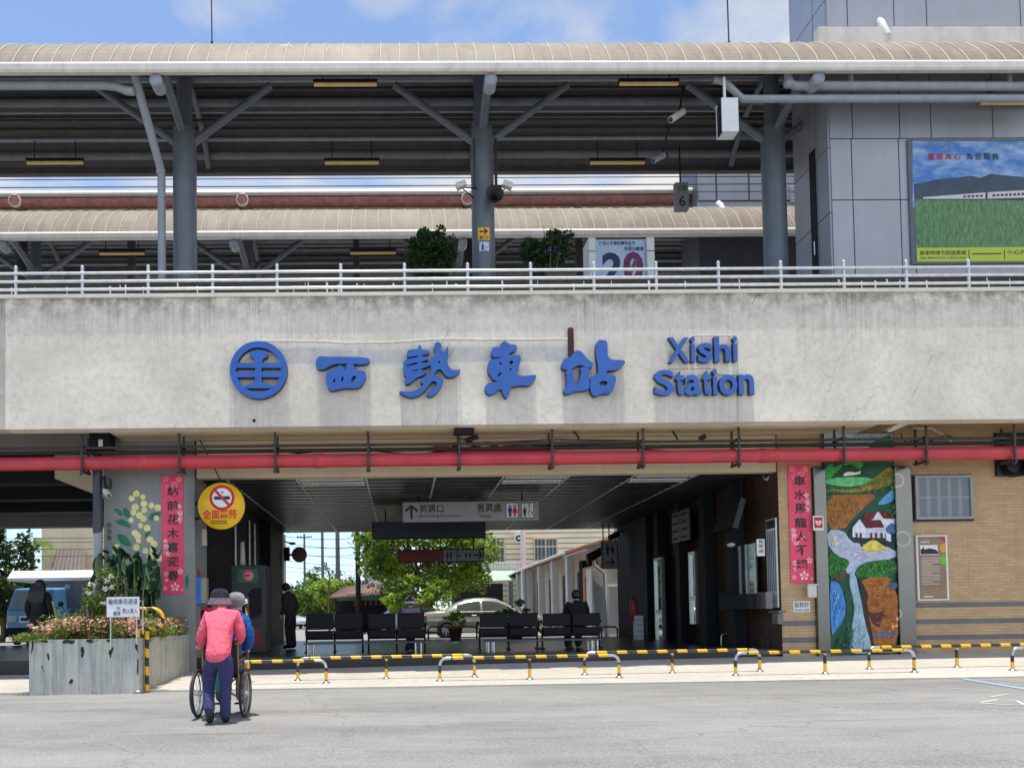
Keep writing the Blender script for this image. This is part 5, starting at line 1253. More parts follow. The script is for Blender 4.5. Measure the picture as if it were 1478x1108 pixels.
def man(mb, cx, z0, h, y, skirt=False):
    mb.ell((cx, y, z0+h*.88), (h*.1, .004, h*.1), 10, 6)
    w = h*.16
    if skirt: mb.prism([(cx-w*.7, z0+h*.75), (cx+w*.7, z0+h*.75), (cx+w*1.3, z0+h*.3), (cx+w*.5, z0+h*.3), (cx+w*.4, z0), (cx-w*.4, z0), (cx-w*.5, z0+h*.3), (cx-w*1.3, z0+h*.3)], y-.003, y)
    else: mb.prism([(cx-w, z0+h*.75), (cx+w, z0+h*.75), (cx+w, z0+h*.36), (cx+w*.6, z0+h*.36), (cx+w*.6, z0), (cx-w*.6, z0), (cx-w*.6, z0+h*.36), (cx-w, z0+h*.36)], y-.003, y)
M['bluefig'] = mat('blue_figure', S(40, 60, 130), .6); 
t, a, w, h = sign_panel(581, 723, 778, 752, 19.5, 'long pale boarding and tickets sign hanging nearest under the hall ceiling')
y_ = 19.49; mb = MB(M['text']); arrow(mb, a[0]+.065*w, a[2]+.5*h, h*.72, y_, True)
text(mb, '剪票口', a[0]+.125*w, a[0]+.30*w, a[2]+.45*h, a[2]+.86*h, y_-.003, .003, .012); text(mb, 'Boarding Entrance', a[0]+.125*w, a[0]+.42*w, a[2]+.17*h, a[2]+.38*h, y_-.003)
text(mb, '售票處', a[0]+.545*w, a[0]+.725*w, a[2]+.45*h, a[2]+.88*h, y_-.003, .003, .012); text(mb, 'Tickets', a[0]+.545*w, a[0]+.645*w, a[2]+.17*h, a[2]+.38*h, y_-.003); mb.build('lettering', t)
mb = MB(M['text'])
for q in (.755, .868): 
    mb.use(M['text']); x0_ = a[0]+q*w; x1_ = x0_+.095*w; mb.box(x0_, x1_, y_-.001, y_+.004, a[2]+.12*h, a[3]-.1*h); mb.use(M['white']); mb.box(x0_+.015, x1_-.015, y_-.003, y_, a[2]+.12*h+.015, a[3]-.1*h-.015)
mb.use(M['bluefig']); man(mb, a[0]+.787*w, a[2]+.2*h, h*.6, y_-.003); mb.use(M['rtext']); man(mb, a[0]+.822*w, a[2]+.2*h, h*.6, y_-.003, True)
mb.use(M['text']); man(mb, a[0]+.895*w, a[2]+.2*h, h*.5, y_-.003); cx, cz = a[0]+.933*w, a[2]+.34*h
mb.tube([(cx+.05*math.cos(k*.7), y_-.004, cz+.05*math.sin(k*.7)) for k in range(8)], .007, 5); mb.tube([(cx-.02, y_-.004, cz+.17), (cx-.02, y_-.004, cz+.05), (cx+.05, y_-.004, cz+.04), (cx+.07, y_-.004, cz-.03)], .01, 5); mb.ell((cx-.02, y_-.004, cz+.2), (.02, .006, .02), 8, 6)
for q in (.893, .93): arrow(mb, a[0]+q*w, a[2]+.82*h, .05, y_-.004, True)
mb.build('pictogram', t)
M['navy'] = mat('dark_navy_panel', S(34, 44, 66), .5)
t, a, w, h = sign_panel(537, 752, 701, 777, 22, 'dark navy tickets sign with arrow hanging second in the hall', col='navy', frame='dark')
mb = MB(M['text']); arrow(mb, a[0]+.915*w, a[2]+.5*h, h*.62, 21.99); text(mb, '售票處', a[0]+.34*w, a[0]+.52*w, a[2]+.3*h, a[2]+.78*h, 21.988); text(mb, '剪票口', a[0]+.57*w, a[0]+.75*w, a[2]+.3*h, a[2]+.78*h, 21.988); mb.build('lettering', t)
M['brownred'] = mat('brown_red_panel', S(120, 44, 26), .5)
t, a, w, h = sign_panel(574, 792, 699, 811, 25, 'small brown and grey toilets sign on three rods deepest in the hall', col='signgrey', frame='dark')
mb = MB(M['brownred']); mb.box(a[0]+.02, a[0]+.53*w, 24.985, 24.993, a[2]+.02, a[3]-.02); mb.build('red_panel', t)
mb = MB(M['text']); arrow(mb, a[0]+.93*w, a[2]+.5*h, h*.7, 24.99)
for q in (.575, .615): man(mb, a[0]+q*w, a[2]+.2*h, h*.6, 24.99)
cx, cz = a[0]+.7*w, a[2]+.38*h; mb.tube([(cx+.07*math.cos(k*.7), 24.985, cz+.07*math.sin(k*.7)) for k in range(8)], .012, 5); mb.tube([(cx-.03, 24.985, cz+.2), (cx-.02, 24.985, cz+.05), (cx+.08, 24.985, cz)], .014, 5)
for q in (.79, .835): man(mb, a[0]+q*w, a[2]+.25*h, h*.5, 24.99)
mb.use(M['rtext']); text(mb, '出口', a[0]+.06*w, a[0]+.24*w, a[2]+.2*h, a[2]+.8*h, 24.982); mb.build('lettering', t)
t, a, w, h = sign_panel(869, 780, 892, 820, 26.2, 'grey bracket sign with an arrow at the far right corner of the hall', col='pipegrey', frame='dark')
mb = MB(M['text']); arrow(mb, (a[0]+a[1])/2, a[2]+.22*h, w*.6, 26.19); man(mb, a[0]+.35*w, a[2]+.5*h, h*.38, 26.19); man(mb, a[0]+.65*w, a[2]+.5*h, h*.38, 26.19, True); mb.build('pictogram', t)
# no-smoking disc
Yn = 16.05; c = P(319.5, 730, Yn); r = 34.5*Yn/1150
ns = thing('no_smoking_sign', 'round yellow no smoking disc hanging beside the painted pier', 'sign', (c.x, Yn, c.z-r))
mb = MB(M['dark']); mb.lathe((c.x, Yn+.05, c.z), [(0, .05), (r, .05), (r+.012, 0), (r+.012, -.03), (r-.01, -.05)], 40, 'y'); mb.tube([(c.x-r+.04, Yn+.05, c.z+.1), (Xp(281, YW), YW+.1, c.z+.12)], .03, 8); mb.tube([(c.x-r+.1, Yn+.05, c.z-.2), (Xp(281, YW), YW+.1, c.z-.2)], .03, 8); mb.tube([(c.x, Yn+.05, c.z+r), (c.x-.5, Yn+.3, zb-.0)], .012, 6); mb.build('rim', ns)
mb = MB(M['yellow']); mb.lathe((c.x, Yn, c.z), [(0, -.004), (r-.01, -.004), (r-.01, .002)], 40, 'y'); mb.build('disc', ns)
k = Yn/1150/3.695   # zoomed pixel -> metres
zx = lambda x, y: (c.x+(x-184)*k, c.z-(y-258)*k)
mb = MB(M['rtext']); q = zx(188, 214); mb.lathe((q[0], Yn-.004, q[1]), [(67*k, 0), (67*k, -.003), (52*k, -.003), (52*k, 0)], 32, 'y')
mb.use(M['white']); mb.lathe((q[0], Yn-.004, q[1]), [(0, -.0022), (53*k, -.0022)], 32, 'y')
mb.use(M['text']); a, b = zx(146, 224), zx(230, 206); mb.box(a[0], b[0], Yn-.0105, Yn-.006, a[1], b[1]); mb.tube([(zx(190, 192)[0], Yn-.008, zx(190, 192)[1]), (zx(196, 186)[0], Yn-.008, zx(196, 186)[1]), (zx(185, 180)[0], Yn-.008, zx(185, 180)[1])], .008, 5)
mb.use(M['rtext']); mb.prism([zx(146, 178), zx(156, 168), zx(234, 252), zx(224, 262)], Yn-.0135, Yn-.0108); mb.build('symbol', ns)
mb = MB(M['rtext']); a, b = zx(84, 328), zx(268, 276); text(mb, '全面禁菸', a[0], b[0], a[1], b[1], Yn-.009, .005, .025)
mb.use(M['text']); 
for yy in (338, 350): a, b = zx(126, yy+3), zx(216, yy-2); mb.box(a[0], b[0], Yn-.007, Yn-.004, a[1], b[1])
mb.build('lettering', ns)
# vending machine, cabinets on the left side
YV = 18.6; a = R4(333, 815, 384, 940, YV)
vm = thing('vending_machine', 'tall grey machine with a round red logo in a green frame inside the hall', 'machine', (a[0], YV, FL))
mb = MB(mat('grey_machine', S(58, 62, 66), .6)); mb.bevbox(a[0], a[1], YV, YV+.7, FL, a[3], .03); mb.build('body', vm)
mb = MB(mat('green_logo', S(34, 110, 84), .5)); q = R4(343, 821, 372, 840, YV); mb.box(q[0], q[1], YV-.012, YV-.002, q[2], q[3]); mb.use(M['petal2']); mb.lathe(((q[0]+q[1])/2, YV-.013, (q[2]+q[3])/2), [(0, -.003), (.13, -.003), (.13, .002)], 24, 'y'); mb.use(M['rtext']); mb.lathe(((q[0]+q[1])/2, YV-.016, (q[2]+q[3])/2), [(.1, -.002), (.085, -.002)], 24, 'y'); mb.box((q[0]+q[1])/2-.06, (q[0]+q[1])/2+.06, YV-.02, YV-.016, (q[2]+q[3])/2-.02, (q[2]+q[3])/2+.03); mb.build('logo', vm)
mb = MB(M['dark']); q = R4(338, 848, 378, 905, YV); mb.prism([(q[0], q[2]), (q[1], q[2]+.3), (q[1], q[3]), (q[1]-.2, q[3]), (q[0], q[2]+.35)], YV-.01, YV-.002); mb.use(M['brownred']); mb.box(q[0], q[1], YV-.008, YV-.002, q[2]-.45, q[2]-.05); mb.build('print', vm)
mb = MB(M['red']); a = R4(281, 876, 304, 966, 16.9); mb.bevbox(a[0], a[1], 16.85, 17.25, apz(a[0], 16.4), a[3], .02); mb.use(M['dark']); mb.box(a[0]+.03, a[1]-.03, 16.842, 16.849, a[2]+.1, a[3]-.06)
single(mb, 'hydrant_cabinet', 'maroon hydrant cabinet behind the pink jacket', 'cabinet')
bb = thing('wall_dispenser', 'blue and grey dispenser with a brown bottle top at the pier edge', 'dispenser', P(289, 872, 16.6)); 
mb = MB(mat('bright_blue', S(44, 110, 190), .4)); a = R4(281, 833, 292, 872, 16.6); mb.bevbox(a[0], a[1], 16.5, 16.7, a[2], a[3], .015); mb.build('blue_box', bb)
mb = MB(mat('khaki_box', S(150, 146, 120), .5)); a2 = R4(292, 834, 300, 870, 16.65); mb.bevbox(a2[0]+.003, a2[1], 16.52, 16.72, a2[2], a2[3], .01); mb.build('grey_box', bb)
mb = MB(M['brownred']); c2 = P(286, 833, 16.6); mb.lathe((c2.x, 16.6, c2.z), [(.05, 0), (.05, .07), (.025, .12), (.025, .17), (0, .17)], 12); mb.build('bottle', bb)
mb = MB(M['offwhite']); a = R4(285, 763, 297, 787, 17.0); mb.bevbox(a[0], a[1], 17.0, 17.12, a[2], a[3], .012); mb.use(M['dark']); mb.box(a[0]-.1, a[0]-.002, 17.02, 17.1, a[2]+.1, a[2]+.16); single(mb, 'light_box', 'small pale wall box under the yellow disc', 'box')
mb = MB(M['offwhite']); c2 = P(350, 800, 18.9); mb.lathe((c2.x, 18.9, c2.z-.3), [(0, 0), (.08, 0), (.06, .25), (.05, .6), (0, .6)], 12); single(mb, 'white_bottle', 'pale cone shaped vessel standing on top of the grey machine', 'vessel')
# round disc sign and far bracket at the left end of the hall
rd = thing('round_sign', 'brown round disc sign on a bracket at the far left hall corner', 'sign', P(432, 800, 27.1))
c2 = P(432, 800, 27.1); mb = MB(mat('brown_disc', S(150, 96, 82), .5, 0, .2, 3)); mb.lathe((c2.x, 27.1, c2.z), [(0, -.05), (.22, -.045), (.26, -.02), (.26, .03), (0, .05)], 28, 'y'); mb.build('disc', rd)
mb = MB(M['dark']); mb.tube([(c2.x-.2, 27.15, c2.z), (HL+.28, 27.15, c2.z)], .04, 8); mb.box(HL+.285, HL+.5, 27.0, 27.3, c2.z-.2, c2.z+.25); mb.build('bracket', rd)
mb = MB(M['dark']); c3 = P(422, 784, 27.1); mb.ell(c3, (.12, .1, .05), 10, 6); mb.tube([c3, (HL+.28, 27.1, c3.z+.1)], .02, 6); single(mb, 'corner_lamp', 'small dark lamp above the round disc sign', 'lamp')

# ================================================================== BENCHES
M['bench'] = mat('dark_bench_leather', S(20, 21, 26), .55, 0, .2, 6, 0, 0, .2)
def bench(xa_, xb_, lab):
    Y = 17.9; a, b = P(xa_, 885, Y), P(xb_, 885, Y); zt_ = a.z; w = b.x-a.x
    t = thing('waiting_bench', lab, 'bench', (a.x, Y, FL), 'dark waiting benches in the hall')
    for i in range(2):
        m2 = MB(M['bench']); x0_ = a.x+.02+i*w/2; x1_ = a.x+(i+1)*w/2-.02
        m2.bevbox(x0_, x1_, Y-.03, Y+.03, FL+.52, zt_, .02); m2.bevbox(x0_+.004, x1_-.004, Y-.02, Y+.03, FL+.33, FL+.5, .015); m2.build('backrest', t)
        m2 = MB(M['bench']); m2.bevbox(x0_, x1_, Y+.05, Y+.5, FL+.36, FL+.42, .02); m2.build('seat', t)
    m2 = MB(M['dark'])
    m2.box(a.x, b.x, Y+.1, Y+.16, FL+.29, FL+.35)
    m2.build('beam', t)
    for x in (a.x+.02, (a.x+b.x)/2, b.x-.02):
        m2 = MB(M['dark']); m2.tube([(x, Y-.02, FL+.5), (x, Y+.12, FL+.32), (x, Y+.1, FL+.03)], .022, 8); m2.tube([(x, Y-.14, FL+.025), (x, Y+.42, FL+.025)], .022, 8); m2.build('leg', t)
    for x in (a.x-.01, b.x+.01):
        m2 = MB(M['black']); m2.tube([(x, Y+.02, FL+.6), (x, Y+.06, FL+.64), (x, Y+.36, FL+.64), (x, Y+.42, FL+.4)], .02, 8); m2.build('armrest', t)
bench(440, 524, 'dark two seat bench at the left end of the row'); bench(530, 614, 'dark two seat bench with a woman in a patterned hat')
bench(691, 777, 'dark two seat bench in front of the bushy potted plant'); bench(782, 867, 'dark two seat bench with a man in black')
M['lowbench'] = mat('grey_plank', S(70, 72, 78), .3, 0, .2, 4)
for xa_, xb_, lab in ((440, 614, 'low grey plank bench behind the left pair of backed benches'), (698, 866, 'low grey plank bench behind the right pair of backed benches')):
    Y = 17.15; a, b = P(xa_, 922, Y), P(xb_, 922, Y); t = thing('plank_bench', lab, 'bench', (a.x, Y, FL), 'low plank benches')
    m2 = MB(M['lowbench']); zt_ = FL+.26
    for j in range(3): m2.bevbox(a.x, b.x, Y-.24+j*.165, Y-.085+j*.165, zt_-.035, zt_, .008)
    m2.build('seat', t)
    for x in (a.x+.08, a.x+.2, b.x-.22, b.x-.1):
        for yy in (Y-.18, Y+.18):
            m2 = MB(M['steel']); m2.tube([(x, yy, FL), (x, yy, zt_-.03)], .025, 8); m2.build('leg', t)

# ================================================================== HAZARD RAILS
def hazard(lab, xw, Yr, L, n_leg, grp):
    z0_ = apz(xw, Yr); t = thing('hazard_rail', lab, 'guard rail', (xw, Yr, z0_), grp); H = .40
    bend = [(0, 0), (0, H-.11), (.02, H-.05), (.06, H-.012), (.12, H)]
    path = [(xw+x, Yr, z0_+z) for x, z in bend]+[(xw+L-x, Yr, z0_+z) for x, z in bend[::-1]]
    dz = apz(xw+L, Yr)-z0_
    path = [(p[0], p[1], p[2]+dz*(p[0]-xw)/L) for p in path]
    m2 = MB(M['steel']); m2.tube(path, .027, 12); m2.build('frame', t)
    m2 = MB(M['stripe']); zt_ = z0_+H; m2.tube([(xw+.2, Yr, zt_+dz*.2/L), (xw+L-.2, Yr, zt_+dz*(L-.2)/L)], .0285, 12); m2.build('striped_sleeve', t)
    for i in range(n_leg):
        x = xw+L*i/(n_leg-1); zz = z0_+dz*i/(n_leg-1)
        m2 = MB(M['stripev']); m2.tube([(x, Yr, zz+.02), (x, Yr, zz+H-(.13 if i in (0, n_leg-1) else .035))], .0285, 12); lg = m2.build('leg', t)
        m2 = MB(M['steel']); m2.lathe((x, Yr, zz), [(.075, 0), (.075, .008), (.04, .02), (.034, .04)], 14); m2.build('foot_plate', lg)
YA, YBk = 14.1, 14.55
fr = 'low yellow and black guard rails along the kerb'
hazard('short hazard rail of the front row just right of the wheelchair', Xp(344, YA, 985), YA, Xp(471, YA, 985)-Xp(344, YA, 985), 2, fr)
hazard('hazard rail of the front row crossing below the right benches', Xp(635, YA, 985), YA, Xp(894, YA, 985)-Xp(635, YA, 985), 3, fr)
hazard('hazard rail of the front row below the red pillar banner and the mural', Xp(1062, YA, 975), YA, Xp(1320, YA, 975)-Xp(1062, YA, 975), 3, fr)
hazard('hazard rail of the front row leaving the photo at the right edge', Xp(1462, YA, 975), YA, 3.2, 3, fr)
hazard('hazard rail of the back row below the left benches', Xp(430, YBk, 980), YBk, Xp(685, YBk, 980)-Xp(430, YBk, 980), 3, fr)
hazard('hazard rail of the back row below the right hall wall', Xp(844, YBk, 975), YBk, Xp(1097, YBk, 975)-Xp(844, YBk, 975), 3, fr)
hazard('hazard rail of the back row below the frosted window', Xp(1255, YBk, 970), YBk, Xp(1508, YBk, 970)-Xp(1255, YBk, 970), 3, fr)
M['stripeloop'] = stripes('hazard_stripes_loop', S(240, 180, 26), (.025, .025, .025), .2, 0, .5, 1.0)
def gate(xw, Yg, side, lab, frame_):
    z0_ = apz(xw, Yg); t = thing('barrier_post', lab, 'barrier', (xw, Yg, z0_), 'striped wheelchair gate posts')
    m2 = MB(M['stripev']); m2.tube([(xw, Yg, z0_), (xw, Yg, z0_+1.5)], .036, 12); m2.build('post', t)
    m2 = MB(M['stripev']); x2 = xw+side*.11; m2.tube([(x2, Yg+.12, z0_), (x2, Yg+.12, z0_+1.04)], .036, 12); m2.build('post', t)
    m2 = MB(M['stripeloop'] if frame_ else M['stripev']); cx, cz = x2+side*.1, z0_+1.2
    if frame_: m2.tube([(xw, Yg+.06, z0_+1.03), (cx, Yg+.12, z0_+1.03)]+[(cx+side*.17*math.sin(q*PI/8), Yg+.12, cz-.17*math.cos(q*PI/8)) for q in range(9)]+[(xw, Yg+.06, z0_+1.37)], .034, 12); m2.build('loop', t)
    else: m2.tube([(xw, Yg+.02, z0_+1.1), (x2, Yg+.1, z0_+1.1)], .03, 10); m2.build('tie_bar', t)
    m2 = MB(M['steel']); m2.lathe((xw, Yg, z0_), [(.08, 0), (.08, .01), (.04, .02)], 14); m2.build('foot_plate', t)
    if frame_:
        m2 = MB(M['steel']); m2.tube([(xw-.06, Yg-.02, z0_+1.5), (xw+.09, Yg-.02, z0_+1.5), (xw+.09, Yg-.02, z0_+.95)], .012, 6); m2.build('clamp', t)
    else:
        m2 = MB(M['stripe']); m2.tube([(x2, Yg+.12, z0_+1.04), (x2, Yg+.12, z0_+1.55)], .036, 12); m2.build('upper_post', t)
        m2 = MB(M['white']); m2.tube([(xw-.1, Yg-.03, z0_+1.42), (x2+.03, Yg-.03, z0_+1.46)], .04, 8); m2.build('clamp', t)
    return t
gate(Xp(205, 13.55, 990), 13.35, 1, 'striped loop barrier post at the corner of the planter', True)
gate(Xp(347, 14.3, 980), 14.3, 1, 'striped barrier post standing behind the wheelchair', False)

# ================================================================== PLANTER
PY0, PY1 = 13.3, 16.35; px0, px1 = Xp(42, PY0, 960), Xp(202, PY0, 960); pz = Zp(922, PY0, 120)
pl = thing('concrete_planter', 'long weathered concrete planter with stained faces in front of the pier', 'planter', (px0, PY0, 0))
def mk():
    t = NT('planter_concrete'); w = t.co(world=True); col = S(196, 196, 190)
    c = t.mix(t.ramp(t.noise(w, 2, 6, .65), ((.3, 0.), (.7, 1.))), k3(col, .78), k3(col, 1.05))
    sv = t.ramp(t.noise(t.co((12, 12, .6), True), 1.4, 6, .75), ((.42, 0.), (.7, .75))); c = t.mix(sv, c, S(120, 122, 122))
    c = t.mix(t.ramp(t.noise(t.co((4, 4, 1.2), True), 1.1, 5), ((.5, 0.), (.7, .35))), c, S(190, 190, 150))
    c = t.mix(t.ramp(t.noise(t.co((5, 5, 3), True), 1.5, 4, .75, .6), ((.66, 0.), (.69, 1.))), c, S(50, 52, 54))
    t.bump(t.noise(w, 24, 5, .7), .35, .015); return t.fin(c, .85, 0, .3)
M['planter'] = mk()
mb = MB(M['planter']); th = .09
mb.box(px0, px1, PY0, PY0+th, -.02, pz); mb.box(px0, px1, PY1-th, PY1, -.02, pz)
mb.box(px0, px0+th, PY0+th, PY1-th, -.02, pz-.003); mb.box(px1-th, px1, PY0+th, PY1-th, -.02, pz-.003); mb.build('wall', pl)
mb = MB(mat('soil', (.06, .045, .03), .95, 0, .4, 12, .4)); mb.box(px0+th, px1-th, PY0+th, PY1-th, .2, pz-.08); mb.build('soil', pl)
mb = MB(M['black'])
rn = random.Random(3)
for (x, z, w, h) in ((.13, .985, .1, .03), (.36, .97, .13, .05), (.55, .975, .07, .04), (.72, .978, .06, .035), (.48, .78, .035, .09), (.74, .77, .04, .12), (.17, .72, .02, .08), (.12, .5, .015, .09), (.38, .25, .04, .05), (.97, .84, .03, .1), (.03, .9, .025, .14), (.98, .5, .02, .2)):
    mb = MB(M['black']); X_ = px0+x*(px1-px0); Z_ = z*pz-.01; SK = rn.uniform(-.35, .3); pts = []
    for k_ in range(11): a_ = 2*PI*k_/11; q = rn.uniform(.4, 1.1); pts.append((X_+w*q*math.cos(a_)+h*SK*math.sin(a_), min(pz-.004, Z_+h*q*math.sin(a_))))
    mb.prism([(min(px1-.004, max(px0+.004, a_)), b_) for a_, b_ in pts], PY0-.0025, PY0+.001)
    mb.build('tar_stain', pl)
# flower bed
def flowers():
    m2 = MB(leafmat('bed_leaf', (.16, .24, .04)))
    xm, w = (px0+px1)/2, (px1-px0)/2
    vs = []
    for k in range(130):
        x = random.uniform(px0-.02, px1+.02); y = random.uniform(PY0-.02, PY1-.25); h = .09+.17*random.random()+.12*max(0, 1-abs(x-xm)/w)
        leaves(m2, (x, y, pz+.03+h*.5), (.14, .16, h), 80, .06)
    for k in range(30): leaves(m2, (px0+random.uniform(-.2, .25), PY0+random.uniform(-.06, .2), pz+.04), (.16, .06, .08), 24, .05)
    for col, n in (((.60, .16, .24), 520), ((.80, .52, .52), 640), ((.68, .32, .2), 320), ((.75, .68, .58), 500), ((.5, .36, .12), 300)):
        m2.use(leafmat('bed_petal', col, .25))
        for k in range(n):
            x = random.uniform(px0-.05, px1+.05); y = random.uniform(PY0-.04, PY1-.25); z = pz+.04+.26*random.random()**.8+.1*max(0, 1-abs(x-xm)/w)
            if col[0] == .62 and not (-.5 < (x-xm)/w < .98): continue
            leaves(m2, (x, y, z), (.03, .03, .02), 3, .045, up=1.5, asp=.9)
    return m2
tag(flowers().build('flower_bed', org=(0, 0, 0), fix=False), 'dense low bed of pink and orange flowers filling the planter', 'flowers', kind='stuff')
# rose bush, broad-leaf plants, agave blades, stakes
rb_ = thing('rose_bush', 'thin white flowering rose bush at the front of the planter', 'bush', P(130, 925, 13.6))
mb = MB(M['trunk'])
tips = []
for k in range(13):
    b = P(132, 925, 13.6); tip = P(random.uniform(116, 172), random.uniform(822, 880), 13.6+random.uniform(-.1, .3)); mid = b.lerp(tip, .5)+Vector((random.uniform(-.08, .08), 0, .05)); mb.tube([b, mid, tip], [.014, .01, .004], 5); tips += [tip, mid]
mb.build('stem', rb_)
mb = MB(M['leaf2'])
for p in tips: leaves(mb, p, (.16, .16, .15), 46, .055)
mb.use(M['leaf1'])
for p in tips: leaves(mb, p, (.14, .14, .13), 16, .05)
mb.build('foliage', rb_, fix=False)
mb = MB(mat('white_bloom', (.8, .76, .7), .6))
for x, y in ((131, 843), (163, 848), (155, 838), (150, 871), (160, 832), (128, 856), (152, 850)): leaves(mb, P(x, y, 13.5), (.05, .05, .04), 26, .06, up=1)
mb.build('blossom', rb_, fix=False)
def bigleaf(mb, base, tip, w, droop=.15):
    base, tip = Vector(base), Vector(tip); n_ = 9; d = tip-base; sd = d.cross(Vector((.25, 1, .1))).normalized(); vs = []
    for i in range(n_):
        u_ = i/(n_-1); p = base+d*u_+Vector((0, 0, -droop*d.length*u_*u_)); hw = w*math.sin(PI*min(1, u_*1.02+.03))**.75*(1-.3*u_)
        vs += [p-sd*hw+Vector((0, -.02, hw*.1)), p+Vector((0, .03, 0)), p+sd*hw+Vector((0, -.02, hw*.1))]
    mb.add(vs, [(3*i+j, 3*i+j+1, 3*i+j+4, 3*i+j+3) for i in range(n_-1) for j in (0, 1)], True)
bp = thing('broadleaf_plant', 'large dark broad leaved plants against the painted pier', 'plant', (Xp(185, 15.7, 900), 15.7, pz-.08))
mb = MB(leafmat('glossy_dark_leaf', (.022, .062, .026), .5)); st = MB(mat('green_stalk', (.12, .2, .04), .5))
for k in range(150):
    x = random.uniform(140, 232); b = P(x+random.uniform(-12, 12), 905, 15.7+random.uniform(-.7, .4)); c_ = P(x, random.uniform(795, 885), b.y); 
    (st.tube([(b.x, b.y, pz-.1), b.lerp(c_, .6), c_], [.014, .011, .008], 5) if k % 4 == 0 else None)
    an = random.uniform(-1.2, 1.2); L = random.uniform(.2, .4); bigleaf(mb, c_, c_+Vector((math.sin(an)*L*.6, random.uniform(-.3, -.1), random.uniform(-.45, .25))), random.uniform(.06, .12), .3)
mb.build('leaf', bp, fix=False); st.build('stalk', bp)
ag = thing('agave_plant', 'pale strap leaved plant at the left front of the planter', 'plant', P(92, 915, 13.6))
mb = MB(leafmat('strap_leaf', (.34, .42, .14), .2))
for x, y in ((75, 866), (93, 882), (100, 884), (112, 878), (84, 880), (104, 892)):
    b, e = P(94, 925, 13.6), P(x, y, 13.6+random.uniform(-.15, .15)); bigleaf(mb, b, e, .035, .02)
mb.build('leaf', ag, fix=False)
mb = MB(M['trunk'])
for x, y in ((169, 832), (181, 840), (183, 852)): mb.tube([P(x, 925, 13.9), P(x, y, 13.9)], .012, 6)
single(mb, 'garden_stakes', 'thin wooden stakes stuck behind the white notice in the planter', 'stakes')
mb = MB(M['trunk']); mb.tube([P(130, 925, 13.45), P(127, 890, 13.45), P(125, 870, 13.45)], [.035, .03, .018], 8); mb.tube([P(129, 905, 13.45), P(134, 882, 13.45)], [.02, .01], 6); single(mb, 'bare_stump', 'short bare brown stem among the pink flowers', 'stem')
# white notice on the planter
Yw_ = 13.25; a = R4(154, 861, 201, 890, Yw_); nt = thing('notice_board', 'white wheelchair passage notice hung at the planter corner', 'notice', (a[0], Yw_, a[2]))
mb = MB(mat('notice_paper', S(226, 230, 236), .4, 0, .04, 6)); mb.box(a[0], a[1], Yw_, Yw_+.012, a[2], a[3]); mb.build('sheet', nt)
mb = MB(mat('grey_lettering', S(70, 74, 84), .6)); w, h = a[1]-a[0], a[3]-a[2]
text(mb, '輪椅專用通道', a[0]+.05*w, a[1]-.05*w, a[2]+.62*h, a[3]-.08*h, Yw_-.004); text(mb, '汽', a[0]+.3*w, a[0]+.42*w, a[2]+.32*h, a[2]+.52*h, Yw_-.004); text(mb, '機車', a[0]+.2*w, a[0]+.43*w, a[2]+.07*h, a[2]+.29*h, Yw_-.004); text(mb, '禁止進入', a[0]+.48*w, a[1]-.05*w, a[2]+.18*h, a[2]+.44*h, Yw_-.004); mb.build('lettering', nt)
mb = MB(M['galv']); mb.tube([(a[0]+.1*w, Yw_+.03, pz-.1), (a[0]+.1*w, Yw_+.03, a[3])], .012, 6); mb.tube([(a[0]+.9*w, Yw_+.03, pz-.1), (a[0]+.9*w, Yw_+.03, a[3])], .012, 6); mb.build('stake', nt)
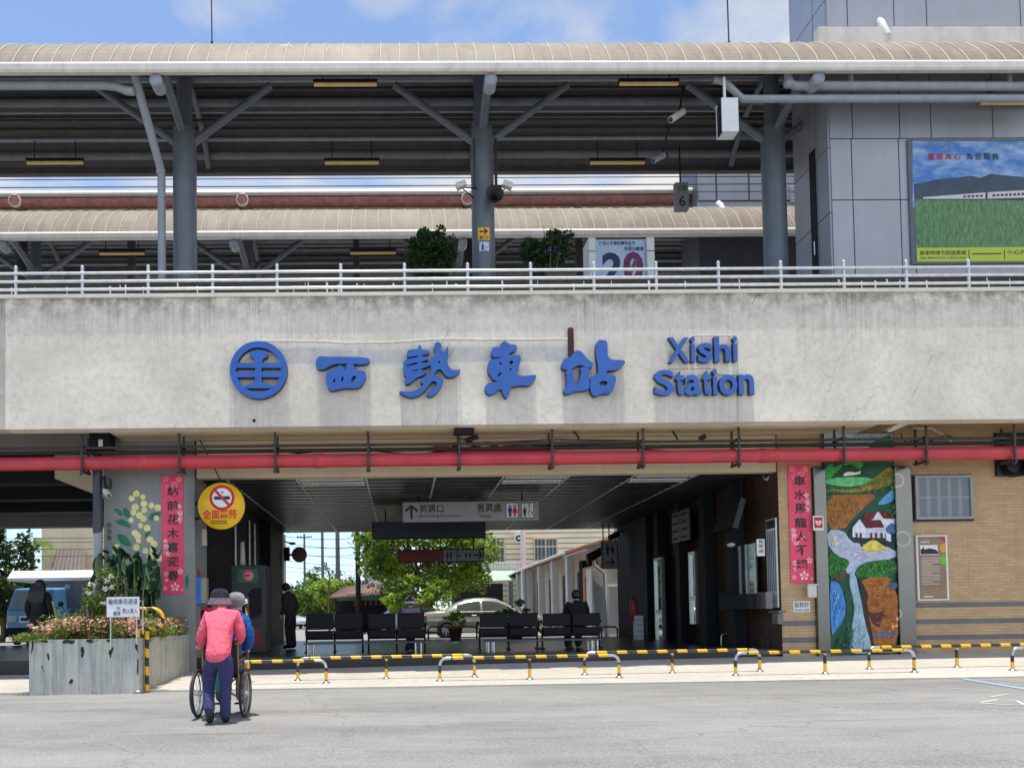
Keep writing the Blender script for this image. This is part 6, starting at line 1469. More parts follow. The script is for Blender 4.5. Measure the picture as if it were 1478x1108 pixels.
# ================================================================== PEOPLE
def cloth(name, col, rough=.8, var=.12):
    t = NT(name); w = t.co(world=True)
    c = t.mix(t.ramp(t.noise(w, 7, 5, .6), ((.3, 0.), (.7, 1.))), k3(col, 1-var), k3(col, 1+var))
    n1 = t.noise(t.co((9, 9, 5), True), 1.6, 4, .6, 1.2); t.bump(n1, .75, .05)
    return t.fin(c, rough, 0, .25)
V3 = lambda p: Vector(p)
def figure(lab, J, mats, fat=1.0, group=None, head_r=.098, hat=None, hair=None, skirt=None, face=(0, 1, 0)):
    """one skinned body; J holds joint positions; clothing pieces are its children"""
    fwd = Vector(face).normalized()
    pel, che, nk, hd = V3(J['pelvis']), V3(J['chest']), V3(J['neck']), V3(J['head'])
    up = (hd-nk).normalized()
    pts = [(pel, .1*fat), (pel.lerp(che, .5), .095*fat), (che, .105*fat), (nk.lerp(che, .25), .06), (nk, .05), (hd-up*.06+fwd*.01, .076), (hd+up*.01, head_r), (hd+up*.075, head_r*.72)]
    ed = [(i, i+1) for i in range(7)]
    for s in 'LR':
        o = len(pts); sh, el, wr, ha = (V3(J[s+k]) for k in ('sh', 'el', 'wr', 'ha'))
        pts += [(sh, .05*fat), (sh.lerp(el, .5), .047*fat), (el, .042*fat), (el.lerp(wr, .4), .041*fat), (wr, .027), (wr.lerp(ha, .6), .036), (ha, .03)]
        ed += [(2, o)]+[(o+i, o+i+1) for i in range(6)]
        d = (ha-wr).normalized(); sd = d.cross(fwd if abs(d.dot(fwd)) < .9 else Vector((0, 0, 1))).normalized()
        for q, L in zip((-1.5, -.5, .5, 1.5), (.05, .065, .06, .045)):
            pts.append((ha+sd*q*.02+d*L-(d.cross(sd))*.012, .009)); ed.append((o+6, len(pts)-1))
        pts.append((wr.lerp(ha, .6)+sd*-.055+d*.03, .011)); ed.append((o+5, len(pts)-1))
        o = len(pts); hp, kn, an, to = (V3(J[s+k]) for k in ('hip', 'kn', 'an', 'to'))
        pts += [(hp, .085*fat), (hp.lerp(kn, .5), .074*fat), (kn, .055*fat), (kn.lerp(an, .35), .053*fat), (an, .036), (an.lerp(to, .5), .036), (to, .028)]
        ed += [(0, o)]+[(o+i, o+i+1) for i in range(6)]
    org = (pel.x, pel.y, min(p[0].z for p in pts)-.03)
    def extra(mb):
        hq = hd-up*.005
        rt = fwd.cross(up).normalized()
        mb.ell(hq+fwd*head_r*1.0-up*.015, (.016, .02, .024), 8, 6)
        for s in (-1, 1):
            mb.ell(hq+rt*s*head_r*.97-up*.01, (.014, .02, .032), 8, 6)
        mb.use(M['black'])
        for s in (-1, 1): mb.ell(hq+fwd*head_r*.9+rt*s*.034+up*.012, (.012, .01, .008), 6, 5)
        mb.use(mat('lips', S(160, 90, 84))); mb.ell(hq+fwd*head_r*.9-up*.05, (.024, .012, .007), 8, 5)
    body = skin('person', pts, ed, M['skin'], None, 2, extra, org)
    tag(body, lab, 'person', group)
    if mats.get('top'):
        P_ = [(pel+(che-pel)*(J.get('hem', -.05)-.22), .165*fat), (pel.lerp(che, .1), .162*fat), (pel.lerp(che, .55), .155*fat), (che, .16*fat), (nk.lerp(che, .4), .12), (nk.lerp(che, .05), .078), (nk+(nk-che)*.22, .066)]; E_ = [(i, i+1) for i in range(6)]
        for s in 'LR':
            o = len(P_); sh, el, wr = (V3(J[s+k]) for k in ('sh', 'el', 'wr')); sl = J.get('sleeve', 1)
            P_ += [(sh, .085*fat), (sh.lerp(el, .5), .074*fat), (el, .064*fat)]; E_ += [(3, o), (o, o+1), (o+1, o+2)]
            if sl: P_ += [(el.lerp(wr, .5), .058*fat), (wr+(wr-el)*.08, .05*fat)]; E_ += [(o+2, o+3), (o+3, o+4)]
        skin('jacket', P_, E_, mats['top'], body, 3, fold=.007)
    if mats.get('legs'):
        P_ = [(pel+Vector((0, 0, .05)), .135*fat), (pel-Vector((0, 0, .03)), .135*fat)]; E_ = [(0, 1)]
        for s in 'LR':
            o = len(P_); hp, kn, an = (V3(J[s+k]) for k in ('hip', 'kn', 'an'))
            P_ += [(hp, .105*fat), (hp.lerp(kn, .5), .093*fat), (kn, .076*fat), (kn.lerp(an, .5), .07*fat), (an-(kn-an).normalized()*.05, .068*fat)]; E_ += [(1, o)]+[(o+i, o+i+1) for i in range(4)]
        skin('trousers', P_, E_, mats['legs'], body, 3, fold=.006)
    for s in 'LR':
        an, to = V3(J[s+'an']), V3(J[s+'to']); d = (to-an); hz = an-d*.28+Vector((0, 0, -.035))
        m2 = skin('shoe', [(hz, .05), (an.lerp(to, .3), .06), (an.lerp(to, .75), .056), (to+d*.2, .045)], [(0, 1), (1, 2), (2, 3)], mats.get('shoe', M['black']), body)
    if hair: hair(body, hd, up, fwd)
    if hat: hat(body, hd, up, fwd)
    return body
def hair_cap(m=None, long=0, r=.107):
    def f(body, hd, up, fwd):
        m2 = MB(m or M['hair']); m2.ell(hd+up*.022-fwd*.022, (r, r, r*1.05), 16, 10)
        if long:
            rt = fwd.cross(up)
            for k in range(11):
                q = (k-5)/5; b = hd-fwd*.06+rt*q*.1; m2.tube([b+up*.04, b-fwd*.045-up*.1+rt*q*.03, b-fwd*.055-up*(long*.6)+rt*q*.05, b-fwd*.03-up*long*(1-.15*abs(q))+rt*q*.04], [.045, .05, .046, .015], 8)
        m2.build('hair', body)
    return f
# ---- woman in pink pushing the wheelchair
YL = 9.25
a = lambda x, y, dy=0: P(x, y, YL+dy)
pink = cloth('coral_pink_cotton', S(244, 108, 128), .8, .05)
J = dict(pelvis=a(315, 944, .0), chest=a(319, 898, .2), neck=a(320, 883, .32), head=a(318, 868, .44), hem=-.10,
         Lsh=a(301, 889, .26), Rsh=a(341, 889, .26), Lel=a(291, 916, .22), Rel=a(348, 914, .24), Lwr=a(289, 931, .44), Rwr=a(345, 925, .5), Lha=a(289, 934, .52), Rha=a(342, 927, .57),
         Lhip=a(303, 955), Rhip=a(327, 955), Lkn=a(301, 990, .1), Rkn=a(326, 993, .03), Lan=a(302, 1024, -.1), Ran=a(325, 1031, .06), Lto=a(303, 1039, .02), Rto=a(326, 1037, .2))
def lady_hat(body, hd, up, fwd):
    m2 = MB(cloth('navy_hat_felt', S(44, 44, 56), .85)); m2.lathe(hd+Vector((0, -.015, .055)), [(0, .108), (.05, .104), (.09, .082), (.112, .04), (.117, -.02), (.117, -.035), (.06, -.035)], 20); m2.build('hat_crown', body)
    m2 = MB(cloth('grey_pink_brim', S(120, 98, 112), .85)); m2.lathe(hd+Vector((0, -.015, .055)), [(.118, -.01), (.132, -.04), (.152, -.088), (.155, -.095), (.13, -.06), (.108, -.04)], 24); m2.build('hat_brim', body)
    m2 = MB(cloth('pink_neck_cloth', S(176, 92, 116), .85)); m2.ell(hd+Vector((.0, -.03, -.08)), (.1, .085, .1), 14, 9); m2.build('neck_cloth', body)
pinkie = figure('person in a pink jacket and dark brimmed hat bending to push the wheelchair', J, dict(top=pink, legs=cloth('indigo_trousers', S(62, 60, 104), .8, .15), shoe=mat('black_trainer', S(38, 38, 42), .6, 0, .2, 20)), .93, hat=lady_hat)
# ---- wheelchair
YC = 9.86; cL, cR = P(286, 1000, YC).x, P(353, 1000, YC).x; xc = (cL+cR)/2; Rw = .30
wc = thing('wheelchair', 'wheelchair with bronze frame being pushed across the forecourt', 'wheelchair', (xc, YC, 0))
M['bronze'] = mat('bronze_frame', S(170, 136, 84), .35, .6, .15, 8)
for s, x in ((-1, cL), (1, cR)):
    w0 = MB(M['rubber']); n_ = 36
    w0.tube([(x, YC+(Rw-.018)*math.cos(2*PI*i/n_), Rw+(Rw-.018)*math.sin(2*PI*i/n_)) for i in range(n_)], .018, 8, closed=True); wh = w0.build('wheel', wc)
    m2 = MB(M['galv']); m2.tube([(x, YC+(Rw-.045)*math.cos(2*PI*i/n_), Rw+(Rw-.045)*math.sin(2*PI*i/n_)) for i in range(n_)], .011, 6, closed=True)
    for i in range(16): m2.tube([(x-.015*(1 if i % 2 else -1), YC, Rw), (x, YC+(Rw-.05)*math.cos(2*PI*i/16), Rw+(Rw-.05)*math.sin(2*PI*i/16))], .0025, 4)
    m2.lathe((x, YC, Rw), [(0, -.04), (.03, -.04), (.03, .04), (0, .04)], 12, 'x'); m2.build('rim', wh)
    m2 = MB(M['dullsteel']); xo = x+s*.035; m2.tube([(xo, YC+.25*math.cos(2*PI*i/n_), Rw+.25*math.sin(2*PI*i/n_)) for i in range(n_)], .01, 6, closed=True)
    for i in range(6): m2.tube([(x, YC+.25*math.cos(2*PI*i/6), Rw+.25*math.sin(2*PI*i/6)), (xo, YC+.25*math.cos(2*PI*i/6), Rw+.25*math.sin(2*PI*i/6))], .005, 5)
    m2.build('hand_rim', wh)
    xi = x-s*.07
    m2 = MB(M['bronze']); m2.tube([(xi, YC-.22, .93), (xi, YC-.12, .93), (xi, YC-.06, .9), (xi, YC-.02, .5), (xi, YC, .22)], .014, 8); m2.tube([(xi, YC-.02, .5), (xi, YC+.42, .5), (xi, YC+.47, .4), (xi, YC+.5, .12)], .013, 8); m2.tube([(xi, YC, .22), (xi, YC+.42, .22), (xi, YC+.42, .5)], .013, 8); m2.tube([(xi, YC-.04, .7), (xi, YC+.32, .7), (xi, YC+.34, .5)], .013, 8); m2.build('side_frame', wc)
    m2 = MB(M['black']); m2.tube([(xi, YC-.3, .93), (xi, YC-.16, .93)], .02, 8); m2.build('handle', wc)
    m2 = MB(M['black']); m2.bevbox(xi-.03, xi+.03, YC-.02, YC+.3, .712, .74, .01); m2.build('armrest', wc)
    cw = MB(M['rubber']); cy = YC+.42; n2 = 18; cw.tube([(xi, cy+.07*math.cos(2*PI*i/n2), .09+.07*math.sin(2*PI*i/n2)) for i in range(n2)], .02, 8, closed=True); cw.use(M['galv']); cw.lathe((xi, cy, .09), [(0, -.015), (.055, -.015), (.055, .015), (0, .015)], 12, 'x'); cw.tube([(xi-.03, cy, .09), (xi-.03, cy, .2), (xi, cy, .24)], .01, 6); cw.build('caster', wc)
    m2 = MB(M['black']); m2.box(x-.03 if s > 0 else x-.05, x+.05 if s > 0 else x+.03, YC-.1, YC+.05, .0, .012) if False else m2.box(min(xi, xi-s*.16), max(xi, xi-s*.16), YC+.46, YC+.6, .11, .125); m2.build('footrest', wc)
mb = MB(M['bronze']); xi0, xi1 = cL+.07, cR-.07; mb.tube([(xi0, YC+.05, .22), (xi1, YC+.05, .5)], .012, 8); mb.tube([(xi1, YC+.08, .22), (xi0, YC+.08, .5)], .012, 8); mb.build('cross_brace', wc)
mb = MB(cloth('dark_canvas', S(48, 42, 62))); mb.bevbox(xi0+.015, xi1-.015, YC, YC+.42, .48, .52, .012); mb.build('seat', wc)
mb = MB(cloth('dark_canvas_back', S(52, 44, 60))); mb.bevbox(xi0+.012, xi1-.012, YC-.05, YC-.025, .54, .9, .01); mb.build('backrest', wc)
bag = MB(cloth('teal_bag', S(70, 130, 140))); bag.ell((xc+.03, YC-.1, .5), (.13, .07, .2), 14, 9); single(bag, 'carrier_bag', 'teal shopping bag hanging behind the wheelchair back', 'bag')
# ---- passenger
b = lambda x, y, dy=0: P(x, y, YC+.12+dy)
J = dict(pelvis=b(324, 952, .0), chest=b(338, 900, -.02), neck=b(341, 882, .0), head=b(341, 869, .04), hem=-.02,
         Lsh=b(322, 893), Rsh=b(353, 894), Lel=b(312, 920, .05), Rel=b(361, 922, .0), Lwr=b(318, 936, .25), Rwr=b(354, 936, .2), Lha=b(322, 938, .32), Rha=b(350, 938, .28),
         Lhip=b(316, 954, .05), Rhip=b(334, 954, .05), Lkn=(xc-.12, YC+.56, .52), Rkn=(xc+.14, YC+.56, .52), Lan=(xc-.12, YC+.53, .19), Ran=(xc+.14, YC+.53, .19), Lto=(xc-.12, YC+.68, .16), Rto=(xc+.14, YC+.68, .16))
def cap(col):
    def f(body, hd, up, fwd):
        m2 = MB(cloth('cap_cloth', col, .85)); m2.lathe(hd+Vector((0, 0, .03)), [(0, .1), (.05, .095), (.09, .07), (.114, .02), (.116, -.03), (.07, -.03)], 20); m2.ell(hd+fwd*.13+Vector((0, 0, .015)), (.08, .09, .012), 12, 6); m2.build('cap', body)
    return f
figure('person in a blue jacket and grey cap sitting in the wheelchair', J, dict(top=cloth('blue_jacket', S(36, 86, 160), .7), legs=cloth('grey_trousers', S(90, 96, 110))), 1.12, hair=hair_cap(mat('grey_hair', S(120, 116, 112), .8)), hat=cap(S(148, 148, 156)))
# ---- generic upright poses
def stand(x, Y, z, h, face, spread=.1, lean=0, arms=.06, bag=0):
    k = h/1.7; f = Vector(face).normalized(); r = f.cross(Vector((0, 0, 1))); o = Vector((x, Y, z))
    q = lambda sx, fz, zz: o+r*sx*k+f*fz*k+Vector((0, 0, zz*k))
    J = dict(pelvis=q(0, 0, .93), chest=q(0, .02+lean*.5, 1.27), neck=q(0, .0+lean, 1.47), head=q(0, .03+lean*1.3, 1.6))
    for s, g in (('L', -1), ('R', 1)):
        J.update({s+'sh': q(g*.17, lean*.7, 1.39), s+'el': q(g*(.2+arms), -.02, 1.12), s+'wr': q(g*(.2+arms), .1, .9), s+'ha': q(g*(.2+arms), .13, .82), s+'hip': q(g*.09, 0, .86), s+'kn': q(g*spread, .02, .48), s+'an': q(g*spread, -.02, .09), s+'to': q(g*(spread+.02), .13, .05)})
    return J
dk = cloth('black_shirt', S(34, 34, 38)); dk2 = cloth('dark_trousers', S(44, 46, 54))
c = P(420, 933, 20.6)
J = stand(c.x, 20.6, FL, 1.68, (-.9, .5, 0), .1, .08); figure('person in dark clothes standing at the left end of the benches, head bowed', J, dict(top=cloth('dark_grey_shirt', S(52, 54, 58)), legs=dk2), 1.05, hair=hair_cap())
c = P(57, 900, 17.3)
J = stand(c.x, 17.3, FL, 1.66, (.15, 1, 0), .08, 0, .08)
wm = figure('person with long black hair in a black dress standing by the blue truck', J, dict(top=dk, legs=dk2), 1.12, hair=hair_cap(None, .42, .115))
mb = MB(dk); mb.lathe((c.x, 17.3, FL), [(.0, .3), (.26, .3), (.25, .5), (.2, .8), (.17, 1.05), (.0, 1.06)], 20); mb.build('skirt', wm)
mb = MB(M['black']); mb.ell((c.x+.33, 17.2, FL+.75), (.08, .12, .15), 12, 8); mb.tube([(c.x+.3, 17.25, FL+.85), (c.x+.2, 17.25, FL+1.35)], .012, 5); mb.build('handbag', wm)
def sit(x, Y, h, cross):
    k = h/1.65; o = Vector((x, Y, FL)); q = lambda sx, fy, zz: o+Vector((sx*k, fy*k, zz*k))
    J = dict(pelvis=q(0, .12, .52), chest=q(0, .13, .86), neck=q(0, .13, 1.05), head=q(0, .16, 1.18))
    for s, g in (('L', -1), ('R', 1)):
        J.update({s+'sh': q(g*.18, .12, .97), s+'el': q(g*.24, .2, .74), s+'wr': q(g*.15, .4, .62), s+'ha': q(g*.08, .46, .6), s+'hip': q(g*.1, .16, .5), s+'kn': q(g*.12, .55, .5), s+'an': q(-g*.06 if cross else g*.12, .3 if cross else .56, .09), s+'to': q(-g*.1 if cross else g*.13, .42 if cross else .7, .05)})
    return J
c = P(592, 880, 18.1); J = sit(c.x, 18.02, 1.56, True)
def bucket(body, hd, up, fwd):
    t = NT('patterned_hat'); v = t.n('TexVoronoi'); v.inputs['Scale'].default_value = 26; t.l(t.co(world=True), v.inputs['Vector']); m_ = t.fin(t.mix(t.ramp(v.outputs['Distance'], ((.25, 0.), (.45, 1.))), S(70, 66, 78), S(190, 184, 190)), .85)
    m2 = MB(m_); m2.lathe(hd+Vector((0, 0, .03)), [(0, .1), (.06, .095), (.1, .06), (.118, -.01), (.165, -.06), (.165, -.066), (.1, -.03)], 22); m2.build('hat', body)
figure('person in a mauve shirt and patterned hat sitting with crossed ankles on the left benches', J, dict(top=cloth('mauve_shirt', S(126, 118, 146)), legs=dk2), 1.05, hair=hair_cap(), hat=bucket)
c = P(833, 880, 18.1); J = sit(c.x, 18.02, 1.69, False); figure('person in a black shirt sitting on the rightmost bench', J, dict(top=cloth('black_tee', S(24, 25, 30)), legs=dk2), 1.25, hair=hair_cap(None, 0, .112))

# ================================================================== VEHICLES
def wheel(t, x, y, z, r, w, side):
    wl = MB(M['rubber']); wl.lathe((x, y, z), [(r*.62, -w/2), (r*.95, -w/2), (r, -w/3), (r, w/3), (r*.95, w/2), (r*.62, w/2)], 28, 'y'); wo = wl.build('wheel', t)
    m2 = MB(M['steel']); yy = y+side*w*.3; m2.lathe((x, yy, z), [(r*.64, -.02), (r*.66, .02), (r*.56, .0)], 24, 'y'); m2.lathe((x, yy, z), [(0, -.03), (r*.14, -.03), (r*.14, .02)], 12, 'y')
    for i in range(7):
        an = 2*PI*i/7; d, n_ = Vector((math.cos(an), 0, math.sin(an))), Vector((-math.sin(an), 0, math.cos(an))); c_ = Vector((x, yy, z))
        m2.add([c_+d*r*.1-n_*r*.07, c_+d*r*.62-n_*r*.1, c_+d*r*.62+n_*r*.1, c_+d*r*.1+n_*r*.07]+[p+Vector((0, -side*.03, 0)) for p in (c_+d*r*.1-n_*r*.07, c_+d*r*.62-n_*r*.1, c_+d*r*.62+n_*r*.1, c_+d*r*.1+n_*r*.07)], [(0, 1, 2, 3), (4, 5, 6, 7), (0, 1, 5, 4), (2, 3, 7, 6)])
    m2.use(M['black']); m2.lathe((x, yy-side*.05, z), [(0, 0), (r*.6, 0)], 20, 'y'); m2.build('rim', wo, fix=False)
def sedan(lab, loc, rot, col, L=4.5, name='sedan_car'):
    """rear bumper at x = 0, nose at x = L, built round the origin, then turned"""
    t = thing(name, lab, 'car', Vector((0, 0, 0))); W = .86; paint_ = mat('car_paint', col, .18, .35, .04, 2, 0, 0, .6)
    k = L/4.5
    prof = [(0.0, .42, .78, .70), (.08, .28, .93, .80), (.5, .24, .99, .85), (.95, .22, .985, W), (1.6, .2, .96, W), (2.4, .2, .945, W), (3.1, .2, .93, W), (3.4, .21, .91, W), (3.9, .22, .85, .84), (4.3, .26, .74, .78), (4.48, .36, .62, .66)]
    sec = lambda zb_, zs, w: [(-w*.86, zb_), (-w*.97, zb_+.12), (-w, zb_+(zs-zb_)*.55), (-w*.965, zs-.05), (-w*.88, zs), (-w*.5, zs+.02), (0, zs+.028), (w*.5, zs+.02), (w*.88, zs), (w*.965, zs-.05), (w, zb_+(zs-zb_)*.55), (w*.97, zb_+.12), (w*.86, zb_)]
    # subdivide the stations for a smooth shell
    st = []
    for i in range(len(prof)-1):
        for q in range(4):
            u_ = q/4; st.append([p0+(p1-p0)*u_ for p0, p1 in zip(prof[i], prof[i+1])])
    st.append(list(prof[-1]))
    m2 = MB(paint_); vs = []; n_ = 13
    for s_ in st: vs += [(s_[0]*k, y, z) for y, z in sec(s_[1], s_[2], s_[3])]
    m2.add(vs, [(i*n_+j, i*n_+j+1, (i+1)*n_+j+1, (i+1)*n_+j) for i in range(len(st)-1) for j in range(n_-1)]+[list(range(n_)), list(range(len(vs)-n_, len(vs)))[::-1]], True)
    m2.build('body', t)
    # cabin: pillars and roof
    gh = [(.78, .97, 0), (1.0, 1.14, .38), (1.25, 1.3, .7), (1.55, 1.41, .93), (1.9, 1.455, 1), (2.3, 1.46, 1), (2.65, 1.42, .95), (2.95, 1.3, .72), (3.2, 1.14, .4), (3.5, .93, 0)]
    m2 = MB(paint_); vs = []
    for x, z, u_ in gh:
        wt = .80-.2*u_; wb = .82; zb_ = .93
        vs += [(x*k, -wb, zb_), (x*k, -(wb+(wt-wb)*.9), zb_+(z-zb_)*.9), (x*k, -wt*.82, z), (x*k, 0, z+.02), (x*k, wt*.82, z), (x*k, wb+(wt-wb)*.9, zb_+(z-zb_)*.9), (x*k, wb, zb_)]
    m2.add(vs, [(i*7+j, i*7+j+1, (i+1)*7+j+1, (i+1)*7+j) for i in range(len(gh)-1) for j in range(6)], True); m2.build('roof', t)
    gl = mat('tinted_window', S(96, 104, 96), .06, 0, .25, 2, spec=.8)
    for s_ in (-1, 1):
        for xs_ in ((1.22, 2.06), (2.14, 3.12)):
            m2 = MB(gl); pts = []
            for q in range(9):
                x = xs_[0]+(xs_[1]-xs_[0])*q/8
                for (xa__, za, ua), (xb__, zb__, ub__) in zip(gh[:-1], gh[1:]):
                    if xa__ <= x <= xb__: f_ = (x-xa__)/(xb__-xa__); z = za+(zb__-za)*f_; uu = ua+(ub__-ua)*f_
                wt = .80-.2*uu; yb_, yt_ = .832, .832+(wt-.82)*.72
                pts.append(((x*k, s_*yb_, .965), (x*k, s_*(yt_+.006), .965+max(.0, (z-.08-.965)*.92))))
            vs = [p for q in pts for p in q]; m2.add(vs, [(2*i, 2*i+2, 2*i+3, 2*i+1) for i in range(8)], False); m2.build('side_window', t)
        m2 = MB(M['steel']); m2.tube([(1.0*k, s_*.845, .955), (3.3*k, s_*.845, .94)], .012, 6); m2.build('window_trim', t)
        for x in (1.75, 2.7): m2 = MB(M['steel']); m2.tube([(x*k, s_*.875, .82), (x*k+.16, s_*.875, .82)], .014, 6); m2.build('door_handle', t)
        m2 = MB(paint_); m2.ell((3.05*k, s_*.95, .99), (.07, .09, .06), 10, 7); m2.build('wing_mirror', t)
        m2 = MB(mat('tail_lamp', S(190, 24, 30), .2, 0, .1, 9, spec=.8)); m2.ell((.07*k, s_*.7, .8), (.09, .15, .08), 12, 8); m2.build('tail_light', t)
        m2 = MB(M['white']); m2.ell((4.33*k, s_*.6, .66), (.12, .17, .06), 12, 8); m2.build('headlight', t)
        for x in (.85, 3.55): 
            wheel(t, x*k, s_*.76, .315, .315, .2, s_)
            m2 = MB(M['black']); m2.lathe((x*k, s_*.868, .33), [(.33, -.012), (.37, -.012), (.37, .0), (.33, .0)], 24, 'y'); m2.build('wheel_arch', t)
    m2 = MB(gl); m2.add([(.85*k, -.74, 1.0), (1.5*k, -.52, 1.395), (1.5*k, .52, 1.395), (.85*k, .74, 1.0)], [(0, 1, 2, 3)]); m2.v = [(x-.012, y, z+.022) for x, y, z in m2.v]; m2.build('rear_window', t, fix=False)
    m2 = MB(gl); m2.add([(3.42*k, -.74, .98), (2.72*k, -.52, 1.405), (2.72*k, .52, 1.405), (3.42*k, .74, .98)], [(0, 1, 2, 3)]); m2.v = [(x+.014, y, z+.02) for x, y, z in m2.v]; m2.build('windscreen', t, fix=False)
    m2 = MB(M['black']); m2.box(.1, L-.1, -.7, .7, .2, .26); m2.build('underbody', t)
    m2 = MB(M['white']); m2.box(-.02, .02, -.2, .2, .52, .62); m2.build('number_plate', t)
    t.location = loc; t.rotation_euler = (0, 0, rot); return t
sedan('champagne sedan parked side on across the far end of the hall', (Xp(611, 28.6, 900), 29.9, .402), 0, S(176, 172, 160), 4.6)
sedan('white car half hidden behind the benches by the shop awning', (Xp(552, 41, 885), 41, .402), -.7, S(210, 212, 216), 4.2)
sedan('small white car far down the street behind the standing person', (Xp(437, 60, 885), 66, .402), -PI/2-.1, S(205, 208, 212), 4.2)
# blue light truck under the viaduct
YT = 27.9; a = R4(6, 846, 80, 930, YT); W_ = a[1]-a[0]; H_ = a[3]-FL
tr = thing('light_truck', 'blue light truck facing out behind the person in black', 'truck', ((a[0]+a[1])/2, YT, FL)); u = lambda p, q: (a[0]+W_*p, FL+H_*q)
bp_ = mat('sky_blue_truck_paint', S(104, 168, 222), .3, 0, .06, 2, 0, 0, .6)
mb = MB(bp_); mb.add([(*u(.04, .2)[:1], YT, u(0, .2)[1]), (u(.96, 0)[0], YT, u(0, .2)[1]), (u(.96, 0)[0], YT+.0, u(0, .58)[1]), (u(.04, 0)[0], YT, u(0, .58)[1]), (u(.1, 0)[0], YT+.38, u(0, .97)[1]), (u(.9, 0)[0], YT+.38, u(0, .97)[1]), (u(.04, 0)[0], YT+1.3, u(0, .2)[1]), (u(.96, 0)[0], YT+1.3, u(0, .2)[1]), (u(.1, 0)[0], YT+1.3, u(0, 1)[1]), (u(.9, 0)[0], YT+1.3, u(0, 1)[1])], [(0, 1, 2, 3), (3, 2, 5, 4), (4, 5, 9, 8), (0, 3, 4, 8, 6), (1, 7, 9, 5, 2), (6, 8, 9, 7)]); bo = mb.build('cab', tr)
bv = bo.modifiers.new('b', 'BEVEL'); bv.width = .06; bv.segments = 3
mb = MB(mat('pale_windscreen', S(150, 162, 168), .1, 0, .2, 2, spec=.8)); p0_, p1_ = Vector((u(.1, 0)[0], YT+.03-.02, u(0, .615)[1])), Vector((u(.9, 0)[0], YT+.03-.02, u(0, .615)[1])); q0, q1 = Vector((u(.15, 0)[0], YT+.33-.02, u(0, .92)[1])), Vector((u(.85, 0)[0], YT+.33-.02, u(0, .92)[1])); mb.add([p0_, p1_, q1, q0], [(0, 1, 2, 3)]); mb.add([p+Vector((0, .012, -.01)) for p in (p0_, p1_, q1, q0)], [(3, 2, 1, 0)]); mb.build('windscreen', tr)
for s_ in (0, 1):
    mb = MB(M['white']); x = u(.07 if s_ == 0 else .76, 0)[0]; mb.bevbox(x, x+W_*.17, YT-.03, YT+.02, u(0, .4)[1], u(0, .5)[1], .015); mb.build('headlight', tr)
    mb = MB(M['black']); xm = u(-.08 if s_ == 0 else 1.08, 0)[0]; mb.ell((xm, YT+.1, u(0, .68)[1]), (.1, .04, .07), 10, 7); mb.tube([(xm, YT+.12, u(0, .68)[1]), (u(.03 if s_ == 0 else .97, 0)[0], YT+.2, u(0, .62)[1])], .015, 6); mb.build('wing_mirror', tr)
    mb = MB(M['rubber']); x = u(.12 if s_ == 0 else .88, 0)[0]; mb.lathe((x, YT+.5, FL+.27), [(0, -.08), (.2, -.09), (.27, -.06), (.27, .06), (.2, .09), (0, .08)], 20, 'x'); mb.build('wheel', tr)
mb = MB(M['dark']); mb.bevbox(u(.02, 0)[0], u(.98, 0)[0], YT-.08, YT-.003, u(0, .14)[1], u(0, .3)[1], .02); mb.build('bumper', tr)
mb = MB(M['galv']); mb.bevbox(u(.3, 0)[0], u(.7, 0)[0], YT-.03, YT+.01, u(0, .38)[1], u(0, .5)[1], .01); mb.use(M['black']); mb.box(u(.33, 0)[0], u(.67, 0)[0], YT-.033, YT-.03, u(0, .41)[1], u(0, .47)[1]); mb.build('grille', tr)
mb = MB(bp_); mb.box(u(.0, 0)[0], u(1, 0)[0], YT+1.35, YT+3.3, u(0, .3)[1], u(0, .62)[1]); mb.build('load_bed', tr)
# scooter mirrors and a scooter behind the planter
def scooter(lab, x, Y, z, rot, col, rider=False):
    t = thing('scooter', lab, 'scooter', Vector((0, 0, 0))); pm = mat('scooter_paint', col, .3, 0, .05, 4, spec=.6)
    for yy in (-.6, .6): m2 = MB(M['rubber']); m2.lathe((0, yy, .24), [(.1, -.05), (.2, -.055), (.24, -.03), (.24, .03), (.2, .055), (.1, .05)], 18, 'x'); m2.use(M['galv']); m2.lathe((0, yy, .24), [(0, -.03), (.11, -.03), (.11, .03), (0, .03)], 12, 'x'); m2.build('wheel', t)
    m2 = MB(pm); m2.ell((0, .42, .55), (.17, .42, .2), 14, 9); m2.ell((0, -.5, .62), (.17, .1, .33), 14, 9); m2.box(-.14, .14, -.45, .1, .26, .33); m2.ell((0, -.52, .98), (.16, .12, .12), 12, 8); m2.build('body', t)
    m2 = MB(M['black']); m2.ell((0, .4, .75), (.16, .42, .07), 14, 8); m2.build('seat', t)
    m2 = MB(M['black']); m2.tube([(-.33, -.42, 1.02), (-.1, -.5, 1.03), (.1, -.5, 1.03), (.33, -.42, 1.02)], .018, 6)
    for s_ in (-1, 1): m2.tube([(s_*.2, -.48, 1.04), (s_*.3, -.5, 1.22)], .01, 5); m2.ell((s_*.31, -.5, 1.26), (.07, .02, .045), 10, 6)
    m2.build('handlebar', t)
    t.location = (x, Y, z); t.rotation_euler = (0, 0, rot); return t
c = P(112, 880, 21); scooter('dark scooter with round mirrors parked right of the blue truck', c.x, 21, FL, .2, S(70, 84, 104))
c = P(522, 880, 46); scooter('scooter under the helmeted rider seen between the left benches', c.x, 46, .402, 0, S(150, 152, 158))
J = stand(c.x, 46.2, .402, 1.7, (0, -1, 0), .12, .1)
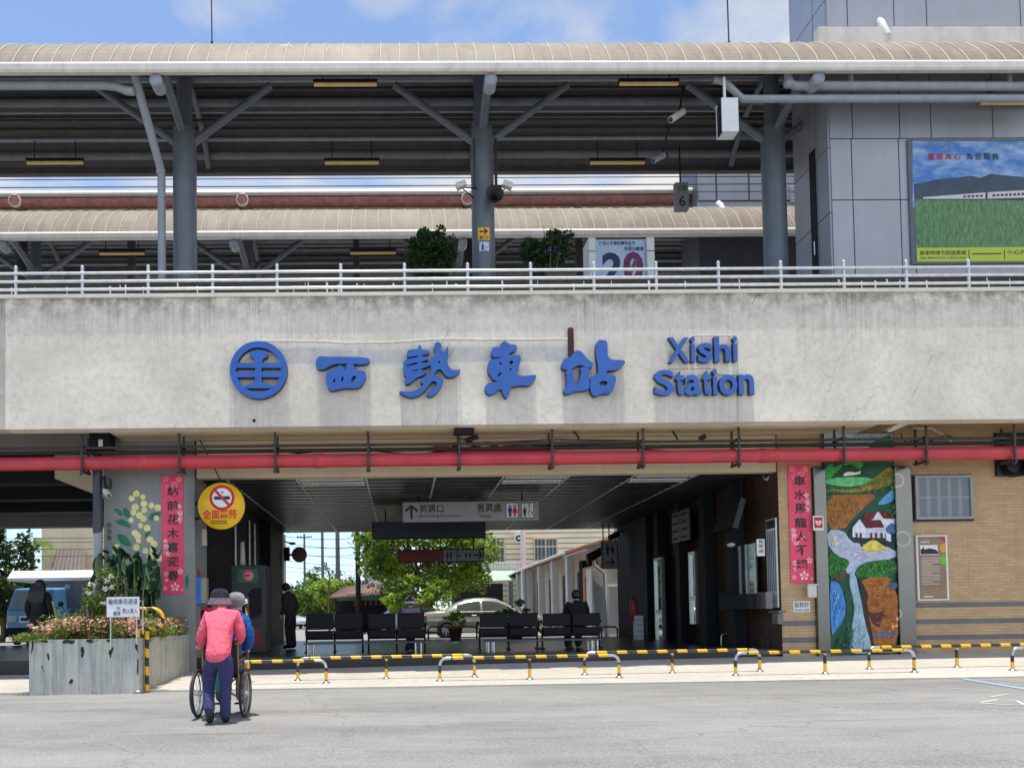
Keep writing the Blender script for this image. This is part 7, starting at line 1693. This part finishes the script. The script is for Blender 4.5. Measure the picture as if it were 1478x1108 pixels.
for s_, g in (('L', -1), ('R', 1)):
    J[s_+'hip'] = Vector((c.x-g*.09, 46.35, 1.2)); J[s_+'kn'] = Vector((c.x-g*.2, 45.95, 1.12)); J[s_+'an'] = Vector((c.x-g*.18, 45.95, .78)); J[s_+'to'] = Vector((c.x-g*.18, 45.8, .75)); J[s_+'wr'] = Vector((c.x-g*.3, 45.75, 1.45)); J[s_+'ha'] = Vector((c.x-g*.3, 45.66, 1.44)); J[s_+'el'] = Vector((c.x-g*.3, 46.0, 1.5)); J[s_+'sh'] = Vector((c.x-g*.17, 46.3, 1.75))
J['pelvis'] = Vector((c.x, 46.4, 1.25)); J['chest'] = Vector((c.x, 46.32, 1.62)); J['neck'] = Vector((c.x, 46.27, 1.83)); J['head'] = Vector((c.x, 46.22, 1.97))
def helmet(body, hd, up, fwd): m2 = MB(M['white']); m2.ell(hd+Vector((0, 0, .03)), (.14, .15, .135), 16, 10); m2.build('helmet', body)
figure('person in a white helmet riding a scooter beyond the left benches', J, dict(top=cloth('grey_jacket', S(96, 98, 108)), legs=dk2), 1.0, face=(0, -1, 0), hat=helmet)

# ================================================================== FAR SCENERY
GZ = .40
def tree(lab, px, Y, ztop, zcrown, w, n, size, leaf='leaf1', cl=26, grp=None, under='leaf2', trunk_r=.16, name='tree', dx=0):
    x = Xp(px, Y, 850); t = thing(name, lab, 'tree', (x, Y, GZ), grp)
    m2 = MB(M['trunk']); zc_ = (ztop+zcrown)/2; m2.tube([(x+dx, Y, GZ), (x+.1+dx*.7, Y, zcrown*.6+GZ*.4), (x, Y, zc_)], [trunk_r, trunk_r*.8, trunk_r*.4], 9)
    for k in range(7): an = k*.9; m2.tube([(x+.06, Y, zcrown*.8+.2), (x+w*.4*math.cos(an), Y+w*.4*math.sin(an), zc_+random.uniform(-.3, .5)*(ztop-zcrown)*.5), (x+w*.75*math.cos(an), Y+w*.75*math.sin(an), zc_+random.uniform(0, .8)*(ztop-zcrown)*.4)], [trunk_r*.5, trunk_r*.3, .02], 6)
    m2.build('trunk', t)
    m2 = MB(M[leaf]); h = (ztop-zcrown)/2
    for lf, q in ((leaf, .7), (under, .3)):
        m2.use(M[lf]); leaves(m2, (x, Y, zc_), (w, w*.8, h), int(n*q), size, cl)
    m2.build('crown', t, fix=False); return t
tree('big bright green tree beyond the hall, behind the hanging signs', 618, 40, 7.2, 2.0, 3.3, 14000, .26, 'leaf1', 60, None, 'leaf2', .2)
tree('lower bright clump of tree leaning behind the sedan roof', 600, 37, 3.1, 1.4, 1.6, 2600, .22, 'leaf1', 24, None, 'leaf2', .1)
hz = 'trees along the far street'
tree('broad green roadside tree behind the standing person', 448, 58, 4.2, 1.2, 2.6, 4200, .3, 'leaf1', 26, hz)
tree('green roadside tree between the two dark poles', 500, 56, 4.0, .9, 2.0, 3200, .3, 'leaf1', 22, hz)
tree('darker low tree behind the broad roadside tree', 425, 75, 4.0, 1.0, 3.0, 3000, .36, 'leaf2', 24, hz, 'leaf3')
tree('tall thin crowned tree standing above the roadside trees', 470, 85, 7.2, 3.6, 2.0, 700, .34, 'leaf2', 14, hz, 'leaf3')
tree('wispy tall tree just left of the tall dark pole', 503, 88, 6.0, 3.6, 1.3, 380, .3, 'leaf2', 9, hz, 'leaf3')
tree('low dark hedge-like tree at the foot of the poles', 480, 66, 2.6, .6, 3.4, 3200, .32, 'leaf2', 26, hz, 'leaf3')
tree('dark leafy tree at the extreme left edge behind the truck', 2, 33, 5.4, 1.0, 1.5, 4200, .22, 'leaf3', 40, None, 'leaf2', .15)
tree('bright low bush behind the wall left of the beige house', 38, 36, 3.5, 1.9, 1.1, 2000, .22, 'leaf1', 16, None, 'leaf2', .08)
# banana-like palm
x = Xp(45, 35, 800); pm = thing('palm_tree', 'small feathery palm beside the beige house at the left', 'palm', (x, 35, GZ))
mb = MB(M['trunk']); zt_ = Zp(790, 35, 45); mb.tube([(x, 35, GZ), (x+.05, 35, zt_)], [.12, .09], 8); mb.build('trunk', pm)
mb = MB(M['leaf1'])
for k in range(14):
    an = 2*PI*k/14+.2; L = random.uniform(.8, 1.15); e = Vector((math.cos(an)*L, math.sin(an)*L, random.uniform(-.35, .45)))
    for q in range(10):
        u_ = (q+1)/10; c_ = Vector((x, 35, zt_))+e*u_+Vector((0, 0, .5*u_-.75*u_*u_))
        for s_ in (-1, 1): sd = Vector((-math.sin(an), math.cos(an), -.5))*s_*.28*(1-.5*u_); mb.add([c_, c_+sd*.5+e.normalized()*.05, c_+sd+e.normalized()*.12, c_+sd*.5-e.normalized()*.02], [(0, 1, 2, 3)])
mb.build('crown', pm, fix=False)
# left: beige house, lean-to, wall
YH = 36; a = R4(60, 700, 190, 838, YH); bh = thing('beige_house', 'pale beige plastered house behind the truck at the left', 'house', (a[0], YH, GZ))
mb = MB(mat('cream_plaster', S(242, 230, 202), .8, 0, .08, 1, .05, .15)); mb.box(a[0], a[1]+4, YH, YH+8, GZ, a[3]+1); mb.build('wall', bh)
mb = MB(M['black'])
for y in (777, 783, 793, 803): z = Zp(y, 34, 60); mb.tube([(Xp(0, 34)-3, 34, z+.03), (Xp(150, 34)+1, 34, z)], .012, 5)
single(mb, 'overhead_cables', 'four thin cables crossing in front of the beige house', 'cables')
mb = MB(mat('brown_awning', S(104, 92, 88), .6, 0, .2, 4)); A_, B_, C_, D_ = P(82, 794, YH-.1), P(124, 794, YH-.1), P(123, 822, YH-1.0), P(74, 822, YH-1.0)
mb.add([A_, B_, C_, D_]+[p-Vector((0, 0, .05)) for p in (A_, B_, C_, D_)], [(0, 1, 2, 3), (7, 6, 5, 4), (0, 4, 5, 1), (1, 5, 6, 2), (2, 6, 7, 3), (3, 7, 4, 0)])
for k in range(9): mb.tube([A_.lerp(B_, k/8)+Vector((0, -.01, .02)), D_.lerp(C_, k/8)+Vector((0, -.01, .02))], .018, 5)
mb.build('awning', bh)
mb = MB(M['black']); q = R4(86, 800, 118, 830, YH); mb.box(q[0], q[1], YH-.02, YH+.05, q[2], q[3]); mb.build('window', bh)
mb = MB(M['offwhite']); q = R4(48, 775, 57, 788, YH+1); mb.bevbox(q[0], q[1], YH+1, YH+1.5, q[2], q[3], .02); mb.build('water_tank', bh)
YS = 30; a = R4(22, 823, 190, 838, YS); ln = thing('lean_to', 'low shed with a white slab roof and grey wall behind the truck', 'shed', (a[0], YS, GZ))
mb = MB(M['white']); mb.prismx([(YS-.6, a[2]), (YS-.6, a[2]+.1), (YS-.25, a[3]), (YS+3, a[3]+.1), (YS+3, a[2])], a[0], a[1]+1); mb.build('roof', ln)
mb = MB(M['conc_grey']); mb.box(a[0]+.8, a[1]+1, YS+.3, YS+3, GZ, a[2]); mb.build('wall', ln)
mb = MB(M['offwhite']); c = P(98, 846, YS+.2); mb.ell(c, (.12, .1, .1), 10, 7); mb.build('lamp', ln)
# clapboard house on the right
def siding():
    t = NT('cream_clapboard'); sp = t.n('SeparateXYZ'); t.l(t.n('NewGeometry').outputs['Position'], sp.inputs[0])
    fr = t.math('FRACT', t.math('MULTIPLY', sp.outputs[2], 1/.36)); c = t.mix(t.ramp(fr, ((.0, 1.), (.16, .9), (.22, 0.))), S(240, 232, 204), S(120, 106, 84))
    c = t.mix(t.ramp(t.noise(t.co(world=True), .8, 4), ((.4, .15), (.6, 0.))), c, (.3, .27, .2)); t.bump(fr, .5, .03); return t.fin(c, .7)
YB2 = 55; a = R4(680, 700, 900, 870, YB2); ch = thing('clapboard_house', 'cream clapboard upper house with curtained windows and a balcony', 'house', (a[0], YB2, GZ))
mb = MB(siding()); mb.box(a[0]-.5, a[1]+6, YB2, YB2+8, GZ, a[3]+2); mb.build('wall', ch)
for (x0, y0, x1, y1) in ((706, 777, 727, 812), (772, 778, 803, 808)):
    q = R4(x0, y0, x1, y1, YB2); w, h = q[1]-q[0], q[3]-q[2]
    mb = MB(mat('pale_frame', S(196, 190, 160), .6)); f = .09
    mb.box(q[0]-f, q[1]+f, YB2-.1, YB2-.02, q[3], q[3]+f); mb.box(q[0]-f, q[1]+f, YB2-.1, YB2-.02, q[2]-f, q[2]); mb.box(q[0]-f, q[0], YB2-.1, YB2-.02, q[2], q[3]); mb.box(q[1], q[1]+f, YB2-.1, YB2-.02, q[2], q[3]); mb.box((q[0]+q[1])/2-.04, (q[0]+q[1])/2+.04, YB2-.1, YB2-.02, q[2], q[3]); mb.box(q[0], q[1], YB2-.09, YB2-.02, q[2]+.62*h, q[2]+.68*h); wi = mb.build('window', ch)
    t = NT('curtained_glass'); sp = t.n('SeparateXYZ'); t.l(t.n('NewGeometry').outputs['Position'], sp.inputs[0]); sn = t.math('SINE', t.math('MULTIPLY', sp.outputs[0], 24))
    mb = MB(t.fin(t.mix(t.ramp(sn, ((.1, 0.), (.9, 1.))), S(90, 104, 108), S(150, 162, 160)), .15, 0, .7)); mb.box(q[0], q[1], YB2-.05, YB2-.01, q[2], q[3]); mb.build('pane', wi)
mb = MB(M['white']); q = R4(690, 812, 790, 823, YB2-1.2); n_ = 26
for i in range(n_): x = q[0]+(q[1]-q[0])*i/n_; mb.box(x, x+.12, YB2-1.25, YB2-1.2, q[2], q[3])
mb.box(q[0], q[1], YB2-1.3, YB2-1.15, q[3], q[3]+.08); mb.build('balcony', ch)
mb = MB(M['white']); q = R4(743, 770, 757, 783, YB2-.4); mb.bevbox(q[0], q[1], YB2-.45, YB2-.05, q[2], q[3], .03); mb.use(M['dark']); mb.lathe(((q[0]+q[1])/2-.06, YB2-.46, (q[2]+q[3])/2), [(.1, 0), (.22, -.01), (.22, .02)], 18, 'y'); mb.build('air_conditioner', ch)
mb = MB(mat('pale_green_tin', S(176, 208, 176), .5, 0, .1, 1)); A_, B_, C_, D_ = P(705, 823, YB2-1.4), P(770, 823, YB2-1.4), P(752, 836, 49), P(690, 838, 49)
mb.add([A_, B_, C_, D_]+[p-Vector((0, 0, .08)) for p in (A_, B_, C_, D_)], [(0, 1, 2, 3), (7, 6, 5, 4), (0, 4, 5, 1), (1, 5, 6, 2), (2, 6, 7, 3), (3, 7, 4, 0)]); mb.build('lower_roof', ch)
mb = MB(M['dark']); mb.box(Xp(655, 49), Xp(725, 49), 49, 52, GZ, Zp(842, 49, 690)); mb.build('shed_wall', ch)
# row house running away from the far end of the hall
XR = 7.3; rh = thing('row_house', 'single storey arcade row house with a faded red roof beyond the right bench', 'house', (XR, 40, GZ))
ze0 = CAMZ+.365*XR
mb = MB(mat('faded_red_roof', S(176, 112, 100), .6, 0, .15, 1.2, .05, .25)); 
ya, yb_ = 33.5, 54
mb.add([(XR-.35, ya, ze0), (XR-.35, yb_, ze0), (XR+3.5, yb_, ze0+1.15), (XR+3.5, ya, ze0+1.15)]+[(XR-.35, ya, ze0-.1), (XR-.35, yb_, ze0-.1), (XR+3.5, yb_, ze0+1.05), (XR+3.5, ya, ze0+1.05)], [(0, 3, 2, 1), (4, 5, 6, 7), (0, 1, 5, 4), (1, 2, 6, 5), (2, 3, 7, 6), (3, 0, 4, 7)])
y = ya+.4
while y < yb_: mb.tube([(XR-.34, y, ze0+.015), (XR+3.4, y, ze0+1.14)], .03, 5); y += .8
mb.build('roof', rh)
mb = MB(M['tin']); mb.add([(XR-.5, 28.9, ze0-.25), (XR-.5, 33.45, ze0-.2), (XR+2.6, 33.45, ze0+.7), (XR+2.6, 28.9, ze0+.65)]+[(XR-.5, 28.9, ze0-.33), (XR-.5, 33.45, ze0-.28), (XR+2.6, 33.45, ze0+.62), (XR+2.6, 28.9, ze0+.57)], [(0, 3, 2, 1), (4, 5, 6, 7), (0, 1, 5, 4), (1, 2, 6, 5), (2, 3, 7, 6), (3, 0, 4, 7)]); mb.build('porch_roof', rh)
mb = MB(M['white']); mb.tube([(XR-.42, ya, ze0-.06), (XR-.42, yb_, ze0-.06)], .07, 8); mb.build('gutter', rh)
mb = MB(mat('cream_wall', S(226, 220, 204), .8, 0, .08, 1, 0, .2)); mb.box(XR+1.0, XR+4, 30, 54, GZ, ze0+.2); mb.build('wall', rh)
for y in (34.2, 37.6, 41.2, 45, 49, 53):
    mb = MB(M['white']); mb.bevbox(XR-.2, XR+.12, y-.2, y+.2, GZ, ze0-.1, .03); mb.build('column', rh)
mb = MB(mat('terracotta_wall', S(196, 140, 108), .8, 0, .1, 1)); mb.box(XR+.25, XR+.95, 30.2, 33.0, ze0-1.15, ze0-.75); mb.box(XR+.25, XR+.9, 32.6, 33.0, GZ, ze0-1.15); mb.box(XR+.25, XR+.9, 30.2, 30.6, GZ, ze0-1.15); mb.build('porch_frame', rh)
mb = MB(M['black']); mb.box(XR+.94, XR+.99, 31, 32.4, GZ, ze0-1.2)
for y in (35.4, 38.8, 42.5, 46.5): mb.box(XR+.9, XR+.99, y-.4, y+1.6, GZ, ze0-.7)
mb.build('door', rh)
mb = MB(M['dark']); mb.box(XR+.3, XR+.9, 33.3, 33.9, GZ, ze0-.4); mb.build('dark_pier', rh)
a = R4(866, 815, 900, 905, 28.4); wb = thing('white_annexe', 'white rendered wall with a small gate at the far right of the hall', 'building', (a[0], 28.4, GZ))
mb = MB(M['white']); mb.box(a[0]-.25, a[1]+2, 28.6, 29.4, GZ, a[3]-.1); mb.build('wall', wb)
mb = MB(M['offwhite']); mb.tube([(a[0]-.2, 28.5, a[3]+.25), (a[0]-.15, 28.5, a[3]), (a[0]+.2, 28.5, a[3]-.3), (a[0]+.22, 28.5, GZ)], .06, 10); mb.build('downpipe', wb)
mb = MB(mat('pale_door', S(206, 210, 214), .6)); mb.box(a[0]+.35, a[1]+.2, 28.55, 28.598, GZ, a[3]-.75); mb.build('door', wb)
mb = MB(M['black']); q0_, q1_ = P(846, 800, 28.2), P(872, 786, 28.2); mb.prism([(q0_.x, q0_.z), (q0_.x+.05, q0_.z-.35), (q1_.x, q1_.z-.3), (q1_.x, q1_.z)], 28.1, 28.3); mb.build('canvas_awning', wb)
# shop with corrugated awning
YS2 = 44; a = R4(478, 832, 576, 882, YS2); sp_ = thing('roadside_shop', 'open shop with a rusty corrugated roof and green sign band', 'shop', (a[0], YS2, GZ))
mb = MB(mat('rusty_corrugated', S(124, 98, 86), .7, 0, .3, 2, 0, .4)); A_, B_ = P(474, 862, YS2-2), P(580, 855, YS2-2); C_, D_ = P(578, 838, YS2+1.5), P(500, 846, YS2+1.5)
mb.add([A_, B_, C_, D_]+[p-Vector((0, 0, .06)) for p in (A_, B_, C_, D_)], [(0, 1, 2, 3), (7, 6, 5, 4), (0, 4, 5, 1), (1, 5, 6, 2), (2, 6, 7, 3), (3, 7, 4, 0)])
for k in range(22): mb.tube([A_.lerp(B_, k/21)+Vector((0, 0, .02)), D_.lerp(C_, k/21)+Vector((0, 0, .02))], .03, 4)
mb.build('roof', sp_)
mb = MB(M['dark']); mb.box(a[0]+.2, a[1]+1, YS2+.2, YS2+3, GZ, a[3]-.9); mb.build('interior', sp_)
q = R4(484, 866, 576, 873, YS2-1.6); q = R4(486, 859, 576, 866, YS2-1.4); mb = MB(mat('green_band', S(70, 130, 110), .6)); mb.box(q[0], q[1], YS2-1.4, YS2-1.3, q[2], q[3]); mb.build('sign_band', sp_)
mb = MB(M['brownred'])
for k in range(6): x = q[0]+.9+k*.28; mb.box(x, x+.14, YS2-1.38, YS2-1.32, q[2]-.28, q[2]-.02)
mb.build('hanging_goods', sp_)
for x in (a[0]+.05, a[1]-.2): mb = MB(M['trunk']); mb.tube([(x, YS2-1.8, GZ), (x, YS2-1.8, a[2]+1.6)], .06, 8); mb.build('post', sp_)
mb = MB(mat('pale_block_wall', S(206, 206, 200), .8, 0, .08, 1, 0, .2)); q = R4(528, 812, 560, 850, 70); mb.box(q[0], q[1]+1, 70, 76, GZ, q[3]+1.5); w_ = single(mb, 'tall_house', 'pale tall house partly hidden behind the big tree', 'house')
mb = MB(M['glass'])
for k in range(2): mb.box(q[0]+.5+k*.9, q[0]+1.0+k*.9, 69.97, 70.02, q[2]+.9, q[2]+2.2)
mb.build('window', w_)
# poles and wires
M['pole'] = mat('old_concrete_pole', S(96, 98, 104), .8, 0, .15, 3)
def upole(lab, px, Y, ytop, r, cross=(), m='pole'):
    x = Xp(px, Y, 850); zt_ = Zp(ytop, Y, px); t = thing('utility_pole', lab, 'utility pole', (x, Y, GZ), 'street utility poles')
    m2 = MB(M[m]); m2.tube([(x, Y, GZ), (x, Y, zt_)], [r, r*.72], 12); m2.build('shaft', t)
    for dz, L in cross:
        m2 = MB(M['dark']); m2.box(x-L, x+L, Y-.05, Y+.05, zt_-dz-.05, zt_-dz+.05)
        for q in (-.9, -.5, .5, .9): m2.tube([(x+q*L, Y, zt_-dz+.05), (x+q*L, Y, zt_-dz+.25)], .04, 6)
        m2.build('crossarm', t)
    return Vector((x, Y, zt_))
U = [upole('dark thick utility pole left of the big tree', 517, 42, 700, .15, ((.4, .9), (2.1, .8)), 'dark'), upole('paired concrete pole in the middle of the street wires', 488, 60, 720, .2, ((.6, 1.2), (1.6, 1.0))), upole('slim grey pole far down the street', 466, 80, 740, .18, ((.5, 1.0),)), upole('short distant pole beside the round disc sign', 440, 95, 770, .16, ((.4, .9),))]
upole('white painted pole in front of the clapboard house', 756, 45, 690, .17, (), 'white')
mb = MB(M['pipegrey']); x = Xp(528, 47, 850); mb.tube([(x, 47, GZ), (x, 47, Zp(800, 47))], .08, 8); mb.tube([(x, 47, Zp(800, 47)), (x-.4, 46.8, Zp(795, 47))], .05, 8); mb.ell((x-.45, 46.8, Zp(794, 47)), (.3, .15, .08), 10, 6); single(mb, 'street_lamp', 'grey street lamp between the dark pole and the big tree', 'street lamp')
wlab = 'black street wire strung between the utility poles'
for k, (ya_, yb2) in enumerate(((772, 766), (780, 786), (786, 779), (793, 801), (800, 790), (806, 812), (815, 819), (822, 826))):
    Yw = 50+k*3; A_, B_ = P(395, ya_, Yw), P(590, yb2, Yw-8); mb = MB(M['black']); n_ = 10
    mb.tube([A_.lerp(B_, i/n_)-Vector((0, 0, .35*math.sin(PI*i/n_))) for i in range(n_+1)], .016, 5); single(mb, 'street_wire', wlab, 'wire', 'street wires')
# potted plants
def pot(lab, px, ytop, ybot, Y, w, leaf, potcol):
    x = Xp(px, Y, 890); zt_, z0_ = Zp(ytop, Y, px), .41; t = thing('potted_plant', lab, 'potted plant', (x, Y, z0_))
    m2 = MB(mat('plant_pot', potcol, .6, 0, .15, 6)); h = max(.25, (zt_-z0_)*.45); m2.lathe((x, Y, z0_), [(0, 0), (w*.5, 0), (w*.72, h*.95), (w*.78, h*.95), (w*.78, h), (w*.6, h), (0, h*.9)], 16); m2.build('pot', t)
    m2 = MB(M[leaf]); leaves(m2, (x, Y, (zt_+z0_+h)/2), (w*1.25, w, (zt_-z0_-h)/2+.05), 420, .13, 12); m2.build('foliage', t, fix=False)
pot('yellow green pot plant standing in front of the sedan wheel', 657, 884, 921, 26.6, .34, 'leaf1', S(110, 74, 56))
pot('bushy dark pot plant behind the third bench', 742, 866, 925, 26.4, .5, 'leaf2', S(70, 60, 56))
for px0_, px1_, lab in ((618, 688, 'low black hoop barrier in front of the sedan'), (868, 891, 'low black hoop barrier at the far right corner of the hall')):
    Yb = 27.2; a_, b_ = P(px0_, 904, Yb), P(px1_, 904, Yb); mb = MB(M['black']); mb.tube([(a_.x, Yb, GZ), (a_.x, Yb, a_.z-.08), (a_.x+.08, Yb, a_.z), (b_.x-.08, Yb, b_.z), (b_.x, Yb, b_.z-.08), (b_.x, Yb, GZ)], .03, 8)
    if px0_ < 700: mb.tube([((a_.x+b_.x)/2, Yb, GZ), ((a_.x+b_.x)/2, Yb, a_.z)], .025, 8)
    single(mb, 'hoop_barrier', lab, 'barrier')
# low far tree belt at the end of the street
mb = MB(M['leaf2'])
for k in range(60): leaves(mb, (random.uniform(-90, 90), random.uniform(150, 190), random.uniform(1, 4)), (6, 5, 3.2), 60, 1.0)
tag(mb.build('far_trees', org=(0, 0, 0), fix=False), 'far off belt of trees closing the street', 'trees', kind='stuff')

# ================================================================== LIGHT
SUN = Vector((-.045, -.07, 1)).normalized()
ld = bpy.data.lights.new('sun', 'SUN'); lo = bpy.data.objects.new('sun', ld); COL.objects.link(lo)
ld.energy = SUN_E; ld.angle = math.radians(.5); ld.color = (1, .955, .87)
lo.rotation_euler = (-SUN).to_track_quat('-Z', 'Y').to_euler(); lo.location = (0, 0, 60)
wd = bpy.data.worlds.new('World'); sc.world = wd; wd.use_nodes = True; nt = wd.node_tree
bg = nt.nodes['Background']; sky = nt.nodes.new('ShaderNodeTexSky'); sky.sky_type = 'NISHITA'; sky.sun_disc = False
sky.sun_elevation = math.asin(SUN.z); sky.sun_rotation = math.atan2(SUN.x, SUN.y); sky.air_density = 1.0; sky.dust_density = .25; sky.ozone_density = 1.3
tc = nt.nodes.new('ShaderNodeTexCoord'); mp = nt.nodes.new('ShaderNodeMapping'); mp.inputs['Scale'].default_value = (1, 1, 2.0); mp.inputs['Location'].default_value = SKYOFF
nt.links.new(tc.outputs['Generated'], mp.inputs['Vector'])
nz = nt.nodes.new('ShaderNodeTexNoise'); nz.inputs['Scale'].default_value = 3.1; nz.inputs['Detail'].default_value = 8; nz.inputs['Roughness'].default_value = .55; nz.inputs['Distortion'].default_value = .25
nt.links.new(mp.outputs[0], nz.inputs['Vector'])
rp = nt.nodes.new('ShaderNodeValToRGB'); rp.color_ramp.elements[0].position = .5; rp.color_ramp.elements[1].position = .68; sx = nt.nodes.new('ShaderNodeSeparateXYZ'); nt.links.new(tc.outputs['Generated'], sx.inputs[0])
mr = nt.nodes.new('ShaderNodeMapRange'); mr.inputs[1].default_value = -.25; mr.inputs[2].default_value = .42; mr.inputs[3].default_value = -.1; mr.inputs[4].default_value = .13; nt.links.new(sx.outputs[0], mr.inputs[0])
ads = nt.nodes.new('ShaderNodeMath'); nt.links.new(nz.outputs['Fac'], ads.inputs[0]); nt.links.new(mr.outputs[0], ads.inputs[1]); 
e1 = nt.nodes.new('ShaderNodeMapRange'); e1.inputs[1].default_value = .5; e1.inputs[2].default_value = .56; e1.inputs[3].default_value = .13; e1.inputs[4].default_value = 0; nt.links.new(sx.outputs[2], e1.inputs[0])
e2 = nt.nodes.new('ShaderNodeMapRange'); e2.inputs[1].default_value = .18; e2.inputs[2].default_value = .36; nt.links.new(sx.outputs[2], e2.inputs[0])
em = nt.nodes.new('ShaderNodeMath'); em.operation = 'MULTIPLY'; nt.links.new(e1.outputs[0], em.inputs[0]); nt.links.new(e2.outputs[0], em.inputs[1])
ea = nt.nodes.new('ShaderNodeMath'); nt.links.new(ads.outputs[0], ea.inputs[0]); nt.links.new(em.outputs[0], ea.inputs[1]); nt.links.new(ea.outputs[0], rp.inputs['Fac'])
bw = nt.nodes.new('ShaderNodeRGBToBW'); nt.links.new(sky.outputs[0], bw.inputs[0])
cl = nt.nodes.new('ShaderNodeMath'); cl.operation = 'MULTIPLY'; cl.inputs[1].default_value = 1.75; nt.links.new(bw.outputs[0], cl.inputs[0])
cb = nt.nodes.new('ShaderNodeCombineColor'); 
for i in range(3): nt.links.new(cl.outputs[0], cb.inputs[i])
mx = nt.nodes.new('ShaderNodeMix'); mx.data_type = 'RGBA'; nt.links.new(rp.outputs[0], mx.inputs[0]); nt.links.new(sky.outputs[0], mx.inputs[6]); nt.links.new(cb.outputs[0], mx.inputs[7])
lz = nt.nodes.new('ShaderNodeMapRange'); lz.inputs[1].default_value = .0; lz.inputs[2].default_value = .14; nt.links.new(sx.outputs[2], lz.inputs[0])
tn = nt.nodes.new('ShaderNodeMix'); tn.data_type = 'RGBA'; nt.links.new(lz.outputs[0], tn.inputs[0]); tn.inputs[6].default_value = (.55, .66, .86, 1); tn.inputs[7].default_value = (1, 1, 1, 1)
ml = nt.nodes.new('ShaderNodeMix'); ml.data_type = 'RGBA'; ml.blend_type = 'MULTIPLY'; ml.inputs[0].default_value = 1; nt.links.new(mx.outputs[2], ml.inputs[6]); nt.links.new(tn.outputs[2], ml.inputs[7])
nt.links.new(ml.outputs[2], bg.inputs['Color']); bg.inputs['Strength'].default_value = SKY_E
sc.view_settings.view_transform = 'Standard'; sc.view_settings.look = 'None'; sc.view_settings.gamma = 1; sc.view_settings.exposure = EXPO
bpy.data.collections.remove(_tmp)
sc.render.engine = 'CYCLES'; sc.cycles.max_bounces = 10; sc.cycles.diffuse_bounces = 6; sc.cycles.use_denoising = True
